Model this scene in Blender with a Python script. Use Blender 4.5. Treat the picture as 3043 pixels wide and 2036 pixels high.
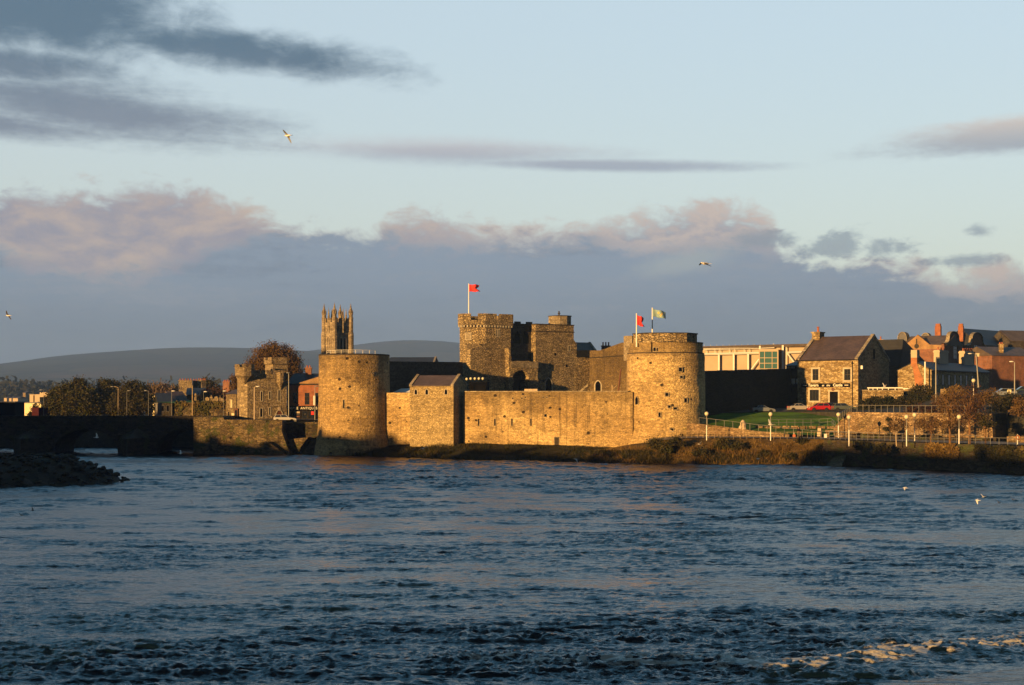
import bpy, bmesh, math, random
import numpy as np
from mathutils import Vector, Matrix, noise as mnoise

for o in list(bpy.data.objects):
    bpy.data.objects.remove(o, do_unlink=True)
sc = bpy.context.scene
COL = sc.collection
R = math.radians

# ------------------------------------------------------------------ camera
EYE = 10.3                      # eye height above the river, metres
FPX, UC, VH, PW, PH = 4057.0, 1521.5, 1175.0, 3043.0, 2036.0
cam_d = bpy.data.cameras.new("camera")
cam = bpy.data.objects.new("camera", cam_d)
COL.objects.link(cam)
cam.location = (0, 0, EYE)
cam.rotation_euler = (R(90), 0, 0)
cam_d.sensor_width = 36.0
cam_d.lens = 36.0 * FPX / PW
cam_d.shift_y = (VH - PH / 2) / PW
cam_d.clip_start = 1.0
cam_d.clip_end = 40000
sc.camera = cam

# ------------------------------------------------------------------ light
SUN_AZ, SUN_EL = 40.0, 6.0      # sun stands behind the camera, 40 degrees to the left
sun_d = bpy.data.lights.new("sun", "SUN")
sun_d.energy = 5.0
sun_d.angle = R(0.5)
sun_d.color = (1.0, 0.56, 0.185)
sun = bpy.data.objects.new("sun", sun_d)
COL.objects.link(sun)
sdir = Vector((-math.sin(R(SUN_AZ)) * math.cos(R(SUN_EL)), -math.cos(R(SUN_AZ)) * math.cos(R(SUN_EL)), math.sin(R(SUN_EL))))
sun.rotation_euler = sdir.to_track_quat('Z', 'Y').to_euler()
sun.location = (-200, -200, 60)

sc.view_settings.view_transform = 'Standard'
sc.view_settings.look = 'None'
sc.view_settings.exposure = 1.5
sc.view_settings.gamma = 1.0
sc.view_settings.use_curve_mapping = False
sc.render.engine = 'CYCLES'
sc.cycles.max_bounces = 6
sc.cycles.diffuse_bounces = 3
sc.cycles.glossy_bounces = 3
sc.cycles.transparent_max_bounces = 8
sc.cycles.volume_bounces = 0
sc.cycles.caustics_reflective = False
sc.cycles.caustics_refractive = False
sc.cycles.sample_clamp_indirect = 4.0
sc.cycles.use_denoising = True


class NT:
    """small helper to write node trees as expressions"""
    def __init__(self, tree):
        self.t = tree
        self.n = tree.nodes
        self.l = tree.links

    def node(self, kind, **kw):
        nd = self.n.new(kind)
        for k, v in kw.items():
            setattr(nd, k, v)
        return nd

    def put(self, sock, v):
        if isinstance(v, bpy.types.NodeSocket):
            self.l.new(v, sock)
        elif v is not None:
            if sock.type == 'RGBA' and not hasattr(v, '__len__'):
                v = (v, v, v, 1)
            if sock.type == 'RGBA' and len(v) == 3:
                v = (*v, 1)
            sock.default_value = v

    def m(self, op, a, b=None, c=None, clamp=False):
        nd = self.node('ShaderNodeMath', operation=op)
        nd.use_clamp = clamp
        self.put(nd.inputs[0], a)
        if b is not None:
            self.put(nd.inputs[1], b)
        if c is not None:
            self.put(nd.inputs[2], c)
        return nd.outputs[0]

    def add(self, a, b): return self.m('ADD', a, b)
    def sub(self, a, b): return self.m('SUBTRACT', a, b)
    def mul(self, a, b): return self.m('MULTIPLY', a, b)

    def ss(self, x, lo, hi, a=0.0, b=1.0):
        nd = self.node('ShaderNodeMapRange', interpolation_type='SMOOTHSTEP')
        self.put(nd.inputs[0], x)
        for i, v in enumerate((lo, hi, a, b)):
            self.put(nd.inputs[1 + i], v)
        return nd.outputs[0]

    def mix(self, f, a, b, mode='MIX'):
        nd = self.node('ShaderNodeMix', data_type='RGBA', blend_type=mode)
        nd.clamp_factor = True
        self.put(nd.inputs[0], f)
        self.put(nd.inputs[6], a)
        self.put(nd.inputs[7], b)
        return nd.outputs[2]

    def noise(self, vec, scale, detail=4.0, rough=0.55, dist=0.0, dim='3D', w=None):
        nd = self.node('ShaderNodeTexNoise', noise_dimensions=dim)
        if vec is not None:
            self.put(nd.inputs['Vector'], vec)
        self.put(nd.inputs['Scale'], scale)
        self.put(nd.inputs['Detail'], detail)
        self.put(nd.inputs['Roughness'], rough)
        self.put(nd.inputs['Distortion'], dist)
        if w is not None:
            self.put(nd.inputs['W'], w)
        return nd.outputs[0]

    def voro(self, vec, scale, feature='F1', rnd=1.0):
        nd = self.node('ShaderNodeTexVoronoi', feature=feature)
        if vec is not None:
            self.put(nd.inputs['Vector'], vec)
        self.put(nd.inputs['Scale'], scale)
        self.put(nd.inputs['Randomness'], rnd)
        return nd

    def xyz(self, x, y, z):
        nd = self.node('ShaderNodeCombineXYZ')
        for i, v in enumerate((x, y, z)):
            self.put(nd.inputs[i], v)
        return nd.outputs[0]

    def sep(self, v):
        nd = self.node('ShaderNodeSeparateXYZ')
        self.put(nd.inputs[0], v)
        return nd.outputs

    def mapping(self, vec, scale=(1, 1, 1), loc=(0, 0, 0), rot=(0, 0, 0)):
        nd = self.node('ShaderNodeMapping')
        self.put(nd.inputs[0], vec)
        nd.inputs['Location'].default_value = loc
        nd.inputs['Rotation'].default_value = rot
        nd.inputs['Scale'].default_value = scale
        return nd.outputs[0]

    def curve(self, x, pts, lo, hi, vlo, vhi):
        """piecewise smooth curve y(x) through pts, x in lo..hi, y in vlo..vhi"""
        nd = self.node('ShaderNodeFloatCurve')
        c = nd.mapping.curves[0]
        P = [((px - lo) / (hi - lo), (py - vlo) / (vhi - vlo)) for px, py in pts]
        while len(c.points) < len(P):
            c.points.new(0.5, 0.5)
        for q, p in zip(c.points, P):
            q.location = p
        nd.mapping.update()
        nx = self.node('ShaderNodeMapRange')
        nx.clamp = True
        self.put(nx.inputs[0], x)
        nx.inputs[1].default_value, nx.inputs[2].default_value = lo, hi
        self.l.new(nx.outputs[0], nd.inputs['Value'])
        return self.add(self.mul(nd.outputs[0], vhi - vlo), vlo)


def srgb(r, g, b):
    f = lambda c: (c / 255 / 12.92) if c / 255 <= 0.04045 else ((c / 255 + 0.055) / 1.055) ** 2.4
    return (f(r), f(g), f(b))


# ------------------------------------------------------------------ sky
SKY_STRENGTH = 0.15
def make_world():
    w = bpy.data.worlds.new("World")
    sc.world = w
    w.use_nodes = True
    T = NT(w.node_tree)
    T.n.clear()
    out = T.node('ShaderNodeOutputWorld')
    bg = T.node('ShaderNodeBackground')
    T.l.new(bg.outputs[0], out.inputs[0])
    sky = T.node('ShaderNodeTexSky', sky_type='NISHITA')
    sky.sun_disc = False
    sky.sun_elevation = R(SUN_EL)
    sky.sun_rotation = R(180 + SUN_AZ)
    sky.altitude = 0
    sky.air_density = 1.0
    sky.dust_density = 0.6
    sky.ozone_density = 1.4
    d = T.node('ShaderNodeTexCoord').outputs['Generated']
    x, y, z = T.sep(d)
    az = T.m('ARCTAN2', x, y)                       # 0 = straight ahead, + to the right (radians)
    el = T.m('ARCSINE', z)
    deg = 57.29578
    A = T.mul(az, deg)
    E = T.mul(el, deg)
    # cloud noise in (azimuth, elevation) degrees; streaky
    P = T.xyz(A, E, 0.0)
    n1 = T.noise(T.mapping(P, (0.16, 0.42, 1)), 1.0, 9, 0.62, 0.5)
    n2 = T.noise(T.mapping(P, (0.55, 0.95, 1), (7, 3, 0)), 1.0, 8, 0.66, 0.35)
    n3 = T.noise(T.mapping(P, (0.07, 0.62, 1), (2, 9, 0)), 1.0, 7, 0.64, 0.3)
    n4 = T.noise(T.mapping(P, (1.5, 3.4, 1), (5, 1, 0)), 1.0, 5, 0.65, 0.3)
    nb = T.sub(T.add(T.mul(n1, 0.6), T.mul(n2, 0.4)), 0.5)       # about -0.25..0.25
    nb2 = T.add(T.sub(n2, 0.5), T.mul(T.sub(n4, 0.5), 0.30))
    ns = T.add(T.sub(n3, 0.5), T.mul(T.sub(n4, 0.5), 0.35))

    K = 1.0 / (SKY_STRENGTH * 2 ** sc.view_settings.exposure)
    def c(r, g, b):
        return tuple(v * K for v in srgb(r, g, b))

    def blob(a0, e0, ra, re, tilt, wob=1.6, soft=0.55, nn=None):
        """soft lens of cloud round azimuth a0, elevation e0 (degrees)"""
        ct, st = math.cos(R(tilt)), math.sin(R(tilt))
        da, de = T.sub(A, a0), T.sub(E, e0)
        p = T.mul(T.add(T.mul(da, ct), T.mul(de, st)), 1 / ra)
        q = T.mul(T.sub(T.mul(de, ct), T.mul(da, st)), 1 / re)
        r2 = T.m('SQRT', T.add(T.mul(p, p), T.mul(q, q)))
        v = T.add(T.sub(1.0, r2), T.mul(nn or nb, wob))
        return T.ss(v, 0.0, soft)

    def mx(*v):
        r = v[0]
        for q in v[1:]:
            r = T.m('MAXIMUM', r, q)
        return r

    # base: the physical sky, tinted towards the pale evening blue of the day
    base = T.mix(1.0, sky.outputs[0], (0.98, 1.0, 1.0), 'MULTIPLY')
    fade = T.ss(E, -1.0, 17.0)
    pale = T.mix(fade, c(214, 214, 202), c(200, 216, 226))
    base = T.mix(0.85, base, pale)

    # sky above the view made bluer and brighter to colour the water
    base = T.mix(T.mul(T.ss(E, 16.5, 30.0), 0.97), base, c(132, 212, 262))
    # thin streak cloud right across the middle
    sA = mx(blob(-3.0, 10.1, 9.5, 0.85, -1.0, 0.9, 0.9, ns), blob(3.6, 9.55, 9.5, 0.36, -1.6, 0.9, 0.8, ns))
    sB = blob(21.0, 10.15, 8.2, 1.0, 2.5, 1.1, 0.6, ns)
    lowerA = T.ss(E, 9.4, 10.9)
    colA = T.mix(lowerA, c(160, 168, 184), c(204, 196, 198))
    colB = T.mix(T.ss(E, 9.6, 11.2), c(164, 170, 180), c(224, 206, 192))
    base = T.mix(T.mul(sA, 0.8), base, colA)
    base = T.mix(T.mul(sB, 0.85), base, colB)
    # dark clouds upper left
    tl = mx(blob(-22.5, 15.9, 12.5, 3.4, -8, 1.5, 0.6), blob(-11.5, 13.9, 9.5, 1.15, -4.5, 1.9, 0.8),
            blob(-21.0, 12.9, 8.0, 1.15, -1, 1.9, 0.8), blob(-17.5, 11.4, 11.5, 1.7, -5, 1.2, 0.9, ns),
            blob(-22.0, 10.6, 9.5, 0.75, -3, 1.2, 0.9, ns))
    tcol = T.mix(T.ss(T.add(E, T.mul(nb, 4)), 10.6, 14.5), c(128, 140, 157), c(82, 110, 133))
    base = T.mix(T.mul(tl, 0.93), base, tcol)

    # big bank along the horizon: upper edge as a curve over azimuth
    edge = [(-60, 9.0), (-30, 8.6), (-20.6, 8.2), (-17.5, 8.15), (-14.5, 8.55), (-12.0, 8.1), (-10.4, 7.5), (-8.6, 7.0),
            (-6.0, 6.8), (-4.5, 7.6), (-2.2, 7.3), (-0.5, 6.9), (2, 7.0), (5, 7.55), (8.5, 7.7), (10.6, 7.1), (11.6, 6.0), (13.6, 5.6),
            (15.6, 5.6), (17.5, 5.1), (19.5, 5.1), (22, 5.4), (30, 5.5), (60, 5.0)]
    edge_n = T.curve(A, edge, -60, 60, 0, 12)
    bank = T.ss(T.sub(T.add(edge_n, T.add(T.mul(nb2, 2.6), T.mul(nb, 2.4))), E), -0.35, 0.75)
    # grey-blue layer in front, its own edge
    edge2 = [(-60, 5.6), (-22, 5.6), (-19, 5.1), (-17, 4.75), (-14, 5.4), (-12.5, 6.0), (-9, 6.7), (-6, 6.6), (-3, 6.3), (0, 6.3), (3, 6.4), (5.5, 6.0),
             (8, 6.1), (11.0, 6.0), (13, 5.5), (16, 5.0), (19, 3.9), (22, 4.2), (60, 4.5)]
    e2 = T.curve(A, edge2, -60, 60, 0, 12)
    grey = T.ss(T.sub(T.add(e2, T.add(T.mul(nb2, 2.2), T.mul(nb, 1.8))), E), -0.45, 0.5)
    pink = T.mix(T.ss(nb, -0.12, 0.14), c(156, 156, 170), c(204, 185, 172))
    pink = T.mix(T.ss(A, -8, 4), pink, T.mix(T.ss(nb2, -0.2, 0.15), c(160, 163, 174), c(209, 193, 183)))
    gcol = T.mix(T.ss(E, 0.3, 6.2), c(118, 130, 143), c(142, 158, 176))
    gcol = T.mix(T.mul(T.ss(nb, -0.02, 0.2), 0.4), gcol, c(152, 158, 168))
    gcol = T.mix(T.mul(T.ss(ns, 0.02, 0.22), 0.55), gcol, c(156, 162, 172))
    gcol = T.mix(T.mul(T.ss(ns, -0.02, -0.2), 0.5), gcol, c(116, 130, 148))
    hole = blob(7.0, 5.5, 3.0, 0.7, 10, 2.4, 0.9)
    ccol = T.mix(grey, pink, gcol)
    base = T.mix(bank, base, ccol)
    base = T.mix(T.mul(hole, 0.45), base, c(184, 190, 184))
    # small dark puffs drifting in front of the bank on the right
    pf = mx(blob(13.2, 6.05, 1.9, 0.75, 4, 3.0, 0.7, nb2), blob(15.3, 5.95, 1.5, 0.6, 0, 3.0, 0.7, nb2), blob(18.2, 5.35, 2.0, 0.32, 2, 2.4, 0.7, nb2), blob(18.9, 6.55, 0.7, 0.34, 0, 2.4, 0.8, nb2), blob(10.4, 6.35, 1.8, 0.6, 0, 2.6, 0.7, nb2))
    base = T.mix(T.mul(pf, 0.72), base, c(138, 153, 167))
    # dark overcast added overhead and behind, out of view, to cut fill on shaded walls
    over = T.ss(T.add(E, T.mul(nb, 12)), 42.0, 62.0)
    base = T.mix(T.mul(over, 0.9), base, c(44, 50, 60))
    back = T.ss(T.m('ABSOLUTE', A), 48, 90)
    base = T.mix(T.mul(back, 0.8), base, c(50, 54, 60))
    T.put(bg.inputs[0], base)
    bg.inputs[1].default_value = SKY_STRENGTH
    return w
make_world()
w_ = sc.world
w_.cycles.sampling_method = 'MANUAL'
w_.cycles.sample_map_resolution = 512

# ------------------------------------------------------------------ builders
def at(u, v, D):
    """the point at distance D that the photograph shows at (u, v)"""
    return Vector(((u - UC) / FPX * D, D, EYE + (VH - v) / FPX * D))

def zat(v, D):
    return EYE + (VH - v) / FPX * D

def xat(u, D):
    return (u - UC) / FPX * D


class Frame:
    """a building's own axes: x along its front, y inward, z up; alpha = turn of the front (degrees)"""
    def __init__(self, u, D, alpha, z=0.0):
        self.a = R(alpha)
        self.o = Vector((xat(u, D), D, z))
        self.ex = Vector((math.cos(self.a), -math.sin(self.a), 0))
        self.ey = Vector((math.sin(self.a), math.cos(self.a), 0))
        self.rot = -self.a

    def p(self, u, v, dep=0.0):
        """local (x, z) where the line of sight (u, v) meets the plane y = dep"""
        d = Vector(((u - UC) / FPX, 1.0, (VH - v) / FPX))
        c = Vector((0, 0, EYE))
        t = ((self.o - c).dot(self.ey) + dep) / d.dot(self.ey)
        q = c + d * t - self.o
        return q.dot(self.ex), q.z

    def x(self, u, dep=0.0):
        return self.p(u, VH, dep)[0]

    def z(self, u, v, dep=0.0):
        return self.p(u, v, dep)[1]

    def loc(self, p):
        return Vector(p) if not isinstance(p, Vector) else p

    def world(self, x, y, z):
        return self.o + self.ex * x + self.ey * y + Vector((0, 0, z))


class MB:
    """mesh builder: collects faces, links ONE object"""
    def __init__(self):
        self.v, self.f, self.mi = [], [], []
        self.cur = 0

    def poly(self, pts):
        n = len(self.v)
        self.v += [tuple(p) for p in pts]
        self.f.append(tuple(range(n, n + len(pts))))
        self.mi.append(self.cur)

    def raw(self, verts, faces):
        n = len(self.v)
        self.v += [tuple(p) for p in verts]
        for f in faces:
            self.f.append(tuple(i + n for i in f))
            self.mi.append(self.cur)

    def box(self, x0, x1, y0, y1, z0, z1, M=None):
        vs = [Vector((x, y, z)) for z in (z0, z1) for y in (y0, y1) for x in (x0, x1)]
        if M is not None:
            vs = [M @ p for p in vs]
        self.raw(vs, [(0, 2, 3, 1), (4, 5, 7, 6), (0, 1, 5, 4), (2, 6, 7, 3), (0, 4, 6, 2), (1, 3, 7, 5)])

    def prism_xz(self, pts, y0, y1):
        """outline in (x, z) extruded along y"""
        n = len(pts)
        if sum(pts[i][0] * pts[(i + 1) % n][1] - pts[(i + 1) % n][0] * pts[i][1] for i in range(n)) < 0:
            pts = pts[::-1]
        vs = [(x, y0, z) for x, z in pts] + [(x, y1, z) for x, z in pts]
        self.raw(vs, [tuple(range(n)), tuple(range(2 * n - 1, n - 1, -1))] + [(i, i + n, (i + 1) % n + n, (i + 1) % n) for i in range(n)])

    def prism_xy(self, pts, z0, z1, z1s=None):
        """plan in (x, y) extruded up"""
        n = len(pts)
        if sum(pts[i][0] * pts[(i + 1) % n][1] - pts[(i + 1) % n][0] * pts[i][1] for i in range(n)) < 0:
            pts = pts[::-1]
        vs = [(x, y, z0) for x, y in pts] + [(x, y, z1) for x, y in pts]
        self.raw(vs, [tuple(range(n - 1, -1, -1)), tuple(range(n, 2 * n))] + [(i, (i + 1) % n, (i + 1) % n + n, i + n) for i in range(n)])

    def lathe(self, prof, n=48, c=(0, 0), a0=0.0, a1=None):
        full = a1 is None
        k = n if full else n + 1
        vs = []
        for r, z in prof:
            for i in range(k):
                t = a0 + (2 * math.pi if full else a1 - a0) * i / n
                vs.append((c[0] + r * math.cos(t), c[1] + r * math.sin(t), z))
        fs = []
        for j in range(len(prof) - 1):
            for i in range(n):
                i2 = (i + 1) % k
                fs.append((j * k + i, j * k + i2, (j + 1) * k + i2, (j + 1) * k + i))
        if full:
            if prof[0][0] > 1e-4:
                fs.append(tuple(range(n - 1, -1, -1)))
            if prof[-1][0] > 1e-4:
                fs.append(tuple((len(prof) - 1) * k + i for i in range(n)))
        self.raw(vs, fs)

    def tube(self, pts, rad, n=6, cap=True):
        pts = [Vector(p) for p in pts]
        if not hasattr(rad, '__len__'):
            rad = [rad] * len(pts)
        vs, fs = [], []
        for i, p in enumerate(pts):
            d = (pts[min(i + 1, len(pts) - 1)] - pts[max(i - 1, 0)])
            d = d.normalized() if d.length > 1e-9 else Vector((0, 0, 1))
            s = d.orthogonal().normalized() if abs(d.z) > 0.9 else d.cross(Vector((0, 0, 1))).normalized()
            t = d.cross(s)
            for k in range(n):
                a = 2 * math.pi * k / n
                vs.append(p + (s * math.cos(a) + t * math.sin(a)) * rad[i])
        for i in range(len(pts) - 1):
            for k in range(n):
                k2 = (k + 1) % n
                fs.append((i * n + k, i * n + k2, (i + 1) * n + k2, (i + 1) * n + k))
        if cap:
            fs.append(tuple(range(n - 1, -1, -1)))
            fs.append(tuple((len(pts) - 1) * n + k for k in range(n)))
        self.raw(vs, fs)

    def ball(self, c, r, n=12, m=8):
        if not hasattr(r, '__len__'):
            r = (r, r, r)
        vs, fs = [(c[0], c[1], c[2] - r[2])], []
        for j in range(1, m):
            ph = math.pi * j / m - math.pi / 2
            for i in range(n):
                a = 2 * math.pi * i / n
                vs.append((c[0] + r[0] * math.cos(ph) * math.cos(a), c[1] + r[1] * math.cos(ph) * math.sin(a), c[2] + r[2] * math.sin(ph)))
        vs.append((c[0], c[1], c[2] + r[2]))
        for i in range(n):
            fs.append((0, 1 + (i + 1) % n, 1 + i))
            for j in range(m - 2):
                b = 1 + j * n
                fs.append((b + i, b + (i + 1) % n, b + n + (i + 1) % n, b + n + i))
            fs.append((1 + (m - 2) * n + i, 1 + (m - 2) * n + (i + 1) % n, len(vs) - 1))
        self.raw(vs, fs)

    def build(self, name, mat, parent=None, smooth=False, loc=None, label=None):
        me = bpy.data.meshes.new(name)
        me.from_pydata(self.v, [], self.f)
        for mm in (mat if isinstance(mat, (list, tuple)) else [mat]):
            me.materials.append(mm)
        if any(self.mi):
            me.polygons.foreach_set('material_index', self.mi)
        if smooth:
            me.polygons.foreach_set('use_smooth', [True] * len(me.polygons))
        me.update()
        o = bpy.data.objects.new(name, me)
        COL.objects.link(o)
        if parent is not None:
            o.parent = parent
        if loc is not None:
            o.location = loc
        if label:
            o['label'] = label
        return o


def np_mesh(name, V, Q, mat, parent=None, smooth=False):
    """mesh from numpy arrays: V (n,3), Q (m,k) of one face size"""
    V = np.asarray(V, dtype=np.float32)
    Q = np.asarray(Q, dtype=np.int32)
    k = Q.shape[1]
    me = bpy.data.meshes.new(name)
    me.vertices.add(len(V))
    me.vertices.foreach_set('co', V.ravel())
    me.loops.add(Q.size)
    me.loops.foreach_set('vertex_index', Q.ravel())
    me.polygons.add(len(Q))
    me.polygons.foreach_set('loop_start', np.arange(0, Q.size, k, dtype=np.int32))
    me.polygons.foreach_set('loop_total', np.full(len(Q), k, dtype=np.int32))
    if smooth:
        me.polygons.foreach_set('use_smooth', np.ones(len(Q), dtype=bool))
    me.update(calc_edges=True)
    me.materials.append(mat)
    o = bpy.data.objects.new(name, me)
    COL.objects.link(o)
    if parent is not None:
        o.parent = parent
    return o


def tag(o, label=None, cat=None, group=None, kind=None):
    if label:
        o['label'] = label
    if cat:
        o['category'] = cat
    if group:
        o['group'] = group
    if kind:
        o['kind'] = kind
    return o

def thing(name, label, cat, loc=(0, 0, 0), rotz=0.0, group=None):
    o = bpy.data.objects.new(name, None)
    COL.objects.link(o)
    o.empty_display_size = 0.5
    o.location = loc
    o.rotation_euler = (0, 0, rotz)
    return tag(o, label, cat, group)

def framed(name, label, cat, fr, group=None):
    return thing(name, label, cat, fr.o, fr.rot, group)

def dup(root, loc, rotz=None, label=None, scale=None):
    """copy a thing with its parts and sub-parts (mesh data shared)"""
    def cp(o, parent):
        c = o.copy()
        COL.objects.link(c)
        c.parent = parent
        for ch in kids.get(o.name, []):
            cp(ch, c)
        return c
    kids = {}
    for o in COL.objects:
        if o.parent is not None:
            kids.setdefault(o.parent.name, []).append(o)
    r = cp(root, None)
    r.location = loc
    if rotz is not None:
        r.rotation_euler = (0, 0, rotz)
    if scale is not None:
        r.scale = (scale,) * 3
    if label:
        r['label'] = label
    return r

def struct(o, label=None, cat=None):
    o['kind'] = 'structure'
    return tag(o, label, cat)

# ------------------------------------------------------------------ materials
AL = 0.66
def dim(*cols):
    return [tuple(v * AL for v in c) if c is not None else None for c in cols]

def mat(name):
    m = bpy.data.materials.new(name)
    m.use_nodes = True
    T = NT(m.node_tree)
    b = T.n['Principled BSDF']
    return m, T, b

def plain(name, col, rough=0.7, metal=0.0, var=0.25, scale=1.5, spec=0.3):
    col, = dim(col)
    m, T, b = mat(name)
    oc = T.node('ShaderNodeTexCoord').outputs['Object']
    n = T.noise(oc, scale, 5, 0.6)
    f = T.ss(n, 0.25, 0.75, 1 - var, 1 + var)
    T.put(b.inputs['Base Color'], T.mix(1.0, col, T.xyz(f, f, f), 'MULTIPLY'))
    b.inputs['Roughness'].default_value = rough
    b.inputs['Metallic'].default_value = metal
    b.inputs['Specular IOR Level'].default_value = spec
    return m

def stone(name, c1, c2, dark=(0.05, 0.038, 0.025), size=0.42, stain=0.6, pits=0.5, bump=1.0, mortar=0.35, streak=0.5, seed=0.0, moss=0.0, top=None):
    """rubble / coursed masonry: flat irregular stones, joints, soot and lichen stains, rain streaks, holes"""
    c1, c2, dark = dim(c1, c2, dark)
    m, T, b = mat(name)
    oc = T.mapping(T.node('ShaderNodeTexCoord').outputs['Object'], loc=(seed, seed * 0.7, seed * 0.3))
    wob = T.node('ShaderNodeVectorMath', operation='ADD')
    nz = T.node('ShaderNodeTexNoise')
    T.put(nz.inputs['Vector'], oc)
    nz.inputs['Scale'].default_value = 1.3
    nz.inputs['Detail'].default_value = 2
    sc_ = T.node('ShaderNodeVectorMath', operation='SCALE')
    T.l.new(nz.outputs['Color'], sc_.inputs[0])
    sc_.inputs['Scale'].default_value = 0.18
    T.l.new(oc, wob.inputs[0])
    T.l.new(sc_.outputs[0], wob.inputs[1])
    st = T.mapping(wob.outputs[0], (1 / size, 1 / size, 1.9 / size))
    v1 = T.voro(st, 1.0)
    ve = T.voro(st, 1.0, 'DISTANCE_TO_EDGE')
    rnd = T.sep(v1.outputs['Color'])
    col = T.mix(T.ss(rnd[0], 0.1, 0.9), c1, c2)
    # a few stones much lighter / darker
    col = T.mix(T.mul(T.ss(rnd[1], 0.86, 0.93), 0.5), col, tuple(min(0.8, v * 1.35) for v in c1))
    col = T.mix(T.mul(T.ss(rnd[2], 0.86, 0.93), 0.55), col, tuple(v * 0.45 for v in c2))
    joint = T.ss(ve.outputs['Distance'], 0.02, 0.16)
    col = T.mix(T.mul(T.sub(1.0, joint), mortar), col, dark)
    # fine grain
    g = T.noise(oc, 5.0, 4, 0.65)
    gf = T.ss(g, 0.3, 0.7, 0.74, 1.22)
    col = T.mix(1.0, col, T.xyz(gf, gf, gf), 'MULTIPLY')
    # broad weathering stains and rain streaks
    big = T.noise(oc, 0.16, 5, 0.62, 0.4)
    col = T.mix(T.mul(T.ss(big, 0.46, 0.70), stain), col, T.mix(0.55, col, dark))
    huge = T.noise(T.mapping(oc, (0.055, 0.055, 0.10), (9, 4, 2)), 1.0, 4, 0.6, 0.6)
    hf = T.ss(huge, 0.34, 0.66, 1.0 + 0.14 * stain, 1.0 - 0.38 * stain)
    col = T.mix(1.0, col, T.xyz(hf, T.m('POWER', hf, 1.15), T.m('POWER', hf, 1.3)), 'MULTIPLY')
    crs = T.noise(T.mapping(oc, (0.12, 0.12, 2.6)), 1.0, 3, 0.6)
    cf = T.ss(crs, 0.3, 0.7, 0.86, 1.12)
    col = T.mix(1.0, col, T.xyz(cf, cf, cf), 'MULTIPLY')
    stv = T.mapping(oc, (1.6, 1.6, 0.09))
    sn = T.noise(stv, 1.0, 4, 0.6)
    col = T.mix(T.mul(T.ss(sn, 0.52, 0.70), streak), col, dark)
    if top is not None:        # soot and lichen that have run down from the wall head
        zz = T.sep(T.node('ShaderNodeTexCoord').outputs['Object'])[2]
        tn = T.noise(T.mapping(oc, (0.5, 0.5, 0.14)), 1.0, 5, 0.62)
        tf = T.ss(T.add(zz, T.mul(T.sub(tn, 0.5), (top[1] - top[0]) * 2.2)), top[0], top[1])
        col = T.mix(T.mul(tf, top[2]), col, T.mix(0.35, dark, (0.10, 0.068, 0.026)))
    # putlog holes, missing stones
    hv = T.voro(T.mapping(wob.outputs[0], (0.62, 0.62, 0.8), (3.1, 1.7, 5.2)), 1.0)
    hr = T.sep(hv.outputs['Color'])[0]
    hole = T.mul(T.ss(hv.outputs['Distance'], 0.13, 0.20, 1.0, 0.0), T.ss(hr, 1 - pits * 0.75, 1 - pits * 0.75 + 0.03))
    col = T.mix(T.mul(hole, 0.92), col, tuple(v * 0.35 for v in dark))
    if moss > 0:
        mo = T.noise(oc, 0.5, 6, 0.7)
        col = T.mix(T.mul(T.ss(mo, 0.5, 0.62), moss), col, (0.035, 0.042, 0.012))
    T.put(b.inputs['Base Color'], col)
    b.inputs['Roughness'].default_value = 0.92
    b.inputs['Specular IOR Level'].default_value = 0.15
    h = T.add(T.mul(joint, 0.5), T.add(T.mul(rnd[1], 0.6), T.add(T.mul(g, 0.5), T.mul(hole, -2.5))))
    bp = T.node('ShaderNodeBump')
    bp.inputs['Strength'].default_value = 0.9
    bp.inputs['Distance'].default_value = 0.11 * bump
    T.l.new(h, bp.inputs['Height'])
    T.l.new(bp.outputs[0], b.inputs['Normal'])
    return m

def brick(name, c1, c2, mort=(0.2, 0.17, 0.13)):
    c1, c2, mort = dim(c1, c2, mort)
    m, T, b = mat(name)
    oc = T.node('ShaderNodeTexCoord').outputs['Object']
    x, y, z = T.sep(oc)
    br = T.node('ShaderNodeTexBrick')
    T.put(br.inputs['Vector'], T.xyz(T.add(x, y), z, 0.0))
    for k, v in (('Scale', 1.0), ('Mortar Size', 0.012), ('Brick Width', 0.24), ('Row Height', 0.085), ('Mortar Smooth', 0.3)):
        br.inputs[k].default_value = v
    T.put(br.inputs['Color1'], c1)
    T.put(br.inputs['Color2'], c2)
    T.put(br.inputs['Mortar'], mort)
    n = T.noise(oc, 0.7, 6, 0.65)
    f = T.ss(n, 0.3, 0.7, 0.65, 1.2)
    T.put(b.inputs['Base Color'], T.mix(1.0, br.outputs[0], T.xyz(f, f, f), 'MULTIPLY'))
    b.inputs['Roughness'].default_value = 0.9
    b.inputs['Specular IOR Level'].default_value = 0.15
    return m

def slate(name, c1, c2):
    c1, c2 = dim(c1, c2)
    m, T, b = mat(name)
    oc = T.node('ShaderNodeTexCoord').outputs['Object']
    v = T.voro(T.mapping(oc, (3, 3, 5)), 1.0)
    r = T.sep(v.outputs['Color'])[0]
    n = T.noise(oc, 0.5, 5, 0.6)
    col = T.mix(r, c1, c2)
    f = T.ss(n, 0.3, 0.7, 0.75, 1.2)
    col = T.mix(1.0, col, T.xyz(f, f, f), 'MULTIPLY')
    z = T.sep(oc)[2]
    w = T.m('FRACT', T.mul(z, 4.5))
    col = T.mix(T.mul(T.ss(w, 0.0, 0.18, 1.0, 0.0), 0.5), col, tuple(q * 0.4 for q in c1))
    T.put(b.inputs['Base Color'], col)
    b.inputs['Roughness'].default_value = 0.7
    b.inputs['Specular IOR Level'].default_value = 0.25
    return m

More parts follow.
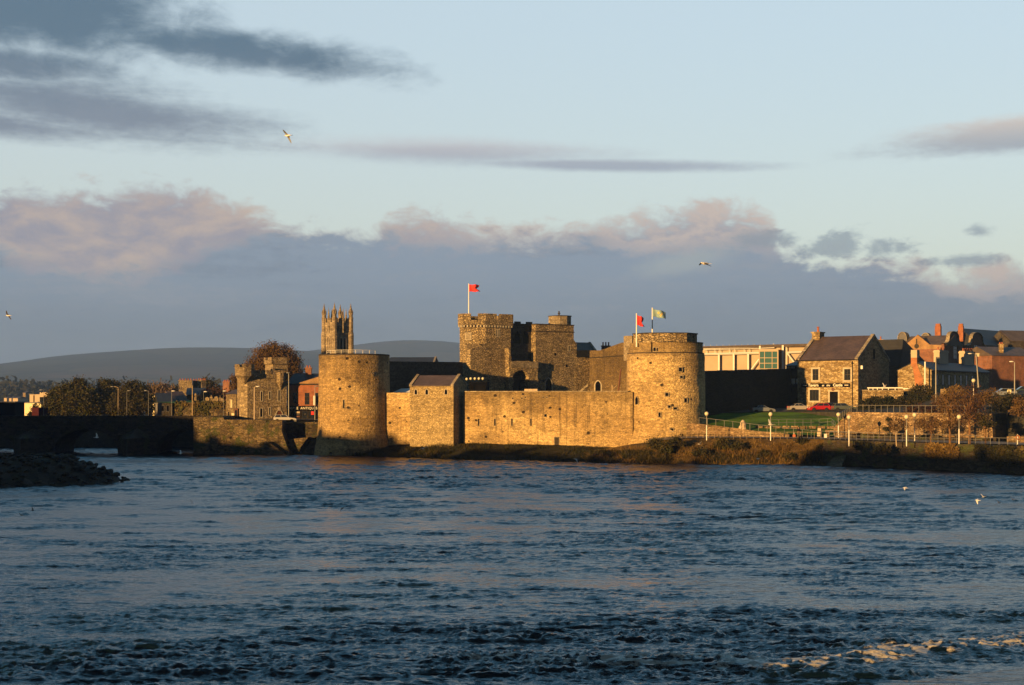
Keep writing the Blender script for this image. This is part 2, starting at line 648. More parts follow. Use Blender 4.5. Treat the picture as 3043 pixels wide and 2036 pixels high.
def leafmat(name, c1, c2, c3=None, trans=0.25):
    c1, c2, c3 = dim(c1, c2, c3)
    m, T, b = mat(name)
    g = T.node('ShaderNodeNewGeometry')
    oc = T.node('ShaderNodeTexCoord').outputs['Object']
    r = g.outputs['Random Per Island']
    col = T.mix(r, c1, c2)
    n = T.noise(oc, 0.6, 3, 0.6)
    col = T.mix(T.ss(n, 0.42, 0.62), col, c3 or c1)
    T.put(b.inputs['Base Color'], col)
    b.inputs['Roughness'].default_value = 0.75
    b.inputs['Specular IOR Level'].default_value = 0.15
    return m

def glassmat(name, col=(0.01, 0.012, 0.015), rough=0.12):
    m, T, b = mat(name)
    T.put(b.inputs['Base Color'], col)
    b.inputs['Roughness'].default_value = rough
    b.inputs['Specular IOR Level'].default_value = 0.5
    return m

M = {}
GOLD1, GOLD2 = (0.66, 0.485, 0.225), (0.49, 0.355, 0.165)
M['castle'] = stone('castle_stone', GOLD1, GOLD2, size=0.40, stain=0.85, pits=0.34, streak=0.6, mortar=0.12, top=(7.0, 11.0, 0.62))
M['tower'] = stone('tower_stone', GOLD1, GOLD2, size=0.43, stain=0.9, pits=0.5, streak=0.4, seed=11.0, mortar=0.14, top=(12.0, 18.0, 0.6))
M['tower_right'] = stone('right_tower_stone', GOLD1, GOLD2, size=0.47, stain=0.7, pits=0.55, streak=0.3, seed=17.0, mortar=0.16, top=(15.2, 18.6, 0.5))
M['house_stone'] = stone('gate_house_stone', (0.50, 0.39, 0.20), (0.38, 0.29, 0.145), size=0.42, stain=0.3, pits=0.08, streak=0.2, seed=23.0)
M['rubble'] = stone('keep_rubble', (0.54, 0.42, 0.235), (0.35, 0.27, 0.15), size=0.5, stain=0.5, pits=0.22, bump=2.2, mortar=0.7, streak=0.25, seed=31.0)
M['ashlar'] = stone('ashlar', (0.38, 0.32, 0.22), (0.29, 0.24, 0.16), size=0.6, stain=0.35, pits=0.0, bump=0.5, mortar=0.35, streak=0.25, seed=43.0)
M['church'] = stone('church_stone', (0.36, 0.30, 0.21), (0.27, 0.22, 0.15), size=0.7, stain=0.3, pits=0.0, bump=0.5, streak=0.25, seed=51.0)
M['coping'] = stone('coping_stone', (0.42, 0.36, 0.26), (0.33, 0.28, 0.2), size=0.8, stain=0.35, pits=0.0, bump=0.4, streak=0.1, seed=57.0)
M['dark_wall'] = stone('shaded_mossy_wall', (0.030, 0.026, 0.020), (0.014, 0.012, 0.009), size=0.5, stain=0.7, pits=0.2, streak=0.3, seed=61.0, moss=0.15)  # near-black colour carries the shade of walls turned from the sun
M['shade_wall'] = stone('grey_wall', (0.105, 0.092, 0.075), (0.06, 0.053, 0.042), size=0.5, stain=0.6, pits=0.1, streak=0.3, seed=63.0)  # castle stone darkened in its colour for walls standing in shade
M['bridge'] = stone('bridge_stone', (0.055, 0.047, 0.036), (0.028, 0.024, 0.019), size=0.7, stain=0.8, pits=0.1, streak=0.5, seed=67.0, moss=0.5)  # shade over the bridge is put into this near-black colour
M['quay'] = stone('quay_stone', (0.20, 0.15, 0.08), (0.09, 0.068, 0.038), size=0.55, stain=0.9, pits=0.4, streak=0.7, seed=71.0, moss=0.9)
M['shadowed'] = stone('shadowed_quay_stone', (0.075, 0.06, 0.036), (0.03, 0.024, 0.016), size=0.6, stain=0.8, pits=0.25, streak=0.6, seed=73.0, moss=0.9)  # weedy quay stone, its shade put into the dark colour
M['tavern'] = stone('tavern_stone', (0.46, 0.36, 0.20), (0.25, 0.175, 0.08), size=0.55, stain=0.15, pits=0.0, mortar=0.25, streak=0.05, seed=79.0)
M['retain'] = stone('retaining_wall_stone', (0.42, 0.30, 0.17), (0.24, 0.16, 0.085), size=0.45, stain=0.5, pits=0.15, streak=0.3, seed=83.0, moss=0.25)
M['toll'] = stone('toll_house_stone', (0.36, 0.285, 0.175), (0.26, 0.20, 0.12), size=0.6, stain=0.45, pits=0.0, bump=0.9, streak=0.35, seed=89.0)
M['dressed'] = plain('dressed_limestone', (0.42, 0.37, 0.28), 0.85)
M['soffit'] = plain('sooty_stone', (0.05, 0.042, 0.033), 0.95, spec=0.05)
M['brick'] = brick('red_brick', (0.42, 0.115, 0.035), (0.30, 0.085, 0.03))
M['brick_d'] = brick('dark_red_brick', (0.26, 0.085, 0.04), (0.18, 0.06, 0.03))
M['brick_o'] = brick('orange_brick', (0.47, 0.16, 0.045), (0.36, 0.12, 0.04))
M['brick_y'] = brick('sunlit_yellow_brick', (0.42, 0.24, 0.09), (0.32, 0.17, 0.06))  # sunlight put into the brick colour, for faces turned to the sun
M['slate'] = slate('blue_slate', (0.014, 0.015, 0.020), (0.024, 0.026, 0.032))
M['slate_b'] = slate('brown_slate', (0.075, 0.056, 0.045), (0.11, 0.085, 0.066))
M['slate_p'] = slate('purple_slate', (0.065, 0.045, 0.042), (0.095, 0.068, 0.062))
M['lead'] = plain('lead', (0.09, 0.09, 0.1), 0.6)
M['cream'] = plain('cream_render', (0.47, 0.375, 0.27), 0.8, var=0.08, scale=0.4)
M['yellow'] = plain('pale_yellow_render', (0.75, 0.66, 0.42), 0.8, var=0.06, scale=0.3)
M['white'] = plain('white_paint', (0.75, 0.74, 0.70), 0.5, var=0.06)
M['steel'] = plain('galvanised_steel', (0.22, 0.22, 0.21), 0.5, metal=0.3, var=0.1)
M['grey_pole'] = plain('grey_painted_steel', (0.16, 0.16, 0.16), 0.5, var=0.1)
M['dark_metal'] = plain('dark_painted_metal', (0.014, 0.014, 0.016), 0.8, var=0.1, spec=0.05)
M['black'] = plain('black_paint', (0.006, 0.006, 0.007), 0.9, var=0.1, spec=0.02)
M['void'] = plain('unlit_interior', (0.005, 0.004, 0.004), 1.0, var=0.1, spec=0.0)
M['timber'] = plain('weathered_timber', (0.30, 0.22, 0.12), 0.8, var=0.3, scale=4)
M['door_red'] = plain('brown_red_door', (0.13, 0.045, 0.02), 0.6)
M['pot'] = plain('terracotta_pot', (0.34, 0.11, 0.055), 0.8)
M['glass'] = glassmat('window_glass')
M['teal_glass'] = glassmat('teal_curtain_glass', (0.03, 0.085, 0.085), 0.25)
M['globe'] = plain('opal_globe', (0.62, 0.57, 0.40), 0.35, var=0.05)
M['text_w'] = plain('cream_lettering', (0.85, 0.80, 0.66), 0.6, var=0.03)
M['flag_red'] = plain('red_flag_cloth', (0.78, 0.035, 0.03), 0.75, var=0.12)
M['flag_blue'] = plain('blue_green_flag_cloth', (0.22, 0.34, 0.36), 0.75, var=0.12)
M['flag_gold'] = plain('gold_flag_cloth', (0.62, 0.42, 0.05), 0.75, var=0.12)
M['asphalt'] = plain('asphalt', (0.05, 0.048, 0.045), 0.9, scale=0.8)
M['paving'] = plain('paving', (0.20, 0.17, 0.125), 0.9, scale=0.9)
M['bark'] = plain('bark', (0.07, 0.05, 0.032), 0.95, var=0.3, scale=3)
M['bark_b'] = plain('brown_bark', (0.16, 0.085, 0.035), 0.95, var=0.3, scale=3)
M['leaf_olive'] = leafmat('olive_foliage', (0.066, 0.050, 0.012), (0.028, 0.028, 0.008), (0.042, 0.046, 0.011))
M['leaf_dark'] = leafmat('dark_foliage', (0.035, 0.034, 0.010), (0.018, 0.02, 0.007), (0.05, 0.04, 0.012))
M['leaf_rust'] = leafmat('rust_foliage', (0.14, 0.084, 0.030), (0.075, 0.044, 0.016), (0.10, 0.056, 0.020))
M['leaf_wine'] = leafmat('wine_foliage', (0.065, 0.026, 0.014), (0.03, 0.014, 0.009), (0.05, 0.026, 0.011))
M['twig'] = leafmat('bare_twigs', (0.17, 0.12, 0.085), (0.10, 0.07, 0.05), (0.13, 0.09, 0.06))
M['hedge'] = leafmat('hedge_foliage', (0.022, 0.028, 0.008), (0.012, 0.015, 0.005), (0.03, 0.026, 0.009))
M['ivy'] = leafmat('ivy_foliage', (0.10, 0.095, 0.025), (0.05, 0.05, 0.014), (0.13, 0.09, 0.03))
M['scrub'] = leafmat('autumn_scrub', (0.27, 0.17, 0.048), (0.05, 0.035, 0.010), (0.12, 0.072, 0.02))
M['grass_b'] = leafmat('bank_grass_blades', (0.030, 0.034, 0.009), (0.015, 0.018, 0.006), (0.055, 0.042, 0.012))

def ground_mat(name, c1, c2, c3, s=0.5):
    c1, c2, c3 = dim(c1, c2, c3)
    m, T, b = mat(name)
    oc = T.node('ShaderNodeTexCoord').outputs['Object']
    n = T.noise(oc, s, 6, 0.65)
    n2 = T.noise(oc, s * 7, 4, 0.6)
    col = T.mix(T.ss(n, 0.35, 0.65), c1, c2)
    col = T.mix(T.ss(n2, 0.5, 0.72), col, c3)
    n3 = T.noise(T.mapping(oc, (0.35, 0.9, 0.5)), s * 0.8, 5, 0.7, 0.8)
    w = T.ss(n3, 0.36, 0.64, 0.62, 1.25)
    col = T.mix(1.0, col, T.xyz(w, T.m('POWER', w, 0.9), w), 'MULTIPLY')
    T.put(b.inputs['Base Color'], col)
    b.inputs['Roughness'].default_value = 0.95
    b.inputs['Specular IOR Level'].default_value = 0.1
    bp = T.node('ShaderNodeBump')
    bp.inputs['Strength'].default_value = 0.6
    bp.inputs['Distance'].default_value = 0.12
    T.l.new(n2, bp.inputs['Height'])
    T.l.new(bp.outputs[0], b.inputs['Normal'])
    return m
M['ground'] = ground_mat('town_ground', (0.06, 0.055, 0.04), (0.04, 0.04, 0.028), (0.08, 0.07, 0.05))
M['lawn'] = ground_mat('mown_lawn', (0.095, 0.19, 0.004), (0.065, 0.14, 0.003), (0.12, 0.18, 0.008), 0.35)
M['bank'] = ground_mat('bank_soil', (0.035, 0.032, 0.012), (0.02, 0.022, 0.008), (0.07, 0.05, 0.02), 0.6)
M['scrub_soil'] = ground_mat('scrub_soil', (0.14, 0.09, 0.03), (0.06, 0.04, 0.014), (0.22, 0.14, 0.048), 0.5)
M['hill'] = ground_mat('moorland', (0.035, 0.04, 0.025), (0.03, 0.033, 0.022), (0.045, 0.043, 0.03), 0.0012)
M['wood_far'] = leafmat('far_wood_foliage', (0.02, 0.024, 0.014), (0.014, 0.017, 0.01), (0.03, 0.028, 0.016))

def leaf_quads(P, size, rg, flat=0.0, stick=False):
    """one small quad per point, randomly turned; stick: long thin quads for twiggy crowns"""
    n = len(P)
    a = rg.normal(size=(n, 3))
    if flat:
        a[:, 1] *= (1 - flat)
    a /= np.linalg.norm(a, axis=1)[:, None]
    b = np.cross(a, rg.normal(size=(n, 3)))
    b /= np.linalg.norm(b, axis=1)[:, None]
    s = size * rg.uniform(.55, 1.25, n)[:, None]
    if stick:
        a[:, 2] = np.abs(a[:, 2]) * 1.2
        la, lb = a * s * 1.3, b * s * .42
    else:
        la, lb = a * s, b * s * .72
    V = np.stack([P - la, P + lb, P + la, P - lb], 1).reshape(-1, 3)
    return V, np.arange(4 * n).reshape(-1, 4)
M['boulder'] = stone('boulder', (0.060, 0.055, 0.048), (0.03, 0.028, 0.025), size=1.2, stain=0.5, pits=0.0, bump=0.6, mortar=0.0, streak=0.0, seed=5.0, moss=0.3)

# ------------------------------------------------------------------ river
rng = np.random.default_rng(7)

def vnoise(x, y, seed=0):
    """cheap smooth value noise on numpy arrays, 0..1"""
    r = np.random.default_rng(seed)
    tab = r.random((256, 256))
    xi, yi = np.floor(x).astype(int), np.floor(y).astype(int)
    fx, fy = x - xi, y - yi
    fx, fy = fx * fx * (3 - 2 * fx), fy * fy * (3 - 2 * fy)
    a, b_ = tab[xi % 256, yi % 256], tab[(xi + 1) % 256, yi % 256]
    c_, d_ = tab[xi % 256, (yi + 1) % 256], tab[(xi + 1) % 256, (yi + 1) % 256]
    return (a * (1 - fx) + b_ * fx) * (1 - fy) + (c_ * (1 - fx) + d_ * fx) * fy

def fbm(x, y, seed=0, octv=4, gain=0.5):
    s, a, t = 0, 1, 0
    for k in range(octv):
        s = s + a * vnoise(x * 2 ** k + 17.3 * k, y * 2 ** k - 9.1 * k, seed + k)
        t += a
        a *= gain
    return s / t

def sstep(x, a, b):
    t = np.clip((x - a) / (b - a), 0, 1)
    return t * t * (3 - 2 * t)

def river_mat():
    m, T, b = mat('river_water')
    oc = T.node('ShaderNodeTexCoord').outputs['Object']
    at_ = T.node('ShaderNodeAttribute', attribute_name='foam').outputs['Fac']
    ro = T.node('ShaderNodeAttribute', attribute_name='rough').outputs['Fac']
    b.inputs['IOR'].default_value = 1.33
    n0 = T.noise(T.mapping(oc, (0.7, 1.8, 1)), 1.0, 3, 0.5, 0.6)
    n1 = T.noise(T.mapping(oc, (2.4, 6.0, 1)), 1.0, 3, 0.6, 0.3)
    h = T.add(T.mul(n0, 0.16), T.mul(n1, 0.05))
    dist = T.sep(oc)[1]
    bp = T.node('ShaderNodeBump')
    T.put(bp.inputs['Strength'], T.ss(ro, 0.0, 1.0, 0.62, 1.0))
    bp.inputs['Distance'].default_value = 1.0
    T.l.new(h, bp.inputs['Height'])
    T.l.new(bp.outputs[0], b.inputs['Normal'])
    fn = T.noise(T.mapping(oc, (5.0, 9.0, 9.0)), 1.0, 6, 0.8, 0.4)
    f = T.mul(T.ss(T.add(at_, T.mul(T.sub(fn, 0.5), 2.0)), 0.58, 1.05), 0.85)
    T.put(b.inputs['Base Color'], T.mix(f, (0.0012, 0.0045, 0.009), (0.34, 0.32, 0.28)))
    # unresolved ripples: the farther the water, the more of its slopes are finer than a pixel
    T.put(b.inputs['Roughness'], T.add(T.mul(f, 0.4), T.ss(dist, 45.0, 150.0, 0.11, 0.27)))
    return m
M['water'] = river_mat()

def build_river():
    # rows get longer with distance, so that every wave keeps several vertices across
    ys = [38.0]
    while ys[-1] < 285:
        ys.append(ys[-1] * 1.0016 + 0.006)
    ys = np.array(ys)
    ss = np.linspace(-0.60, 0.60, 1000)
    Y = np.repeat(ys[:, None], len(ss), 1)
    X = ys[:, None] * ss[None, :]
    u = UC + X / Y * FPX
    # turbulence: fast broken water in bands (a weir crosses the river near the camera)
    weir = 52.2 - 0.02 * (X - 12) + 0.55 * np.clip(X - 12, 0, 30) + 1.2 * (fbm(X * 0.25, Y * 0.25, 3) - 0.5)     # line of the standing wave
    near = sstep(Y, 48, 51) * (1 - sstep(Y + 16 * (fbm(X * 0.04, Y * 0.10, 5, 4) - 0.5) - 0.10 * np.clip(X, -25, 25), 54, 68))
    near = near * (0.22 + 0.78 * sstep(fbm(X * 0.05 + 0.02 * Y, Y * 0.36, 6, 4, 0.55), 0.40, 0.56))
    far = sstep(Y, 150, 160) * (1 - sstep(Y, 178, 196)) * sstep(X + 0.02 * (Y - 165), -45, -8)
    mid = sstep(fbm(X * 0.03 + 3 + Y * 0.02, Y * 0.06, 11, 5, 0.6), 0.52, 0.68) * sstep(Y, 62, 90)
    rough = np.clip(near * 1.0 + far * 0.9 + mid * 0.55, 0, 1)
    pool = sstep(X, 11.5, 13.5) * (1 - sstep(Y - (48.2 + 0.46 * (X - 12.6)), -0.3, 0.3))
    rough = rough * (1 - pool)
    # waves: current-torn ridges plus chop
    wx, wy = X + 1.5 * (fbm(X * 0.2, Y * 0.2, 21) - .5), Y + 2.0 * (fbm(X * 0.15, Y * 0.2, 22) - .5)
    patch = 0.30 + 1.30 * sstep(0.5 * fbm(X * 0.05 + Y * 0.03, Y * 0.10, 37, 4, 0.6) + 0.5 * fbm(wx * 0.16, wy * 0.50, 38, 4, 0.6), 0.40, 0.62)
    ridg = lambda ax, ay, sd, o: 1 - np.abs(2 * fbm(wx * ax, wy * ay, sd, o) - 1)
    r0 = ridg(0.21, 0.75, 36, 3)
    r1 = ridg(0.85, 2.7, 31, 3)
    r2 = ridg(2.4, 6.5, 32, 2)
    r3 = fbm(X * 3.2, Y * 8.0, 33, 2)
    sw = fbm(X * 0.10, Y * 0.22, 34, 3)
    lod = sstep(Y, 70, 150)            # only waves the far mesh can carry
    Z = 0.04 * (sw - 0.5) + (0.10 * patch + 0.07 * rough + 0.09 * lod * patch) * (r0 ** 3 - 0.3) + (0.065 * patch + 0.10 * rough) * (r1 ** 3 - 0.3) * (1 - 0.2 * lod) + (0.026 * patch + 0.042 * rough) * (r2 ** 2 - 0.4) * (1 - 0.6 * lod) + (0.014 + 0.022 * rough) * (r3 - 0.5) * (1 - lod)
    Z *= (1 - 0.9 * pool)
    ridge = np.exp(-((Y - weir) / 1.3) ** 2) * sstep(X, -30, 8) * (0.5 + fbm(X * 0.6, Y * 0.6, 41))
    Z = Z + 0.13 * ridge + 0.12 * pool
    crest = sstep(r1 * 0.5 + r2 * 0.5 + 0.35 * (fbm(X * 2.6, Y * 2.6, 51, 3) - .5), 0.74, 1.0)
    foam = crest * sstep(rough, 0.5, 1.0) * (0.55 * sstep(X, -14, 10) * sstep(64 - Y, 0, 9) + 0.45 * far)
    foam = foam + 1.5 * ridge * sstep(fbm(X * 1.6, Y * 2.4, 52, 3), 0.38, 0.58) * sstep(X, -12, 6)
    foam = np.clip(foam, 0, 1) * (1 - pool)
    rough = np.clip(rough + 0.4 * (patch - 0.30), 0, 1)
    Z = Z + 0.07 * foam * fbm(X * 3.5, Y * 6.0, 61, 3)
    n_r, n_c = Y.shape
    V = np.stack([X, Y, Z], -1).reshape(-1, 3)
    idx = np.arange(n_r * n_c).reshape(n_r, n_c)
    Q = np.stack([idx[:-1, :-1], idx[:-1, 1:], idx[1:, 1:], idx[1:, :-1]], -1).reshape(-1, 4)
    # the rest of the river, out to the sides and behind the camera: a calm skirt joined below the wave field
    V2 = np.array([(-700, -300, -0.35), (700, -300, -0.35), (700, 420, -0.35), (-700, 420, -0.35)])
    o = np_mesh('river', V, Q, M['water'], smooth=True)
    me = o.data
    for nm, arr in (('foam', foam), ('rough', rough)):
        a = me.attributes.new(nm, 'FLOAT', 'POINT')
        a.data.foreach_set('value', arr.astype(np.float32).ravel())
    struct(o, 'dark choppy river with broken water and foam near the weir', 'river')
    mb = MB()
    mb.poly(V2)
    e = mb.build('river_backwater', M['water'])
    struct(e, 'calm outer reaches of the river beyond the choppy stretch', 'river')
build_river()

# ------------------------------------------------------------------ far hills, far wood
def hill_mat():
    m, T, b = mat('field_patched_moor')
    oc = T.node('ShaderNodeTexCoord').outputs['Object']
    v = T.voro(T.mapping(oc, (1 / 420, 1 / 420, 1 / 90)), 1.0)
    e = T.voro(T.mapping(oc, (1 / 420, 1 / 420, 1 / 90)), 1.0, 'DISTANCE_TO_EDGE')
    r = T.sep(v.outputs['Color'])
    n = T.noise(T.mapping(oc, (0.0012, 0.0012, 0.006)), 1.0, 6, 0.65)
    c = T.mix(T.ss(r[0], 0.2, 0.9), (0.018, 0.021, 0.012), (0.05, 0.045, 0.022))
    c = T.mix(T.ss(n, 0.45, 0.62), c, (0.028, 0.024, 0.018))
    c = T.mix(T.mul(T.ss(e.outputs['Distance'], 0.0, 0.06, 1.0, 0.0), 0.7), c, (0.010, 0.012, 0.007))
    z = T.sep(oc)[2]
    p = T.mul(T.ss(z, 20.0, 75.0), T.ss(z, 130.0, 75.0))
    c = T.mix(T.mul(T.mul(p, T.ss(n, 0.50, 0.58)), 0.55), c, (0.10, 0.062, 0.04))  # pinkish sunlit patch put into the hill's colour
    T.put(b.inputs['Base Color'], c)
    b.inputs['Roughness'].default_value = 1.0
    b.inputs['Specular IOR Level'].default_value = 0.0
    return m
M['hill'] = hill_mat()
def hill(name, D, pts, depth, label):
    """ridge line given as (u, v) over distance D, with a slope running down towards the viewer"""
    us = np.linspace(pts[0][0], pts[-1][0], 160)
    vs = np.interp(us, [p[0] for p in pts], [p[1] for p in pts])
    k = np.array([1, 2, 3, 4, 3, 2, 1.0])
    vs = np.convolve(np.pad(vs, 3, mode='edge'), k / k.sum(), 'valid')
    rows = []
    for j in range(14):
        t = j / 13
        Dj = D - depth * t
        x = (us - UC) / FPX * D
        zr = EYE + (VH - vs) / FPX * D
        z = zr * (1 - t) ** 1.25 + 6 + (fbm(x * 0.004, np.full_like(x, j * 0.6), 77, 4) - .5) * 26 * t * (1 - t) * 4
        rows.append(np.stack([x, np.full_like(x, Dj), z], -1))
    back = rows[0].copy()
    back[:, 1] += depth * 0.5
    back[:, 2] = 2
    rows.insert(0, back)
    V = np.concatenate(rows)
    n = len(us)
    idx = np.arange(len(V)).reshape(-1, n)
    Q = np.stack([idx[1:, :-1], idx[1:, 1:], idx[:-1, 1:], idx[:-1, :-1]], -1).reshape(-1, 4)
    o = np_mesh(name, V, Q, M['hill'], smooth=True)
    struct(o, label, 'hill')

hill('hill', 6200, [(-1600, 1120), (-500, 1128), (0, 1090), (60, 1078), (130, 1066), (230, 1056), (330, 1049), (430, 1042), (520, 1037), (620, 1036), (740, 1038), (900, 1046), (1100, 1062), (1400, 1090), (1800, 1120), (2400, 1140)], 2600,
     'long smooth grey hill on the left horizon')
hill('hill', 7200, [(400, 1110), (700, 1075), (900, 1048), (1000, 1036), (1100, 1022), (1180, 1014), (1260, 1014), (1360, 1020), (1500, 1045), (1800, 1080), (2600, 1110), (4400, 1130)], 2200,
     'farther paler hill rising behind the round tower')

# ------------------------------------------------------------------ air
def haze_box():
    m = bpy.data.materials.new('pale_air')
    m.use_nodes = True
    T = NT(m.node_tree)
    T.n.clear()
    out = T.node('ShaderNodeOutputMaterial')
    v = T.node('ShaderNodeVolumePrincipled')
    v.inputs['Color'].default_value = (0.242, 0.42, 0.85, 1)
    v.inputs['Density'].default_value = HAZE
    v.inputs['Anisotropy'].default_value = 0.0
    T.l.new(v.outputs[0], out.inputs['Volume'])
    mb = MB()
    mb.box(-5200, 5200, -420, 8800, -4.0, 322.0)
    o = mb.build('haze', m)
    tag(o, 'thin blue-grey evening air over the river and town', 'haze', kind='stuff')
HAZE = 1.15e-4
haze_box()
# ------------------------------------------------------------------ land: one sheet to the horizon with the river bank in front
# plan of the water's edge on the far bank, from the left to the right of the view: (x, y)
def shore_y(x):
    xs = [-3000, -62, -54, -53.5, -36, -30, -23, -12, -1, 16.4, 30, 45.6, 55, 65, 80, 130, 3000]
    ys = [268, 268, 266, 238, 238, 231, 228.5, 220, 212, 203, 202, 201, 188, 174, 152, 80, 60]
    return np.interp(x, xs, ys)

def build_ground():
    """town ground behind the walls; its front edge is hidden behind quay, walls and lawn"""
    xs = np.concatenate([np.linspace(-3600, -160, 24), np.linspace(-150, 150, 101), np.linspace(170, 3600, 24)])
    offs = np.array([0, 0.5, 2, 5, 9, 14, 20, 28, 40, 60, 90, 140, 220, 400, 800, 1600, 3200, 5500, 7900.0])
    # the town level begins behind these lines
    fx = [-3600, -62, -54, -53, -30, -27, -24, 20, 24, 33, 38, 50, 58, 62, 70, 90, 150, 3600]
    fy = [269, 269, 268, 241, 241, 239, 239, 226, 228, 230, 233.5, 234.2, 212, 206, 197, 172, 90, 60]
    fz = [5.0, 5.0, 5.6, 5.6, 5.6, 5.6, 5.6, 5.6, 5.6, 6.6, 7.3, 7.5, 7.6, 7.7, 7.8, 7.9, 8, 8]
    f = np.interp(xs, fx, fy)
    z0 = np.interp(xs, fx, fz)
    rows = []
    for d in offs:
        y = f + d
        rise = np.interp(xs, [-70, 30, 60, 67, 72, 79, 95], [0, 0.6, 0.6, 0.8, 2.2, 3.2, 3.6]) * float(sstep(np.array(d), 8, 34))
        rows.append(np.stack([xs, y, z0 + rise], -1))
    drop = rows[0].copy()
    drop[:, 2] = -1.5
    rows.insert(0, drop)
    V = np.concatenate(rows)
    n = len(xs)
    idx = np.arange(len(V)).reshape(-1, n)
    Q = np.stack([idx[:-1, :-1], idx[:-1, 1:], idx[1:, 1:], idx[1:, :-1]], -1).reshape(-1, 4)
    o = np_mesh('ground', V, Q, M['ground'])
    struct(o, 'town ground stretching back to the hills', 'ground')
build_ground()

def strip(name, A, B, za, zb, nx, ny, matr, label, cat, bumps=0.0, seed=5, prof=None):
    """sheet between two polylines A (front) and B (back) with heights za, zb (functions or lists), sampled nx by ny"""
    def samp(P, n):
        P = [Vector(p) for p in P]
        L = [0]
        for i in range(len(P) - 1):
            L.append(L[-1] + (P[i + 1] - P[i]).length)
        t = np.linspace(0, L[-1], n)
        return np.stack([np.interp(t, L, [p[k] for p in P]) for k in range(3)], -1)
    a = samp([(p[0], p[1], z) for p, z in zip(A, za)], nx)
    b = samp([(p[0], p[1], z) for p, z in zip(B, zb)], nx)
    V = []
    for j in range(ny):
        t = j / (ny - 1)
        q = a * (1 - t) + b * t
        if prof:
            q[:, 2] = a[:, 2] + (b[:, 2] - a[:, 2]) * prof(t)
        if bumps:
            q[:, 2] += bumps * (fbm(q[:, 0] * 0.5, q[:, 1] * 0.5, seed, 4) - 0.5) * math.sin(math.pi * t) ** 0.6
        V.append(q)
    V = np.concatenate(V)
    idx = np.arange(nx * ny).reshape(ny, nx)
    Q = np.stack([idx[:-1, :-1], idx[:-1, 1:], idx[1:, 1:], idx[1:, :-1]], -1).reshape(-1, 4)
    o = np_mesh(name, V, Q, matr, smooth=True)
    return struct(o, label, cat)

# grass bank under the castle walls
BK_A = [(-29, 229.0), (-23, 226.5), (-12, 218.5), (-1, 211.5), (8, 206.5), (17, 202.6), (24, 202.3)]
BK_B = [(-29, 234), (-22, 236), (-12, 232), (0, 229), (9, 225.5), (18, 222), (24, 220)]
strip('grass_bank', BK_A, BK_B, [-0.4] * 7, [0.9, 1.9, 2.5, 2.55, 2.3, 2.0, 2.6], 90, 26, M['bank'], 'dark grassy bank sloping to the river below the castle wall', 'bank', 0.7, prof=lambda t: t ** 0.75)
# scrubby bank under the promenade
SB_A = [(11, 205.5), (17, 203.2), (24, 202.3), (32, 201.8), (40, 201.2), (46.5, 200.2), (48.5, 200.5)]
SB_B = [(13, 214.5), (19, 213.6), (26, 210.5), (32, 209), (40, 207), (47, 205.2), (49, 204.5)]
strip('river_bank', SB_A, SB_B, [-0.4] * 7, [1.6, 2.7, 3.6, 3.75, 3.75, 3.7, 3.6], 80, 22, M['scrub_soil'], 'scrubby brown bank between the promenade and the water', 'bank', 0.9, seed=9, prof=lambda t: t ** 0.8)
# promenade and lower path
PR_A = [(21, 213.3), (26, 210.3), (32, 208.8), (40, 206.8), (47, 205.0), (57, 191.3), (70, 173.0), (92, 142)]
PR_B = [(22, 217.5), (26, 215.6), (33, 213), (40, 211), (50, 209.5), (62, 194.5), (76, 177), (98, 146)]
strip('promenade', PR_A, PR_B, [3.0, 3.75, 3.85, 3.85, 3.8, 3.8, 3.9, 3.9], [3.5, 3.85, 3.9, 3.9, 3.9, 3.9, 4.0, 4.0], 60, 4, M['paving'], 'riverside promenade path', 'path')
# the lawn rising to the road in front of the tavern
LW_A = [(23.5, 219.0), (30, 214.6), (36, 212.2), (42, 210.6), (47, 209.8), (50, 209.6)]
LW_B = [(29, 230.0), (36, 234), (42, 234.3), (48, 234.4), (53, 234.4), (56, 229)]
strip('lawn', LW_A, LW_B, [5.0, 4.9, 4.6, 4.35, 4.1, 4.0], [6.6, 7.25, 7.40, 7.48, 7.55, 7.6], 60, 40, M['lawn'], 'short green lawn sloping up to the road', 'lawn', 0.10, prof=lambda t: t ** 0.95)
# road in front of the tavern and on the left at the bridge head
def sheet(name, pts, m, label, cat):
    mb = MB()
    mb.poly(pts)
    return struct(mb.build(name, m), label, cat)
sheet('road', [(28, 230.5, 7.02), (36, 234.4, 7.38), (53, 234.4, 7.60), (57, 230, 7.72), (64, 243, 8.2), (52, 247, 8.05), (36, 243, 7.75)], M['asphalt'], 'road where cars park in front of the tavern', 'road')
sheet('road', [(-160, 241.5, 6.0), (-53, 241.5, 6.0), (-34, 241.6, 5.95), (-28, 243, 5.9), (-28, 252, 5.95), (-160, 252, 6.02)], M['asphalt'], 'road over the bridge past the toll house', 'road')


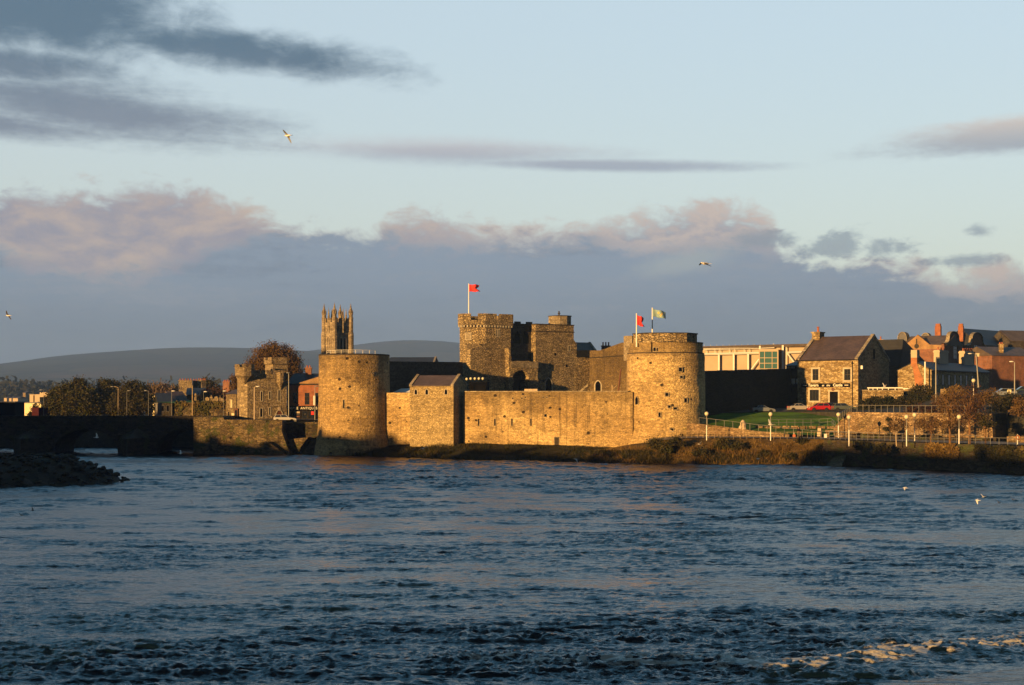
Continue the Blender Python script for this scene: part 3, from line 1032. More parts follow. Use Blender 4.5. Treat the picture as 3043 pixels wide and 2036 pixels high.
# ---- the near bank on the left, out of the picture: unseen blocks added and sized to shade bridge, bank, quay and foam
def west_bank():
    mb = MB()
    mb.poly([(-52, -60, 2.6), (-44, 5, 2.6), (-86, 75, 2.6), (-118, 140, 2.6), (-140, 236, 2.6), (-520, 300, 2.6), (-520, -200, 2.6)])
    mb.poly([(-52, -60, 2.6), (-44, 5, 2.6), (-44, 5, -2), (-52, -60, -2)])
    mb.poly([(-44, 5, 2.6), (-86, 75, 2.6), (-86, 75, -2), (-44, 5, -2)])
    mb.poly([(-86, 75, 2.6), (-118, 140, 2.6), (-118, 140, -2), (-86, 75, -2)])
    mb.poly([(-118, 140, 2.6), (-140, 236, 2.6), (-140, 236, -2), (-118, 140, -2)])
    struct(mb.build('near_bank', M['ground']), 'near left river bank under the unseen shade blocks, left of the view', 'ground')
    A, B = Vector((-60, 10, 0)), Vector((-150, 160, 0))
    ang = math.atan2(B.y - A.y, B.x - A.x)
    names = ['stepped end block', 'widest block', 'lowest block of the row', 'block with the highest ridge', 'narrow block', 'block beside the widest', 'block nearest the bridge', 'low end block']
    for i, (s0, s1, h) in enumerate(((-57, -94, 24.4), (-94, -112, 20.0), (-112, -146, 19.6), (-146, -160, 17.6), (-160, -178, 19.6), (-178, -194, 16.6), (-194, -236, 20.4), (-25, -42, 14.0))):
        k0, k1 = (s0 + 52) / -166, (s1 + 52) / -166
        p0, p1 = A.lerp(B, k0), A.lerp(B, k1)
        L = (p1 - p0).length
        t = thing('unseen_shade_flats', f'unseen block of flats added on the near left bank to cast shade, {names[i]}', 'flats', (p0.x, p0.y, 2.6), ang, 'unseen shade-casting flats along the near left bank')
        H = h - 2.6
        mb = MB()
        mb.box(0, L, 0, 11, -.5, H - 3)
        for x in (0, L - .3):
            mb.prism_xy([(x, 0), (x + .3, 0), (x + .3, 11), (x, 11)], H - 3, H - 2.9)
        mb.raw([(0, 0, H - 2.9), (0, 11, H - 2.9), (0, 5.5, H), (L, 0, H - 2.9), (L, 11, H - 2.9), (L, 5.5, H)], [(0, 2, 1), (3, 4, 5)])
        mb.build('wall', M['cream'], t)
        mb = MB()
        mb.raw([(-.1, -.4, H - 3.05), (L + .1, -.4, H - 3.05), (L + .1, 5.5, H + .1), (-.1, 5.5, H + .1), (-.1, 11.4, H - 3.05), (L + .1, 11.4, H - 3.05)], [(0, 1, 2, 3), (3, 2, 5, 4)])
        r = mb.build('roof', M['slate'], t)
        for q in (.25, .75):
            mb = MB()
            mb.box(L * q - .8, L * q + .8, 5, 6, H - .6, H + 1.1)
            mb.build('chimney', M['brick_d'], r)
        wn = None
        for fl in range(int(H // 3.4)):
            for c in range(max(2, int(L // 5))):
                x, z = (c + .5) * L / max(2, int(L // 5)), 1.2 + fl * 3.3
                if z > H - 5:
                    continue
                if wn is None:
                    mb = MB()
                    mb.box(-.6, .6, -.05, .0, 0, 1.6)
                    wn = mb.build('window', M['glass'], t, loc=(x, -.004, z))
                else:
                    cp = wn.copy()
                    COL.objects.link(cp)
                    cp.parent = t
                    cp.location = (x, -.004, z)
west_bank()
# ------------------------------------------------------------------ castle
def arch_pts(x0, x1, z0, z1, n=8, point=0.75):
    """outline of a pointed opening"""
    w = (x1 - x0) / 2
    sp = min(z1 - z0 - 0.1, w * 1.25)
    zs = z1 - sp
    xm = (x0 + x1) / 2
    L = [(x0, z0)]
    for i in range(n + 1):
        t = i / n
        L.append((x0 + w * t, zs + sp * math.sin(t * math.pi / 2) ** point))
    for i in range(n - 1, -1, -1):
        t = i / n
        L.append((x1 - w * t, zs + sp * math.sin(t * math.pi / 2) ** point))
    L.append((x1, z0))
    return L

def ring_xz(mb, outer, inner, y0, y1):
    """frame between two outlines with the same number of points, extruded from y0 (front) to y1"""
    n = len(outer)
    for k in range(n):
        k2 = (k + 1) % n
        o1, o2, i1, i2 = outer[k], outer[k2], inner[k], inner[k2]
        mb.poly([(o1[0], y0, o1[1]), (o2[0], y0, o2[1]), (i2[0], y0, i2[1]), (i1[0], y0, i1[1])])
        mb.poly([(i1[0], y0, i1[1]), (i2[0], y0, i2[1]), (i2[0], y1, i2[1]), (i1[0], y1, i1[1])])
        mb.poly([(o1[0], y1, o1[1]), (o2[0], y1, o2[1]), (o2[0], y0, o2[1]), (o1[0], y0, o1[1])])

def opening(parent, x0, x1, z0, z1, y=0.0, name='window', fm=None, dm=None, fw=0.16, arch=False, proud=0.05, bars=None, barm=None, face=None):
    """window or door seen in a wall plane y: dressed frame standing a little proud, dark pane set back inside it.
    face: optional Matrix that carries (x, y, z) of a flat wall onto another face"""
    fm = fm or M['dressed']
    dm = dm or M['void']
    inner = arch_pts(x0, x1, z0, z1) if arch else [(x0, z0), (x0, z1), (x1, z1), (x1, z0)]
    outer = arch_pts(x0 - fw, x1 + fw, z0 - fw * 0.6, z1 + fw) if arch else [(x0 - fw, z0 - fw), (x0 - fw, z1 + fw), (x1 + fw, z1 + fw), (x1 + fw, z0 - fw)]
    mb = MB()
    ring_xz(mb, outer, inner, y - proud, y + 0.01)
    if face is not None:
        mb.v = [tuple(face @ Vector(p)) for p in mb.v]
    f = mb.build(name, fm, parent)
    mb = MB()
    pts = [(a, y - 0.012, b) for a, b in inner]
    mb.poly(pts)
    if face is not None:
        mb.v = [tuple(face @ Vector(p)) for p in mb.v]
    mb.build('pane' if name != 'door' else 'door_leaf', dm, f)
    if bars:
        mb = MB()
        nx, nz = bars
        for i in range(1, nx):
            xm = x0 + (x1 - x0) * i / nx
            mb.box(xm - 0.035, xm + 0.035, y - 0.04, y - 0.015, z0, z1)
        for j in range(1, nz):
            zm = z0 + (z1 - z0) * j / nz
            mb.box(x0, x1, y - 0.038, y - 0.017, zm - 0.03, zm + 0.03)
        if face is not None:
            mb.v = [tuple(face @ Vector(p)) for p in mb.v]
        mb.build('glazing_bars', barm or M['white'], f)
    return f

def on_drum(r, ang, zc=0):
    """matrix that carries a flat wall (x right, y=0 surface, z up) onto a drum of radius r, facing angle ang (0 = towards -y, + to the right)"""
    return Matrix.Rotation(ang, 4, 'Z') @ Matrix.Translation((0, -r, 0))

def ragged_lathe(mb, prof, n, amp, seed):
    k0 = len(mb.v)
    mb.lathe(prof, n)
    for i in range(k0, len(mb.v)):
        x, y, z = mb.v[i]
        d = 1 + amp * (mnoise.noise(Vector((x * 0.5 + seed, y * 0.5, z * 0.5))) + 0.6 * mnoise.noise(Vector((x * 1.7 + seed, y * 1.7, z * 1.7))))
        mb.v[i] = (x * d, y * d, z)

# ---- left round tower
def left_tower():
    D = 236.8
    c = Vector((xat(1052.5, D), D, 0))
    t = thing('round_tower', 'big plain round stone tower left of the castle wall, white rail on top', 'tower', c)
    mb = MB()
    zs = [-1.2, 0.3, 1.6, 3.0, 4.2] + list(np.linspace(5, 16.5, 20)) + [16.95, 17.12]
    rs = [7.45, 7.2, 6.85, 6.5, 6.3] + list(np.linspace(6.22, 6.08, 20)) + [6.1, 6.1]
    ragged_lathe(mb, list(zip(rs, zs)), 96, 0.008, 2)
    mb.build('wall', M['tower'], t)
    mb = MB()
    mb.lathe([(6.08, 17.125), (6.12, 17.13), (6.12, 17.36), (5.6, 17.40), (5.6, 17.2), (0.0, 17.2)], 64)
    mb.build('coping', M['soffit'], t)
    for (u, va, vb, w) in ((1023, 1189, 1213, 0.22), (1107, 1106, 1116, 0.16)):
        ang = math.asin(max(-1, min(1, (xat(u, D - 5.5) - c.x) / 6.15)))
        ang -= math.atan2(c.x, D) * 0
        zb, za = zat(vb, D - 6), zat(va, D - 6)
        opening(t, -w / 2, w / 2, zb, za, 0.0, 'arrow_slit', M['ashlar'], M['void'], 0.09, proud=0.03, face=on_drum(6.2, ang))
    # white rail along the river side of the roof
    rail = thing('safety_rail', 'low white safety rail along the top of the left round tower', 'railing', c + Vector((0, 0, 17.38)))
    mb = MB()
    for zz, rr in ((0.62, 0.032), (0.3, 0.024)):
        pts = [(5.0 * math.cos(a), 5.0 * math.sin(a), zz) for a in np.linspace(R(208), R(322), 24)]
        mb.tube(pts, rr, 6)
    mb.build('rail', M['white'], rail)
    for a in np.linspace(R(208), R(322), 9):
        mb = MB()
        mb.tube([(0, 0, 0), (0, 0, 0.62)], 0.035, 6)
        mb.build('post', M['white'], rail, loc=(5.0 * math.cos(a), 5.0 * math.sin(a), 0))
left_tower()

# ---- right round tower
def right_tower():
    D = 223.0
    c = Vector((xat(1978, D), D, 0))
    t = thing('round_tower', 'big pitted round stone tower right of the castle wall, two flagpoles on it', 'tower', c)
    mb = MB()
    zs = [0.2, 1.2, 2.3, 3.4, 4.2] + list(np.linspace(5, 15.4, 20)) + [16.3, 16.9, 17.1]
    rs = [8.2, 7.7, 7.3, 6.95, 6.6] + list(np.linspace(6.5, 6.33, 20)) + [6.36, 6.3, 6.12]
    ragged_lathe(mb, list(zip(rs, zs)), 96, 0.010, 7)
    mb.build('wall', M['tower_right'], t)
    mb = MB()
    # parapet ring with one gap at the left and one embrasure
    def seg(a0, a1, z0, z1, r0=5.55, r1=6.02):
        n = max(3, int((a1 - a0) / 0.07))
        vs, fs = [], []
        for i in range(n + 1):
            a = a0 + (a1 - a0) * i / n
            s_, c_ = math.sin(a), -math.cos(a)
            for r_, z_ in ((r1, z0), (r1, z1), (r0, z1), (r0, z0)):
                vs.append((r_ * s_, r_ * c_, z_))
        for i in range(n):
            for k in range(4):
                k2 = (k + 1) % 4
                fs.append((i * 4 + k, (i + 1) * 4 + k, (i + 1) * 4 + k2, i * 4 + k2))
        fs += [(0, 1, 2, 3), tuple(n * 4 + k for k in (3, 2, 1, 0))]
        mb.raw(vs, fs)
    seg(R(-80), R(-29), 17.0, 18.75)
    seg(R(-18), R(200), 17.0, 18.72)
    seg(R(-29), R(-18), 17.0, 17.25)
    seg(R(-29), R(-18), 17.25, 18.75, 5.35, 5.60)
    seg(R(200), R(272), 17.0, 18.1)
    mb.build('parapet', M['tower_right'], t)
    mb = MB()
    seg_pts = [(6.12, 18.72), (6.12, 18.84), (5.5, 18.84), (5.5, 18.72)]
    mb.lathe([(5.5, 18.73), (6.10, 18.74), (6.12, 18.86), (5.5, 18.9)], 64, a0=R(-108), a1=R(110))
    mb.build('coping', M['soffit'], t)
    mb = MB()
    mb.lathe([(6.13, 17.02), (6.27, 17.04), (6.27, 17.16), (6.0, 17.2)], 72)
    mb.build('string_course', M['soffit'], t)
    # cap house: polygon set back behind the parapet
    cap = [(-5.35, -0.6), (-3.6, -3.7), (-0.2, -4.6), (2.95, -4.1), (5.0, -1.0), (5.0, 3.0), (1.0, 5.2), (-4.4, 4.0)]
    mb = MB()
    mb.prism_xy(cap, 17.0, 20.22)
    mb.build('cap_house', M['rubble'], t)
    mb = MB()
    mb.prism_xy([(x * 1.03, y * 1.03) for x, y in cap], 20.22, 20.38)
    mb.build('cap_roof', M['soffit'], t)
    # small stair turret at the left of the cap
    mb = MB()
    mb.prism_xy([(-6.75, 1.2), (-5.5, -0.2), (-4.6, 0.7), (-5.4, 2.4)], 16.0, 20.05)
    mb.build('stair_turret', M['ashlar'], t)
    # openings
    def drum_open(u, va, vb, w, **kw):
        Dn = D - 5.6
        ang = math.asin(max(-1, min(1, (xat(u, Dn) - c.x) / 6.45)))
        z0, z1 = zat(vb, Dn), zat(va, Dn)
        return opening(t, -w / 2, w / 2, z0, z1, 0.0, kw.pop('name', 'window'), kw.pop('fm', M['ashlar']), M['void'], 0.12, proud=0.06, face=on_drum(kw.pop('r', 6.42), ang), **kw)
    drum_open(1896, 1180, 1202, 0.62, arch=True, r=6.52)
    drum_open(1940.5, 1033, 1043, 0.42, r=5.66)
    drum_open(1950.5, 1033, 1043, 0.42, r=5.66)
    for (u, va, vb, w) in ((2020, 1093, 1104, 0.55), (2023, 1117, 1124, 0.45), (1980, 1168, 1177, 0.5), (2036, 1184, 1195, 0.5), (1987, 1205, 1212, 0.4), (2005, 1211, 1217, 0.55), (1959, 1226, 1239, 0.3), (1880, 1270, 1277, 0.4), (1994, 1273, 1281, 0.5)):
        drum_open(u, va, vb, w, name='putlog_hole', r=6.5)
right_tower()

# ---- river curtain wall
CF = Frame(1114, 235.0, 20.0)
def curtain():
    zt = 10.75
    xl = CF.x(1096)
    xg0, xg1 = CF.x(1219), CF.x(1386)
    xr = CF.x(1880)
    # left length
    t = framed('curtain_wall', 'pocked short length of castle wall between the left round tower and the gabled house', 'wall', CF)
    mb = MB()
    def wall(x0, x1, z1, seed):
        n = int((x1 - x0) / 0.45)
        top = [(x0 + (x1 - x0) * i / n, z1 + 0.07 * mnoise.noise(Vector((i * 0.6, seed, 0)))) for i in range(n + 1)]
        mb.prism_xz([(x0, 0.0)] + top + [(x1, 0.0)], 0.0, 2.2)
    wall(xl, xg0 + 0.3, zt, 1)
    mb.build('wall', M['tower'], t)
    # stepped buttress against it
    bx0, bx1 = CF.x(1104.5), CF.x(1119.5)
    zb, ztop = 0.3, CF.z(1110, 1233)
    mb = MB()
    zm = CF.z(1110, 1300, -0.8)
    mb.prism_xz([(bx0 - 0.55, zb), (bx0, zm), (bx0, ztop), (bx1, ztop), (bx1, zm), (bx1 - 0.1, zb)], -0.95, 0.3)
    mb.build('buttress', M['ashlar'], t)
    # right length
    t = framed('curtain_wall', 'long golden castle wall facing the river with narrow slits', 'wall', CF)
    mb = MB()
    wall(xg1 - 0.6, xr, zt + 0.1, 2)
    mb.build('wall', M['castle'], t)
    mb = MB()
    mb.box(xg1 - 0.6, xr - 0.8, -0.07, 2.25, zt + 0.14, zt + 0.26)
    mb.build('coping', M['coping'], t)
    for u in (1422.5, 1470.7, 1521.4, 1577.9):
        z0, z1 = CF.z(u, 1265), CF.z(u, 1245)
        x = CF.x(u)
        opening(t, x - 0.11, x + 0.11, z0, z1, 0.0, 'arrow_slit', M['ashlar'], M['void'], 0.07, proud=0.02)
    for (u, v, w, h) in ((1621, 1235, 0.4, 0.4), (1524, 1184, 0.2, 0.25), (1551, 1184, 0.22, 0.2), (1561, 1181, 0.2, 0.2), (1614, 1181, 0.18, 0.2), (1625, 1181, 0.2, 0.18), (1394, 1250, 0.15, 0.18)):
        x, z = CF.p(u, v)
        opening(t, x - w / 2, x + w / 2, z - h / 2, z + h / 2, 0.0, 'putlog_hole', M['ashlar'], M['void'], 0.06, proud=0.015)
    x0, z0 = CF.p(1648, 1322)
    x1, z1 = CF.p(1661, 1300)
    opening(t, x0, x1, z0 - 0.2, z1, 0.0, 'door', M['ashlar'], M['soffit'], 0.1, proud=0.03)
curtain()

# ---- gabled water gate house
GF = Frame(1218, 224.2, 20.0)
GF.o = CF.world(CF.x(1218, -2.7), -2.7, 0)
def gate_house():
    t = framed('gabled_house', 'tall narrow gabled stone house built out from the castle wall', 'house', GF)
    w = GF.x(1347.5)
    dep = 5.9
    ze = GF.z(1280, 1147)
    zr = zat(1118.5, GF.o.y + 1.0)
    mb = MB()
    mb.prism_xz([(0, 0.2), (0, ze), (w, ze), (w, 0.2)], 0, dep)
    ym = dep / 2
    for xx in (0.0, w - 0.45):
        mb.raw([(xx, 0, ze), (xx, dep, ze), (xx, ym, zr), (xx + .45, 0, ze), (xx + .45, dep, ze), (xx + .45, ym, zr)],
               [(0, 2, 1), (3, 4, 5), (0, 3, 5, 2), (1, 2, 5, 4)])
    mb.build('wall', M['house_stone'], t)
    mb = MB()
    ov = 0.18
    for s in (0, 1):
        y0 = -ov if s == 0 else dep + ov
        dz = -(zr - ze) / ym * ov
        a, b_ = 0.40, w - 0.40
        mb.raw([(a, y0, ze + dz + 0.05), (b_, y0, ze + dz + 0.05), (b_, ym, zr + 0.05), (a, ym, zr + 0.05), (a, y0, ze + dz + 0.17), (b_, y0, ze + dz + 0.17), (b_, ym, zr + 0.17), (a, ym, zr + 0.17)],
               [(0, 1, 2, 3), (4, 7, 6, 5), (0, 4, 5, 1), (2, 6, 7, 3), (0, 3, 7, 4), (1, 5, 6, 2)])
    mb.build('roof', M['slate_p'], t)
    for xx in (-0.06, w - 0.42):
        mb = MB()
        for s in (-1, 1):
            y0 = ym + s * (ym + 0.2)
            d = Vector((0, ym - y0, zr - ze))
            z0 = ze - 0.08
            mb.raw([(xx, y0, z0), (xx + .5, y0, z0), (xx + .5, ym, zr + 0.12), (xx, ym, zr + 0.12), (xx, y0, z0 + .32), (xx + .5, y0, z0 + .32), (xx + .5, ym, zr + .40), (xx, ym, zr + .40)],
                   [(0, 1, 2, 3), (4, 7, 6, 5), (0, 4, 5, 1), (2, 6, 7, 3), (0, 3, 7, 4), (1, 5, 6, 2)])
        mb.build('verge_coping', M['coping'], t)
    for u in (1236, 1268.5, 1325.5):
        x = GF.x(u)
        opening(t, x - 0.24, x + 0.24, GF.z(u, 1172.5), GF.z(u, 1157), 0.0, 'window', M['dressed'], M['void'], 0.12, arch=True, proud=0.05)
    # dark wooden ledges on the shaded side
    return t
gate_house()

# ---- north curtain running back from the left tower to the keep
NFa = at(1150, 1100, 241.0)
NFb = at(1375, 1100, 262.0)
def north_wall():
    d = Vector((NFb.x - NFa.x, NFb.y - NFa.y, 0))
    L = d.length
    t = thing('inner_wall', 'high grey castle wall in shade behind the gabled house', 'wall', (NFa.x, NFa.y, 0), math.atan2(d.y, d.x))
    mb = MB()
    n = 30
    za, zb = zat(1074, 241), zat(1076, 262)
    mb.prism_xz([(0, 2)] + [(L * i / n, za + (zb - za) * i / n + 0.06 * mnoise.noise(Vector((i * .7, 4, 0)))) for i in range(n + 1)] + [(L, 2)], 0, 1.6)
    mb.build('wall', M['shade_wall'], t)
north_wall()

def lean_roof(name, label, D, u0, u1, vr, ve, alpha=0, depth=6.0, m='slate'):
    """plain slate roof of a house whose walls are hidden below"""
    fr = Frame(u0, D, alpha)
    t = framed(name, label, 'house', fr)
    L = fr.x(u1)
    ze, zr = fr.z(u0, ve), zat(vr, D + depth / 2)
    mb = MB()
    mb.prism_xz([(0, 3), (0, ze), (L, ze), (L, 3)], 0, depth)
    ym = depth / 2
    for xx in (0.0, L - 0.4):
        mb.raw([(xx, 0, ze), (xx, depth, ze), (xx, ym, zr), (xx + .4, 0, ze), (xx + .4, depth, ze), (xx + .4, ym, zr)], [(0, 2, 1), (3, 4, 5), (0, 3, 5, 2), (1, 2, 5, 4)])
    mb.build('wall', M['shade_wall'], t)
    mb = MB()
    for s in (-1, 1):
        y0 = ym + s * (ym + .25)
        mb.raw([(0.3, y0, ze - .05), (L - .3, y0, ze - .05), (L - .3, ym, zr + .05), (0.3, ym, zr + .05), (0.3, y0, ze + .12), (L - .3, y0, ze + .12), (L - .3, ym, zr + .2), (0.3, ym, zr + .2)],
               [(0, 1, 2, 3), (4, 7, 6, 5), (0, 4, 5, 1), (2, 6, 7, 3), (0, 3, 7, 4), (1, 5, 6, 2)])
    mb.build('roof', M[m], t)
    mb = MB()
    for s in (-1, 1):
        y0 = ym + s * (ym + .3)
        mb.raw([(L - .3, y0, ze - .1), (L + .1, y0, ze - .1), (L + .1, ym, zr + .1), (L - .3, ym, zr + .1), (L - .3, y0, ze + .25), (L + .1, y0, ze + .25), (L + .1, ym, zr + .36), (L - .3, ym, zr + .36)],
               [(0, 1, 2, 3), (4, 7, 6, 5), (0, 4, 5, 1), (2, 6, 7, 3), (0, 3, 7, 4), (1, 5, 6, 2)])
    mb.build('verge_coping', M['coping'], t)
    return t
lean_roof('slate_house', 'long slate roof ridge showing over the shaded castle wall', 292, 1150, 1291, 1064.5, 1079, 4)

# ---- keep (gatehouse with two square towers)
KF = Frame(1398, 261.0, -33.0)
def crenel(mb, P, z0, zlow, zhigh, th, gaps, closed=True):
    """wall along plan polyline P; gaps: {edge index: [(t0, t1), ...]} drop to zlow"""
    n = len(P) if closed else len(P) - 1
    for i in range(n):
        a, b_ = Vector(P[i]), Vector(P[(i + 1) % len(P)])
        d = (b_ - a)
        nrm = Vector((d.y, -d.x)).normalized()
        cuts = [0.0]
        for g in gaps.get(i, []):
            cuts += [g[0], g[1]]
        cuts.append(1.0)
        for k in range(len(cuts) - 1):
            p, q = a + d * cuts[k], a + d * cuts[k + 1]
            z1 = zlow if k % 2 else zhigh
            pi, qi = p - nrm * th, q - nrm * th
            mb.prism_xy([tuple(p), tuple(q), tuple(qi), tuple(pi)], z0, z1)

def keep():
    t = framed('castle_keep', 'tall twin-towered stone gatehouse rising behind the castle wall', 'castle', KF)
    X = lambda u, d=0.0: KF.x(u, d)
    Z = lambda u, v, d=0.0: KF.z(u, v, d)
    x1 = X(1518)
    ch = X(1443)
    dep = 6.5
    zt = Z(1460, 966)
    zc1, zc0 = Z(1443, 1020), Z(1398, 1040)
    # west tower
    mb = MB()
    q1, q2 = ch * .75, 4.0
    up = [(ch, 0), (x1, 0), (x1, 9), (3, 9), (0, q2), (0, q1)]
    mb.prism_xy(up, zc1, zt)
    low = [(0, 0), (x1, 0), (x1, 9), (3, 9), (0, q2)]
    mb.prism_xy(low, 4, zc0)
    # broach between the square foot and the cut corner
    mb.raw([(0, 0, zc0), (x1, 0, zc0), (x1, 9, zc0), (3, 9, zc0), (0, q2, zc0), (ch, 0, zc1), (x1, 0, zc1), (x1, 9, zc1), (3, 9, zc1), (0, q2, zc1), (0, q1, zc1)],
           [(0, 1, 6, 5), (1, 2, 7, 6), (2, 3, 8, 7), (3, 4, 9, 8), (4, 0, 10, 9), (0, 5, 10)])
    mb.build('west_tower', M['rubble'], t)
    # parapet on corbels
    mb = MB()
    o = 0.35
    pp = [(ch - 0.2, -o), (x1 + o, -o), (x1 + o, 9), (3, 9.3), (-o, q2 + .1), (-o, q1 - 0.2)]
    zlow, zhi = Z(1460, 951), Z(1460, 932.5)
    crenel(mb, pp, zt - 0.05, zlow, zhi, 0.5, {0: [(0.40, 0.52)], 5: [(0.36, 0.66)], 1: [(0.3, 0.45)], 3: [(0.4, 0.55)]})
    mb.prism_xy([(x * 0.98 + 0.06, y * 0.98 + 0.06) for x, y in pp], zt - 0.02, zt + 0.5)
    mb.cur = 1
    for i in (0, 4, 5):
        a, b_ = Vector(pp[i]), Vector(pp[(i + 1) % 6])
        L = (b_ - a).length
        k = max(3, int(L / 0.62))
        d = (b_ - a) / k
        nrm = Vector((d.y, -d.x)).normalized()
        for j in range(k):
            p = a + d * (j + 0.25)
            q = a + d * (j + 0.7)
            mb.prism_xy([tuple(p - nrm * .02), tuple(q - nrm * .02), tuple(q - nrm * .6), tuple(p - nrm * .6)], zt - 0.42, zt - 0.06)
    mb.build('parapet', [M['rubble'], M['dressed']], t)
    # windows of the west tower
    for u0, u1 in ((1474.5, 1478), (1481, 1484.5)):
        opening(t, X(u0), X(u1), Z(1479, 1000), Z(1479, 980), 0.0, 'window', M['dressed'], M['void'], 0.1, proud=0.05)
    a = math.atan2(1, 1)
    # flat wall -> cut corner face
    P0, P1 = Vector((0, q1)), Vector((ch, 0))
    fx = (P1 - P0).normalized()
    fm_ = Matrix(((fx.x, -fx.y, 0, P0.x), (fx.y, fx.x, 0, P0.y), (0, 0, 1, 0), (0, 0, 0, 1)))
    Lc = (P1 - P0).length
    opening(t, Lc * 0.10, Lc * 0.10 + 0.95, Z(1398, 1008, 1), Z(1398, 990, 1), 0.0, 'window', M['dressed'], M['ashlar'], 0.14, proud=0.05, face=fm_)
    # set-back middle with two arches
    x2 = X(1591.5)
    rd = 1.55
    zm = Z(1550, 963, rd)
    mb = MB()
    mb.box(x1 - 0.5, x2 + 0.5, rd, rd + 3, 4, zm)
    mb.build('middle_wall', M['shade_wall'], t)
    mb = MB()
    P = [(x1 - 0.2, rd - 0.12), (x2 + 0.2, rd - 0.12)]
    crenel(mb, P, zm, Z(1550, 968, rd) + 0.4, Z(1550, 956, rd), 0.5, {0: [(0.12, 0.36), (0.56, 0.8)]}, closed=False)
    mb.build('middle_battlement', M['shade_wall'], t)
    for u0, u1 in ((1528, 1546), (1554, 1572)):
        opening(t, X(u0, rd), X(u1, rd), Z(1550, 1021, rd), Z(1550, 985, rd), rd, 'window', M['shade_wall'], M['void'], 0.15, arch=True, proud=0.06)
    opening(t, X(1568, rd), X(1580, rd), Z(1570, 1078, rd), Z(1570, 1049, rd), rd, 'door', M['shade_wall'], M['void'], 0.12, arch=True, proud=0.05)
    # east tower
    x3 = X(1705)
    ze = Z(1650, 966)
    mb = MB()
    xk = X(1714)
    zk0, zk1 = Z(1705, 1022), Z(1705, 1010)
    mb.prism_xz([(x2, 4), (x2, ze), (x3, ze), (x3, zk1), (xk, zk0), (xk, 4)], 0, 8.5)
    mb.build('east_tower', M['rubble'], t)
    mb = MB()
    mb.box(x2 - 0.12, x3 + 0.12, -0.12, 8.6, Z(1650, 987), Z(1650, 984.5))
    mb.box(x2 - 0.10, x3 + 0.10, -0.10, 8.6, ze - 0.02, ze + 0.16)
    mb.build('string_course', M['soffit'], t)
    tx0, tx1 = X(1652, 1), X(1705)
    zt2 = Z(1680, 939)
    w = tx1 - tx0
    mb = MB()
    mb.prism_xy([(tx0, 1.3), (tx0 + w * 0.18, 0.55), (tx0 + w * .62, 0.35), (tx1 - 0.02, 0.9), (tx1 - 0.02, 3.6), (tx0, 3.6)], ze, zt2)
    mb.build('turret', M['ashlar'], t)
    mb = MB()
    mb.prism_xy([(tx0 - .1, 1.2), (tx0 + w * 0.18, 0.43), (tx0 + w * .62, 0.22), (tx1 + 0.1, 0.8), (tx1 + 0.1, 3.7), (tx0 - .1, 3.7)], zt2, zt2 + 0.14)
    mb.lathe([(0.25, zt2 + 0.14), (0.12, zt2 + 0.35), (0.28, zt2 + 0.55), (0.12, zt2 + 0.8), (0.16, zt2 + 1.0), (0.0, zt2 + 1.1)], 8, c=(tx0 + w * 0.32, 1.6))
    mb.build('turret_cap', M['soffit'], t)
    for (u0, u1, va, vb) in ((1689, 1693.5, 1028, 1042),):
        opening(t, X(u0), X(u1), Z(u0, vb), Z(u0, va), 0.0, 'window', M['dressed'], M['void'], 0.12, proud=0.05)
    for (u, v, w_) in ((1650, 1053, 0.45), (1684, 1087, 0.5)):
        x, z = X(u), Z(u, v)
        opening(t, x - w_ / 2, x + w_ / 2, z - .3, z + .25, 0.0, 'putlog_hole', M['rubble'], M['void'], 0.08, proud=0.02)
    opening(t, X(1621), X(1639), Z(1630, 1175), Z(1630, 1125), 0.0, 'door', M['dressed'], M['void'], 0.22, arch=True, proud=0.08)
    # ruined arch and platform joining the towers
    A = lambda u, v, d=-1.3: (KF.x(u, d), KF.z(u, v, d))
    out = [A(1512, 1190), A(1513, 1160), A(1511, 1135), A(1514, 1110), A(1511, 1080), A(1514, 1050), A(1511, 1034), A(1516, 1032), A(1518, 1050), A(1520, 1074), A(1598, 1074), A(1598, 1095),
           A(1600, 1110), A(1597, 1125), A(1602, 1140), A(1598, 1155), A(1601, 1190),
           A(1572, 1190), A(1574, 1160), A(1569, 1140), A(1572, 1122), A(1566, 1108), A(1556, 1101), A(1542, 1100), A(1530, 1106), A(1524, 1120), A(1527, 1140), A(1523, 1160), A(1525, 1190)]
    mb = MB()
    rg = random.Random(4)
    fine = []
    for k in range(len(out)):
        a, b_ = out[k], out[(k + 1) % len(out)]
        ln = math.hypot(b_[0] - a[0], b_[1] - a[1])
        n = max(1, int(ln / 0.35))
        for i in range(n):
            q = i / n
            fine.append((a[0] + (b_[0] - a[0]) * q + rg.uniform(-.13, .13), a[1] + (b_[1] - a[1]) * q + rg.uniform(-.10, .10)))
    mb.prism_xz(fine, -1.3, rd)
    mb.build('ruined_arch', M['rubble'], t)
    mb = MB()
    a0, a1 = A(1517, 1093), A(1599, 1075)
    for k in range(4):
        xa = a0[0] + (a1[0] - a0[0]) * k / 4
        xb = a0[0] + (a1[0] - a0[0]) * (k + 1) / 4
        mb.box(xa + 0.05, xb - 0.05, -1.45, -1.28, a0[1], a1[1])
    mb.build('balcony_panels', M['ashlar'], t)
    opening(t, X(1540, rd), X(1567, rd), Z(1550, 1190, rd), Z(1550, 1119, rd), rd, 'door', M['soffit'], M['void'], 0.25, arch=True, proud=0.06)
    return t
keep()

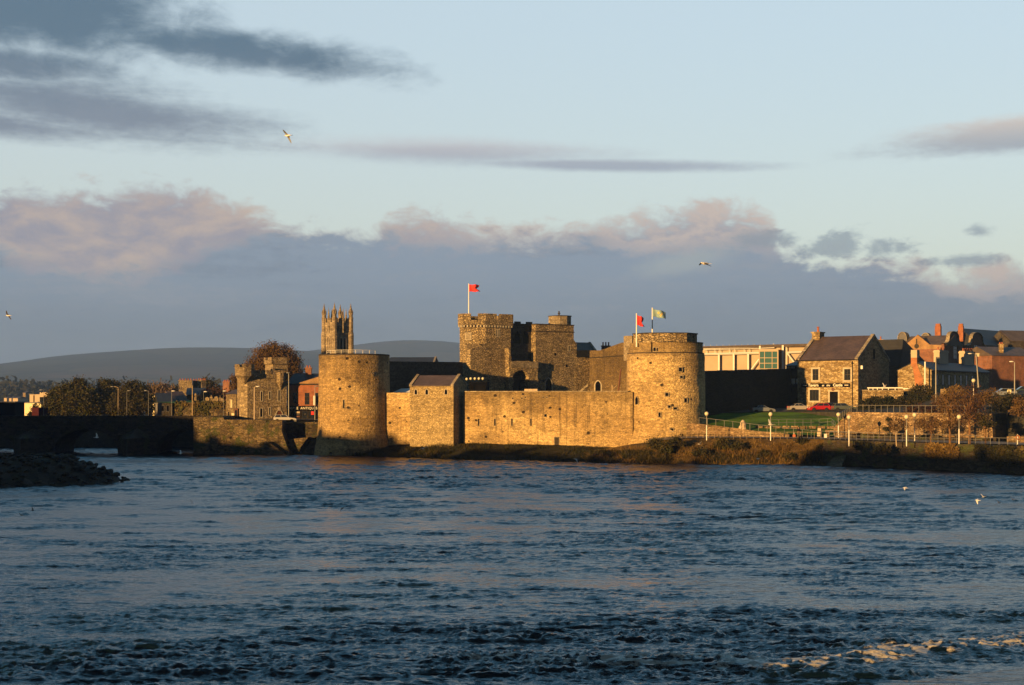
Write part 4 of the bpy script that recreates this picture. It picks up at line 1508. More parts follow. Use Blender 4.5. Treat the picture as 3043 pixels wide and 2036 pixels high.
# ---- south range between the keep and the right tower
SF = Frame(1712, 259.0, 2.0)
def south_range():
    t = framed('castle_range', 'plain stone range of the castle with one pointed door, between keep and right round tower', 'castle', SF)
    X, Z = SF.x, SF.z
    P = lambda u, v, d=0.0: SF.p(u, v, d)
    mb = MB()
    mb.prism_xz([P(1753, 1200), P(1753, 1042), P(1784, 1041), P(1800, 1036), P(1820, 1028), P(1848, 1018), P(1905, 1018), P(1905, 1200)], 0, 3.0)
    mb.build('wall', M['castle'], t)
    mb = MB()
    z0, z1 = Z(1800, 1064), Z(1800, 1061)
    mb.prism_xz([P(1753, 1065), P(1753, 1062), P(1900, 1053), P(1900, 1056)], -0.10, 0.02)
    mb.build('string_course', M['soffit'], t)
    mb = MB()
    xa, xb = X(1709, .8), X(1756, 2.4)
    mb.prism_xy([(xa, .6), (xb, .6 + (xb - xa) * .72), (xb, 5), (xa, 5)], 3, Z(1730, 1062, 1.5))
    mb.build('recessed_wall', M['rubble'], t)
    mb = MB()
    mb.prism_xz([P(1713.5, 1062, 1.6), P(1713.5, 1041, 1.6), P(1753, 1041, 1.6), P(1753, 1062, 1.6)], 1.6, 3.9)
    mb.build('dark_loft', M['black'], t)
    opening(t, X(1769), X(1785), Z(1777, 1175), Z(1777, 1133), 0.0, 'door', M['dressed'], M['void'], 0.22, arch=True, proud=0.08)
    # stair ramp in the corner
    mb = MB()
    mb.prism_xz([P(1706, 1175, -0.6), P(1747, 1140, -0.6), P(1747, 1147, -0.6), P(1716, 1175, -0.6)], -0.6, 0.0)
    mb.build('stair', M['ashlar'], t)
south_range()

def timber_hoist():
    o = at(1828, 1170, 243)
    t = thing('timber_hoist', 'weathered timber post with a strut and a leaning pole inside the castle', 'hoist', (o.x, o.y, 7.0))
    q = lambda u, v: tuple(at(u, v, 243) - Vector((o.x, o.y, 7.0)))
    mb = MB()
    mb.tube([q(1820, 1178), q(1819, 1144)], 0.2, 4)
    mb.build('post', M['timber'], t)
    mb = MB()
    mb.tube([q(1824, 1155), q(1834, 1146)], 0.1, 4)
    mb.build('strut', M['timber'], t)
    mb = MB()
    mb.tube([q(1836, 1178), q(1845, 1096)], [0.16, 0.1], 5)
    mb.build('leaning_pole', M['door_red'], t)
timber_hoist()

# ---- things on and behind the wall walk
def wall_walk_things():
    # white awning beside the gabled house
    fr = Frame(1165, 238.5, 18)
    t = framed('awning_tent', 'small white-roofed tent showing over the wall beside the gabled house', 'tent', fr)
    L = fr.x(1224)
    zl, zr = fr.z(1190, 1166.5), fr.z(1190, 1154.5)
    mb = MB()
    mb.raw([(0, 0, zl), (L, 0, zl), (L - .2, 1.6, zr), (1.1, 1.6, zr), (0, 3.2, zl), (L, 3.2, zl)], [(0, 1, 2, 3), (3, 2, 5, 4), (0, 3, 4), (1, 5, 2)])
    mb.build('roof', M['white'], t)
    for x, y in ((0.1, 0.1), (L - .1, .1), (.1, 3.1), (L - .1, 3.1)):
        mb = MB()
        mb.tube([(x, y, 5.6), (x, y, zl)], 0.04, 5)
        mb.build('leg', M['steel'], t)
    # cream box
    fr = Frame(1556, 232, 12)
    t = framed('equipment_box', 'long cream box standing behind the castle wall in front of the ruined arch', 'box', fr)
    L = fr.x(1597)
    zz = fr.z(1575, 1156)
    mb = MB()
    for k in range(3):
        mb.prism_xz([(L * k / 3 + .02, 8.5), (L * k / 3 + (.14 if k == 0 else .02), zz), (L * (k + 1) / 3 - .02, zz), (L * (k + 1) / 3 - .02, 8.5)], 0, 1.1)
    mb.build('panels', M['cream'], t)
    mb = MB()
    mb.box(-.05, L + .05, -0.03, 1.15, 8.35, 8.5)
    mb.build('base', M['dark_metal'], t)
    # dark pavilion with five globe lamps on its roof edge
    fr = Frame(1394, 246, 5)
    t = framed('dark_pavilion', 'black open pavilion behind the wall with globe lights along its roof', 'pavilion', fr)
    L = fr.x(1447)
    zt = fr.z(1420, 1135)
    mb = MB()
    mb.box(0, L, 0, 5, zt - .25, zt)
    mb.build('roof', M['black'], t)
    mb = MB()
    mb.box(0.1, L - .1, 1.2, 4.9, 5.6, zt - .25)
    mb.build('back_wall', M['black'], t)
    for xx in (0.1, L - .1):
        mb = MB()
        mb.box(xx - .08, xx + .08, 0.1, 0.26, 5.6, zt - .25)
        mb.build('post', M['black'], t)
    for u in (1386.5, 1398.5, 1411, 1423, 1434.5):
        x = fr.x(u)
        mb = MB()
        mb.ball((0, 0, 0.30), 0.25, 12, 8)
        mb.build('globe', M['globe'], t, smooth=True, loc=(x, 0.3, zt + (0.30 if u > 1390 else 0.22)))
wall_walk_things()

# ---- houses seen over the range
lean_roof('slate_house', 'low brown slate roof just right of the keep', 290, 1708, 1770, 1020, 1043, -20, 6, 'slate_b')
def small_chimney(u0, u1, vt, vb, D, label, m='brick_d', pots=3, pot_h=8, name='chimney_stack', base=None):
    fr = Frame(u0, D, 12)
    t = framed(name, label, 'chimney', fr)
    L = fr.x(u1)
    zb, zt = fr.z(u0, vb), fr.z(u0, vt)
    mb = MB()
    mb.box(0, L, 0, max(0.9, L * 0.6), base if base is not None else zb, zt - 0.2)
    mb.box(-.1, L + .1, -.1, max(0.9, L * 0.6) + .1, zt - .2, zt)
    mb.build('stack', M[m], t)
    for k in range(pots):
        x = L * (k + .5) / pots
        mb = MB()
        mb.lathe([(0.16, 0), (0.14, pot_h * D / FPX * 0.8), (0.18, pot_h * D / FPX * 0.85), (0.18, pot_h * D / FPX), (0.1, pot_h * D / FPX)], 8)
        mb.build('chimney_pot', M['pot'], t, loc=(x, 0.4, zt))
    return t
small_chimney(1787, 1812, 1027, 1060, 288, 'red brick chimney stack over the sloping castle range', pots=3, pot_h=10, base=6.0)
# ------------------------------------------------------------------ flags
def flag(u, v_top, v_base, D, uf, vfa, vfb, label, m, emblem=None, drop=0.0, fork=True):
    b = at(u, v_base, D)
    t = thing('flagpole', label, 'flag', b)
    H = (v_base - v_top) / FPX * D
    mb = MB()
    mb.tube([(0, 0, -0.6), (0, 0, H)], [0.11, 0.075], 8)
    mb.ball((0, 0, H + 0.06), 0.11, 8, 6)
    mb.build('pole', M['white'], t)
    W = (uf - u) / FPX * D
    z1 = H - (vfa - v_top) / FPX * D
    z0 = H - (vfb - v_top) / FPX * D
    nx, nz = 18, 10
    V, F = [], []
    for j in range(nz + 1):
        for i in range(nx + 1):
            s, q = i / nx, j / nz
            zt = z1 - drop * s
            zb = z0 - drop * 1.05 * s + (0.12 * (z1 - z0) if not fork else 0) * s
            z = zb + (zt - zb) * q + 0.05 * math.sin(9 * s + 2 * q)
            cut = 0.0
            if fork:
                cut = 0.30 * math.exp(-((q - 0.45) / 0.22) ** 2) + 0.12 * q
            x = 0.1 + W * s * (1 - cut * s)
            y = (0.16 + 0.22 * s) * math.sin(6.5 * s + 1.6 * q) * min(1, 3 * s)
            V.append((x, y, z))
    for j in range(nz):
        for i in range(nx):
            a = j * (nx + 1) + i
            F.append((a, a + 1, a + nx + 2, a + nx + 1))
    mb = MB()
    mb.raw(V, F)
    if emblem:
        for k, f in enumerate(mb.f):
            i, j = k % nx, k // nx
            # three small golden devices on the field
            for (ci, cj) in ((7, 6), (10, 3), (12, 5)):
                if abs(i - ci) <= 1 and abs(j - cj) <= 1 and not (abs(i - ci) == 1 and abs(j - cj) == 1 and (i + j) % 2):
                    mb.mi[k] = 1
    o = mb.build('cloth', [m, M['flag_gold']] if emblem else m, t, smooth=True)
    sm = o.modifiers.new('thick', 'SOLIDIFY')
    sm.thickness = 0.015
    return t
flag(1393, 845, 931, 263, 1426, 846, 867, 'red forked flag on a white pole on the tall keep', M['flag_red'])
flag(1891.5, 934, 1020, 219, 1914, 937, 966, 'ragged red flag on the shorter white pole at the front of the right tower', M['flag_red'], drop=0.35)
flag(1938.5, 917, 992, 222, 1977, 918, 941, 'faded blue-green flag with gold devices on the taller pole of the right tower', M['flag_blue'], emblem=True, drop=0.5, fork=False)

# ------------------------------------------------------------------ church tower
def church():
    D = 300.0
    fr = Frame(994, D, 50.0)            # near corner; left (lit) face runs back-left along -x, right face runs along +y
    t = framed('church_tower', 'tall church tower with slender pinnacles behind the left round tower', 'church', fr)
    S = 4.25
    zb, z1, z2, z3 = 5.0, zat(990, D), zat(972, D), zat(952, D)
    mb = MB()
    mb.box(-S, 0, 0, S, zb, z2 + 0.3)
    mb.build('wall', M['church'], t)
    cs = [(0, 0), (-S, 0), (0, S), (-S, S)]
    zp = zat(899, D)
    for (x, y) in cs:
        mb = MB()
        def octo(r, z0_, z1_, r1=None):
            mb.lathe([(r, z0_), (r1 if r1 is not None else r, z1_)], 8, c=(x, y), a0=R(22.5))
        octo(0.66, zb, z1)
        octo(0.66, z1, z1 + 0.45, 0.54)
        octo(0.54, z1 + .45, z3 + .6)
        mb.build('buttress', M['church'], t)
        mb = MB()
        octo(0.6, z3 + .6, z3 + .75)
        octo(0.46, z3 + .75, z3 + 1.7)
        for k in range(8):
            a = R(45 * k)
            mb.lathe([(0.09, z3 + 1.4), (0.09, z3 + 1.9), (0.0, z3 + 2.6)], 4, c=(x + .45 * math.cos(a), y + .45 * math.sin(a)))
        octo(0.42, z3 + 1.7, zp, 0.02)
        mb.build('pinnacle', M['church'], t)
    # string courses and battlements
    mb = MB()
    mb.box(-S - .12, .12, -.12, S + .12, z1 - .1, z1 + .12)
    mb.box(-S - .14, .14, -.14, S + .14, z2 + .3, z2 + .52)
    mb.build('string_course', M['church'], t)
    mb = MB()
    P = [(-S, -.06), (.06, -.06), (.06, S), (-S, S)]
    g = [(0.2, 0.34), (0.63, 0.77)]
    crenel(mb, P, z2 + .5, z3 - .4, z3 + .55, .45, {0: g, 1: g, 2: g, 3: g})
    mb.build('battlement', M['church'], t)
    for (x, y) in ((-S / 2, 0), (0, S / 2), (-S / 2, S), (-S, S / 2)):
        mb = MB()
        mb.lathe([(0.2, z1 + .1), (0.2, z3 + .6), (0.25, z3 + .7), (0.2, z3 + 1.1), (0.0, z3 + 3.0)], 6, c=(x + (.16 if x == 0 else -.16 if x == -S else 0), y + (-.16 if y == 0 else .16 if y == S else 0)))
        mb.build('slim_pinnacle', M['church'], t)
    # belfry windows: two tall lancets on each visible face, and small panels above
    fr_y = Matrix.Rotation(R(90), 4, 'Z')       # flat wall -> face x = 0 looking along +x
    zl, zh = zat(1060, D), zat(1003, D)
    for c in (-S / 2 - .45, -S / 2 + .45):
        opening(t, c - .24, c + .24, zl, zh, 0.0, 'belfry_window', M['church'], M['church'], 0.16, arch=True, proud=0.12)
    for c in (S / 2 - .45, S / 2 + .45):
        opening(t, c - .27, c + .27, zl, zh, 0.0, 'belfry_window', M['dressed'], M['void'], 0.18, arch=True, proud=0.14, face=fr_y)
    for k in range(4):
        for half in (0, 1):
            c = 0.95 + half * 1.3 + (k % 2) * .5
            if k < 2:
                opening(t, -c - .11, -c + .11, z1 + .5, z2 - .2, 0.0, 'blind_panel', M['church'], M['shade_wall'], 0.09, proud=0.05)
            else:
                opening(t, c - .11, c + .11, z1 + .5, z2 - .2, 0.0, 'blind_panel', M['church'], M['soffit'], 0.09, proud=0.05, face=fr_y)
church()
# ------------------------------------------------------------------ left bank of the castle: bridge, quay, toll house, town
def bridge():
    t = thing('stone_bridge', 'dark low stone arch bridge across the left of the river', 'bridge', (0, 0, 0))
    y0, y1 = 238.5, 249.5
    X = lambda u: xat(u, y0)
    zt = zat(1238, y0)
    piers = [(X(-1130), X(-1010)), (X(-740), X(-620)), (X(-350), X(-230)), (X(41), X(160)), (X(350), X(465))]
    xe = X(662)
    out = [(piers[0][0] - 20, -1.6), (piers[0][0] - 20, zt), (xe, zt), (xe, -1.6)]
    # walk back along the underside from right to left
    spans = []
    for k in range(len(piers)):
        a = piers[k][1]
        b_ = piers[k + 1][0] if k + 1 < len(piers) else X(628)
        spans.append((a, b_))
    low = []
    for (a, b_) in reversed(spans):
        n = 14
        r = (b_ - a) / 2
        low.append((b_, -1.6))
        for i in range(n + 1):
            th = math.pi * i / n
            low.append(((a + b_) / 2 + r * math.cos(th), 0.5 + 3.9 * math.sin(th)))
        low.append((a, -1.6))
    mb = MB()
    mb.prism_xz(out + low, y0, y1)
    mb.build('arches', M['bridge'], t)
    mb = MB()
    mb.box(piers[0][0] - 20, xe, y0 - .12, y0 + .35, zt - 1.15, zt - .95)
    mb.build('string_course', M['bridge'], t)
    mb = MB()
    n = 90
    xs = np.linspace(piers[0][0] - 20, xe, n)
    mb.prism_xz([(x, zt - 0.02) for x in xs[::-1]] + [(x, zt + 0.14 + 0.03 * mnoise.noise(Vector((x, 0, 3)))) for x in xs], y0 - .1, y0 + .5)
    mb.build('coping', M['bridge'], t)
    for a, b_ in piers:
        mb = MB()
        m = (a + b_) / 2
        mb.prism_xy([(a, y0 + .1), (m, y0 - 6.2), (b_, y0 + .1)], -1.6, 2.9)
        mb.raw([(a, y0, 2.9), (m, y0 - 6.2, 2.9), (b_, y0, 2.9), (m, y0, 4.6)], [(0, 1, 3), (1, 2, 3)])
        mb.build('cutwater', M['bridge'], t)
bridge()

def quay_left():
    # pier wall below the toll house with a flared foot
    fr = Frame(640, 236.5, 0)
    t = framed('quay_wall', 'mossy olive stone quay wall below the toll house, flared at its right foot', 'wall', fr)
    P = lambda u, v, d=0.0: fr.p(u, v, d)
    mb = MB()
    mb.prism_xz([P(575, 1370), P(575, 1240), P(664, 1240), P(666, 1250), P(838, 1250), P(838, 1285), P(846, 1308), P(860, 1345), P(864, 1370)], 0, 9.5)
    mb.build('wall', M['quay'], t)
    mb = MB()
    a, b_ = P(666, 1250), P(840, 1247.5)
    mb.box(a[0], b_[0], -.1, .6, a[1], b_[1])
    mb.build('coping', M['quay'], t)
    # sloping apron
    mb = MB()
    q = [P(705, 1352), P(742, 1318), P(800, 1312), P(846, 1345), P(856, 1372), P(690, 1372)]
    mb.prism_xz(q, -1.2, 0.1)
    mb.build('apron', M['quay'], t)
    # back wall of the landing
    fr = Frame(836, 240.6, 0)
    t = framed('landing_wall', 'dark stone wall set back behind the river steps', 'wall', fr)
    P = lambda u, v, d=0.0: fr.p(u, v, d)
    mb = MB()
    mb.prism_xz([P(830, 1380), P(830, 1258), P(960, 1258), P(960, 1380)], 0, 1.2)
    mb.build('wall', M['shadowed'], t)
    mb = MB()
    mb.prism_xz([P(830, 1259), P(830, 1255), P(960, 1255), P(960, 1259)], -.2, 1.3)
    mb.build('coping', M['quay'], t)
    mb = MB()
    mb.prism_xz([P(838, 1380, -2.4), P(845, 1310, -2.4), P(880, 1303, -2.4), P(915, 1300, -2.4), P(893, 1330, -2.4), P(880, 1380, -2.4)], -2.4, 0)
    mb.build('ledge', M['quay'], t)
    # steps going up to the right beside the tower
    fr = Frame(880, 233.6, 0)
    t = framed('river_steps', 'narrow flight of worn stone steps rising from the water beside the left tower', 'steps', fr)
    P = lambda u, v, d=0.0: fr.p(u, v, d)
    n = 13
    for k in range(n):
        u = 893 + 31 * k / (n - 1)
        v = 1352 - 46 * k / (n - 1)
        x0, z1 = P(u, v)
        mb = MB()
        mb.box(x0, fr.x(948), 0.0 + 0.10 * k, 3.2, -1.0, z1)
        mb.build('step', M['quay'], t)
    mb = MB()
    mb.prism_xz([P(868, 1380), P(900, 1318), P(915, 1303), P(938, 1301), P(938, 1306), P(918, 1308), P(893, 1352), P(888, 1380)], 2.0, 3.2)
    mb.build('side_wall', M['shadowed'], t)
quay_left()

def octo_plan(cx, cy, r, n=8, a0=22.5):
    return [(cx + r * math.cos(R(a0 + 360 * k / n)), cy + r * math.sin(R(a0 + 360 * k / n))) for k in range(n)]

TF = Frame(735, 249.0, -31.0)
def toll_house():
    t = framed('toll_house', 'small castellated stone toll house with corner turrets at the bridge end', 'house', TF)
    X, Z = TF.x, TF.z
    z0 = 4.5
    w = X(852)
    ch = 1.75
    zp = Z(790, 1106)
    zw = Z(790, 1124)
    D = 8.5
    mb = MB()
    plan = [(0, 0), (w, 0), (w, D), (3.2, D), (-.95, 2.7), (-.95, 1.3)]
    mb.prism_xy(plan, z0, zw)
    mb.build('wall', M['toll'], t)
    mb = MB()
    crenel(mb, [(-.12, -.14), (w + .12, -.14), (w + .12, D), (3.1, D + .1), (-1.07, 2.8), (-1.07, 1.25)], zw - .02, zp - .35, zp + .35, .45,
           {0: [(0.33, 0.36), (0.45, 0.50), (0.60, 0.64)], 1: [(.2, .3), (.5, .6)], 2: [(.3, .4), (.6, .7)], 3: [(.2, .3), (.5, .6)]})
    mb.prism_xy(plan, zw, zw + .25)
    mb.build('parapet', M['toll'], t)
    def bartizan(u, d, r, vt, vb, vcone, gaps, name='corner_turret'):
        cx, zt, zb, zc = X(u, d), Z(u, vt, d), Z(u, vb, d), Z(u, vcone, d)
        mb = MB()
        lv = [(0.12, zc), (r * .35, zc + (zb - zc) * .35), (r * .62, zc + (zb - zc) * .7), (r, zb)]
        mb.lathe([(a, b_) for a, b_ in lv] + [(r, zt - .75)], 8, c=(cx, d), a0=R(22.5))
        P = octo_plan(cx, d, r + .06)
        crenel(mb, P, zt - .76, zt - .5, zt, .3, gaps)
        mb.build(name, M['toll'], t)
    bartizan(727, 0.3, 1.72, 1083, 1117, 1141, {k: [(0.3, 0.7)] for k in (0, 2, 4, 5, 7)})
    bartizan(833, 0.0, 0.78, 1107, 1135, 1158, {5: [(0.3, .6)], 6: [(0.35, .65)]}, 'corner_turret')
    # taller square turret at the back right
    d = 3.2
    tx0, tx1 = X(811, d), X(855, d)
    zt = Z(820, 1062, d)
    mb = MB()
    mb.prism_xy([(tx0, d), (tx1, d), (tx1, d + 4), (tx0, d + 4)], zw, zt - 1.2)
    mb.build('stair_turret', M['toll'], t)
    mb = MB()
    o = .32
    crenel(mb, [(tx0 - o, d - o), (tx1 + .1, d - o), (tx1 + .1, d + 4), (tx0 - o, d + 4)], Z(820, 1082, d), zt - .5, zt, .4, {0: [(.10, .22), (.62, .7)], 3: [(.2, .5)]})
    mb.build('turret_parapet', M['toll'], t)
    # windows: tall and narrow, dressed frames
    for (u0, u1, va, vb) in ((775, 779.5, 1164, 1191), (799.6, 804, 1164, 1186), (827, 831.5, 1160, 1191), (773, 779.5, 1214, 1239), (799.6, 803.5, 1212, 1233)):
        opening(t, X(u0), X(u1), Z(u0, vb), Z(u0, va), 0.0, 'window', M['dressed'], M['void'], 0.14, proud=0.05)
    opening(t, X(782.8), X(784.2), Z(783, 1168), Z(783, 1163), 0, 'niche', M['toll'], M['soffit'], .06, proud=.02)
    opening(t, X(821.5), X(838), Z(830, 1241), Z(830, 1219), 0.0, 'door', M['dressed'], M['door_red'], 0.2, arch=True, proud=0.07)
    mb = MB()
    mb.lathe([(0.0, 0), (0.34, 0), (0.36, 0.05), (0.0, 0.09)], 16)
    mb.v = [(x + X(829.6), -0.02 - z, y + Z(830, 1215)) for x, y, z in mb.v]
    mb.build('round_plaque', M['cream'], t)
    # string course
    mb = MB()
    z = Z(790, 1199)
    mb.box(-.04, w + .05, -.09, .02, z - .08, z + .1)
    mb.build('string_course', M['toll'], t)
toll_house()

def text_obj(s, size, m, parent, loc, rot=(math.pi / 2, 0, 0), ext=0.012, shear=0.0, off=0.0, space=1.0, name='lettering', align='CENTER'):
    cu = bpy.data.curves.new(name, 'FONT')
    cu.body = s
    cu.size = size
    cu.extrude = ext
    cu.shear = shear
    cu.offset = off
    cu.space_character = space
    cu.align_x = align
    cu.align_y = 'CENTER'
    cu.resolution_u = 3
    cu.materials.append(m)
    tmp = bpy.data.objects.new('text_tmp', cu)
    COL.objects.link(tmp)
    me = bpy.data.meshes.new_from_object(tmp.evaluated_get(bpy.context.evaluated_depsgraph_get()))
    bpy.data.objects.remove(tmp, do_unlink=True)
    o = bpy.data.objects.new(name, me)
    COL.objects.link(o)
    o.parent = parent
    o.location = loc
    o.rotation_euler = rot
    return o

BF = Frame(854, 255.0, -3.0)
def brick_shop():
    t = framed('brick_shop', 'orange brick shop with a dark antiques shopfront beside the left round tower', 'shop', BF)
    X, Z = BF.x, BF.z
    w = X(975)
    zb, ze = 5.4, Z(900, 1140)
    zs = Z(900, 1206)
    mb = MB()
    mb.box(0, w, 0, 8, zb, ze)
    mb.build('wall', M['brick'], t)
    zr = Z(900, 1110, 4)
    mb = MB()
    mb.raw([(-.2, -.3, ze), (w + .2, -.3, ze), (w + .2, 8.3, ze), (-.2, 8.3, ze), (.8, 4, zr), (w - 1, 4, zr)], [(0, 1, 5, 4), (1, 2, 5), (2, 3, 4, 5), (3, 0, 4), (3, 2, 1, 0)])
    mb.build('roof', M['slate'], t)
    # low brown pediment roof over the right half
    mb = MB()
    xa, xm, xb = X(882), X(952), w
    mb.raw([(xa, -.32, ze), (xm, -.32, Z(950, 1118)), (xm + (xm - xa), -.32, ze), (xa, 1.6, ze), (xm, 3.4, Z(950, 1118)), (xm + (xm - xa), 1.6, ze)], [(0, 2, 1), (0, 1, 4, 3), (1, 2, 5, 4), (0, 3, 5, 2)])
    mb.build('gable', M['brick_y'], t)
    mb = MB()
    mb.box(-.1, w + .1, -.16, 0.02, ze - .28, ze - .01)
    mb.build('eaves_board', M['soffit'], t)
    cx = X(916, 3)
    mb = MB()
    mb.box(cx - .55, cx + .55, 3.2, 4.2, ze + .5, Z(916, 1094, 3))
    mb.box(cx - .65, cx + .65, 3.1, 4.3, Z(916, 1097, 3), Z(916, 1092, 3))
    c = mb.build('chimney', M['brick_d'], t)
    for k in (-.25, .25):
        mb = MB()
        mb.lathe([(.14, 0), (.12, .35), (.15, .4), (.0, .4)], 8)
        mb.build('chimney_pot', M['pot'], c, loc=(cx + k, 3.7, Z(916, 1092, 3)))
    for u0, u1, va, vb in ((871, 884, 1168, 1197), (906, 919, 1168, 1202), (937, 950, 1168, 1202)):
        opening(t, X(u0), X(u1), Z(u0, vb), Z(u0, va), 0.0, 'window', M['brick_d'], M['glass'], 0.08, proud=0.03, bars=(2, 3), barm=M['soffit'])
    # shopfront
    mb = MB()
    mb.box(X(852), w, -.22, 0.0, zb, zs)
    mb.build('shopfront', M['black'], t)
    mb = MB()
    zf0, zf1 = Z(900, 1219), Z(900, 1206.5)
    mb.box(X(852), w, -.34, -.225, zf0, zf1)
    fb = mb.build('fascia', M['black'], t)
    text_obj('CASTLE  ANTIQUES', 0.64, M['text_w'], fb, (X(897.5), -.36, Z(900, 1213.4)), space=1.03)
    for u0, u1, va, vb in ((874, 892, 1222, 1244), (898, 914, 1222, 1244), (918, 934, 1222, 1244)):
        opening(t, X(u0), X(u1), Z(u0, vb), Z(u0, va), -.22, 'shop_window', M['soffit'], M['glass'], 0.07, proud=0.03)
    mb = MB()
    mb.box(X(861), X(870), -.27, -.225, Z(865, 1250), Z(865, 1222))
    mb.build('door', M['dark_metal'], t)
    # goods and posters in the windows
    def card(u0, u1, va, vb, m):
        mb = MB()
        mb.box(X(u0), X(u1), -.29, -.26, Z(u0, vb), Z(u0, va))
        mb.build('poster', m, t)
    card(861, 870, 1219.5, 1224, M['shade_wall'])
    card(925, 933, 1223, 1232.5, M['flag_red'])
    card(878, 891, 1223, 1228, M['cream'])
    card(879, 891, 1229.5, 1234, M['shade_wall'])
    card(880, 891, 1236, 1239.5, M['brick_d'])
    card(904, 909, 1229, 1233, M['shade_wall'])
    card(911.5, 916, 1236, 1240, M['shade_wall'])
    # white banner hanging on the corner
    mb = MB()
    mb.box(X(932), X(938.5), -.75, -.70, Z(935, 1204), Z(935, 1176))
    b = mb.build('banner', M['white'], t)
brick_shop()

def hip_house():
    fr = Frame(672, 256, -10)
    t = framed('hip_roof_house', 'small low stone house with hipped roof just left of the toll house', 'house', fr)
    X, Z = fr.x, fr.z
    w = X(712)
    ze = Z(690, 1171)
    zr = Z(690, 1157, 2)
    mb = MB()
    mb.box(0, w, 0, 5, 5.3, ze)
    mb.build('wall', M['toll'], t)
    mb = MB()
    mb.raw([(-.3, -.3, ze), (w, -.3, ze), (w, 5.3, ze), (-.3, 5.3, ze), (1.6, 2.5, zr), (w, 2.5, zr)], [(0, 1, 5, 4), (1, 2, 5), (2, 3, 4, 5), (3, 0, 4), (3, 2, 1, 0)])
    mb.build('roof', M['slate_b'], t)
    opening(t, X(684.5), X(689), Z(686, 1211), Z(686, 1189), 0, 'window', M['dressed'], M['yellow'], .1, proud=.04)  # pale yellow pane: light in the window put into its colour
    opening(t, X(677.5), X(681.5), Z(680, 1236), Z(680, 1224), 0, 'window', M['toll'], M['void'], .1, proud=.04)
    # small pale notice and red box in front
    o = at(693, 1240, 250)
    s = thing('notice_board', 'small pale yellow notice board on a post beside the hip-roofed house', 'sign', (o.x, o.y, 6.0))
    mb = MB()
    mb.box(-.30, .30, -.03, .03, .62, 1.02)
    mb.build('panel', M['yellow'], s)
    mb = MB()
    mb.tube([(0, 0.06, 0), (0, 0.06, .7)], .04, 6)
    mb.build('post', M['dark_metal'], s)
    o = at(702, 1240, 250)
    s = thing('phone_box', 'narrow red phone box at the left corner of the toll house', 'phone box', (o.x, o.y, 6.0))
    mb = MB()
    mb.box(-.32, .32, -.3, .3, 0, 1.75)
    mb.prism_xz([(-.36, 1.75), (-.36, 1.85), (-.2, 1.93), (.2, 1.93), (.36, 1.85), (.36, 1.75)], -.34, .34)
    mb.build('body', M['door_red'], s)
    mb = MB()
    mb.box(-.22, .22, -.31, -.302, .55, 1.6)
    mb.build('pane', M['glass'], s)
hip_house()

def graveyard():
    fr = Frame(520, 262, -6)
    t = framed('graveyard_wall', 'long ivy-covered stone wall below a row of gravestones', 'wall', fr)
    X, Z = fr.x, fr.z
    w = X(678)
    zt = Z(600, 1196)
    mb = MB()
    n = 40
    mb.prism_xz([(0, 4)] + [(w * i / n, zt + .16 * mnoise.noise(Vector((i * .5, 2, 0)))) for i in range(n + 1)] + [(w, 4)], 0, .9)
    mb.build('wall', M['quay'], t)
    rg = np.random.default_rng(3)
    N = 2600
    x = rg.uniform(0, w, N)
    z = 5.3 + (zt + .25 - 5.3) * rg.random(N) ** .8
    keep_ = fbm(x * .45, z * .45, 61, 3) > .44
    x, z = x[keep_], z[keep_]
    V, Q = leaf_quads(np.stack([x, -0.05 - .22 * rg.random(len(x)), z], -1), .22, rg, flat=.6)
    np_mesh('ivy', V, Q, M['ivy'], t)
    mb = MB()
    pts = [(xat(515, 264), 262.8, 8.80), (xat(680, 262), 262.8, 8.80), (xat(690, 330), 320, 9.2), (xat(430, 330), 320, 9.2)]
    mb.poly(pts)
    struct(mb.build('graveyard_ground', M['lawn']), 'raised grass of the old graveyard', 'ground')
    for (u, va, wd, kind) in ((581, 1170, .5, 0), (616, 1180, .8, 1), (628, 1174, .55, 2), (635, 1184, .5, 1), (643, 1177, .75, 1), (654, 1176, .4, 2), (660, 1183, .55, 1)):
        D = 266.5
        h = max(.9, zat(va, D) - 8.8)
        pos = {581: 'leftmost, thin pillar', 616: 'broad round-topped slab', 628: 'tall cross', 635: 'lowest slab', 643: 'tallest broad slab', 654: 'slender cross on the right', 660: 'small slab nearest the hip-roofed house'}[u]
        o = at(u, 1196, D)
        s = thing('gravestone', f'old grey gravestone above the ivy wall, {pos}', 'gravestone', (o.x, o.y, 8.78), R(-8 + (u % 5) * 4), 'gravestones above the ivy wall')
        mb = MB()
        if kind == 0:
            mb.prism_xz([(-wd / 2, 0), (-wd / 2 * .7, h), (0, h + .15), (wd / 2 * .7, h), (wd / 2, 0)], -.12, .12)
        elif kind == 1:
            mb.prism_xz([(-wd / 2, 0), (-wd / 2, h * .75)] + [(-wd / 2 * math.cos(a), h * .75 + h * .25 * math.sin(a)) for a in np.linspace(.3, math.pi - .3, 7)] + [(wd / 2, h * .75), (wd / 2, 0)], -.1, .1)
        else:
            b_ = .12
            mb.prism_xz([(-b_, 0), (-b_, h * .6), (-wd / 2, h * .6), (-wd / 2, h * .8), (-b_, h * .8), (-b_, h), (b_, h), (b_, h * .8), (wd / 2, h * .8), (wd / 2, h * .6), (b_, h * .6), (b_, 0)], -.1, .1)
        mb.build('slab', M['toll'], s)

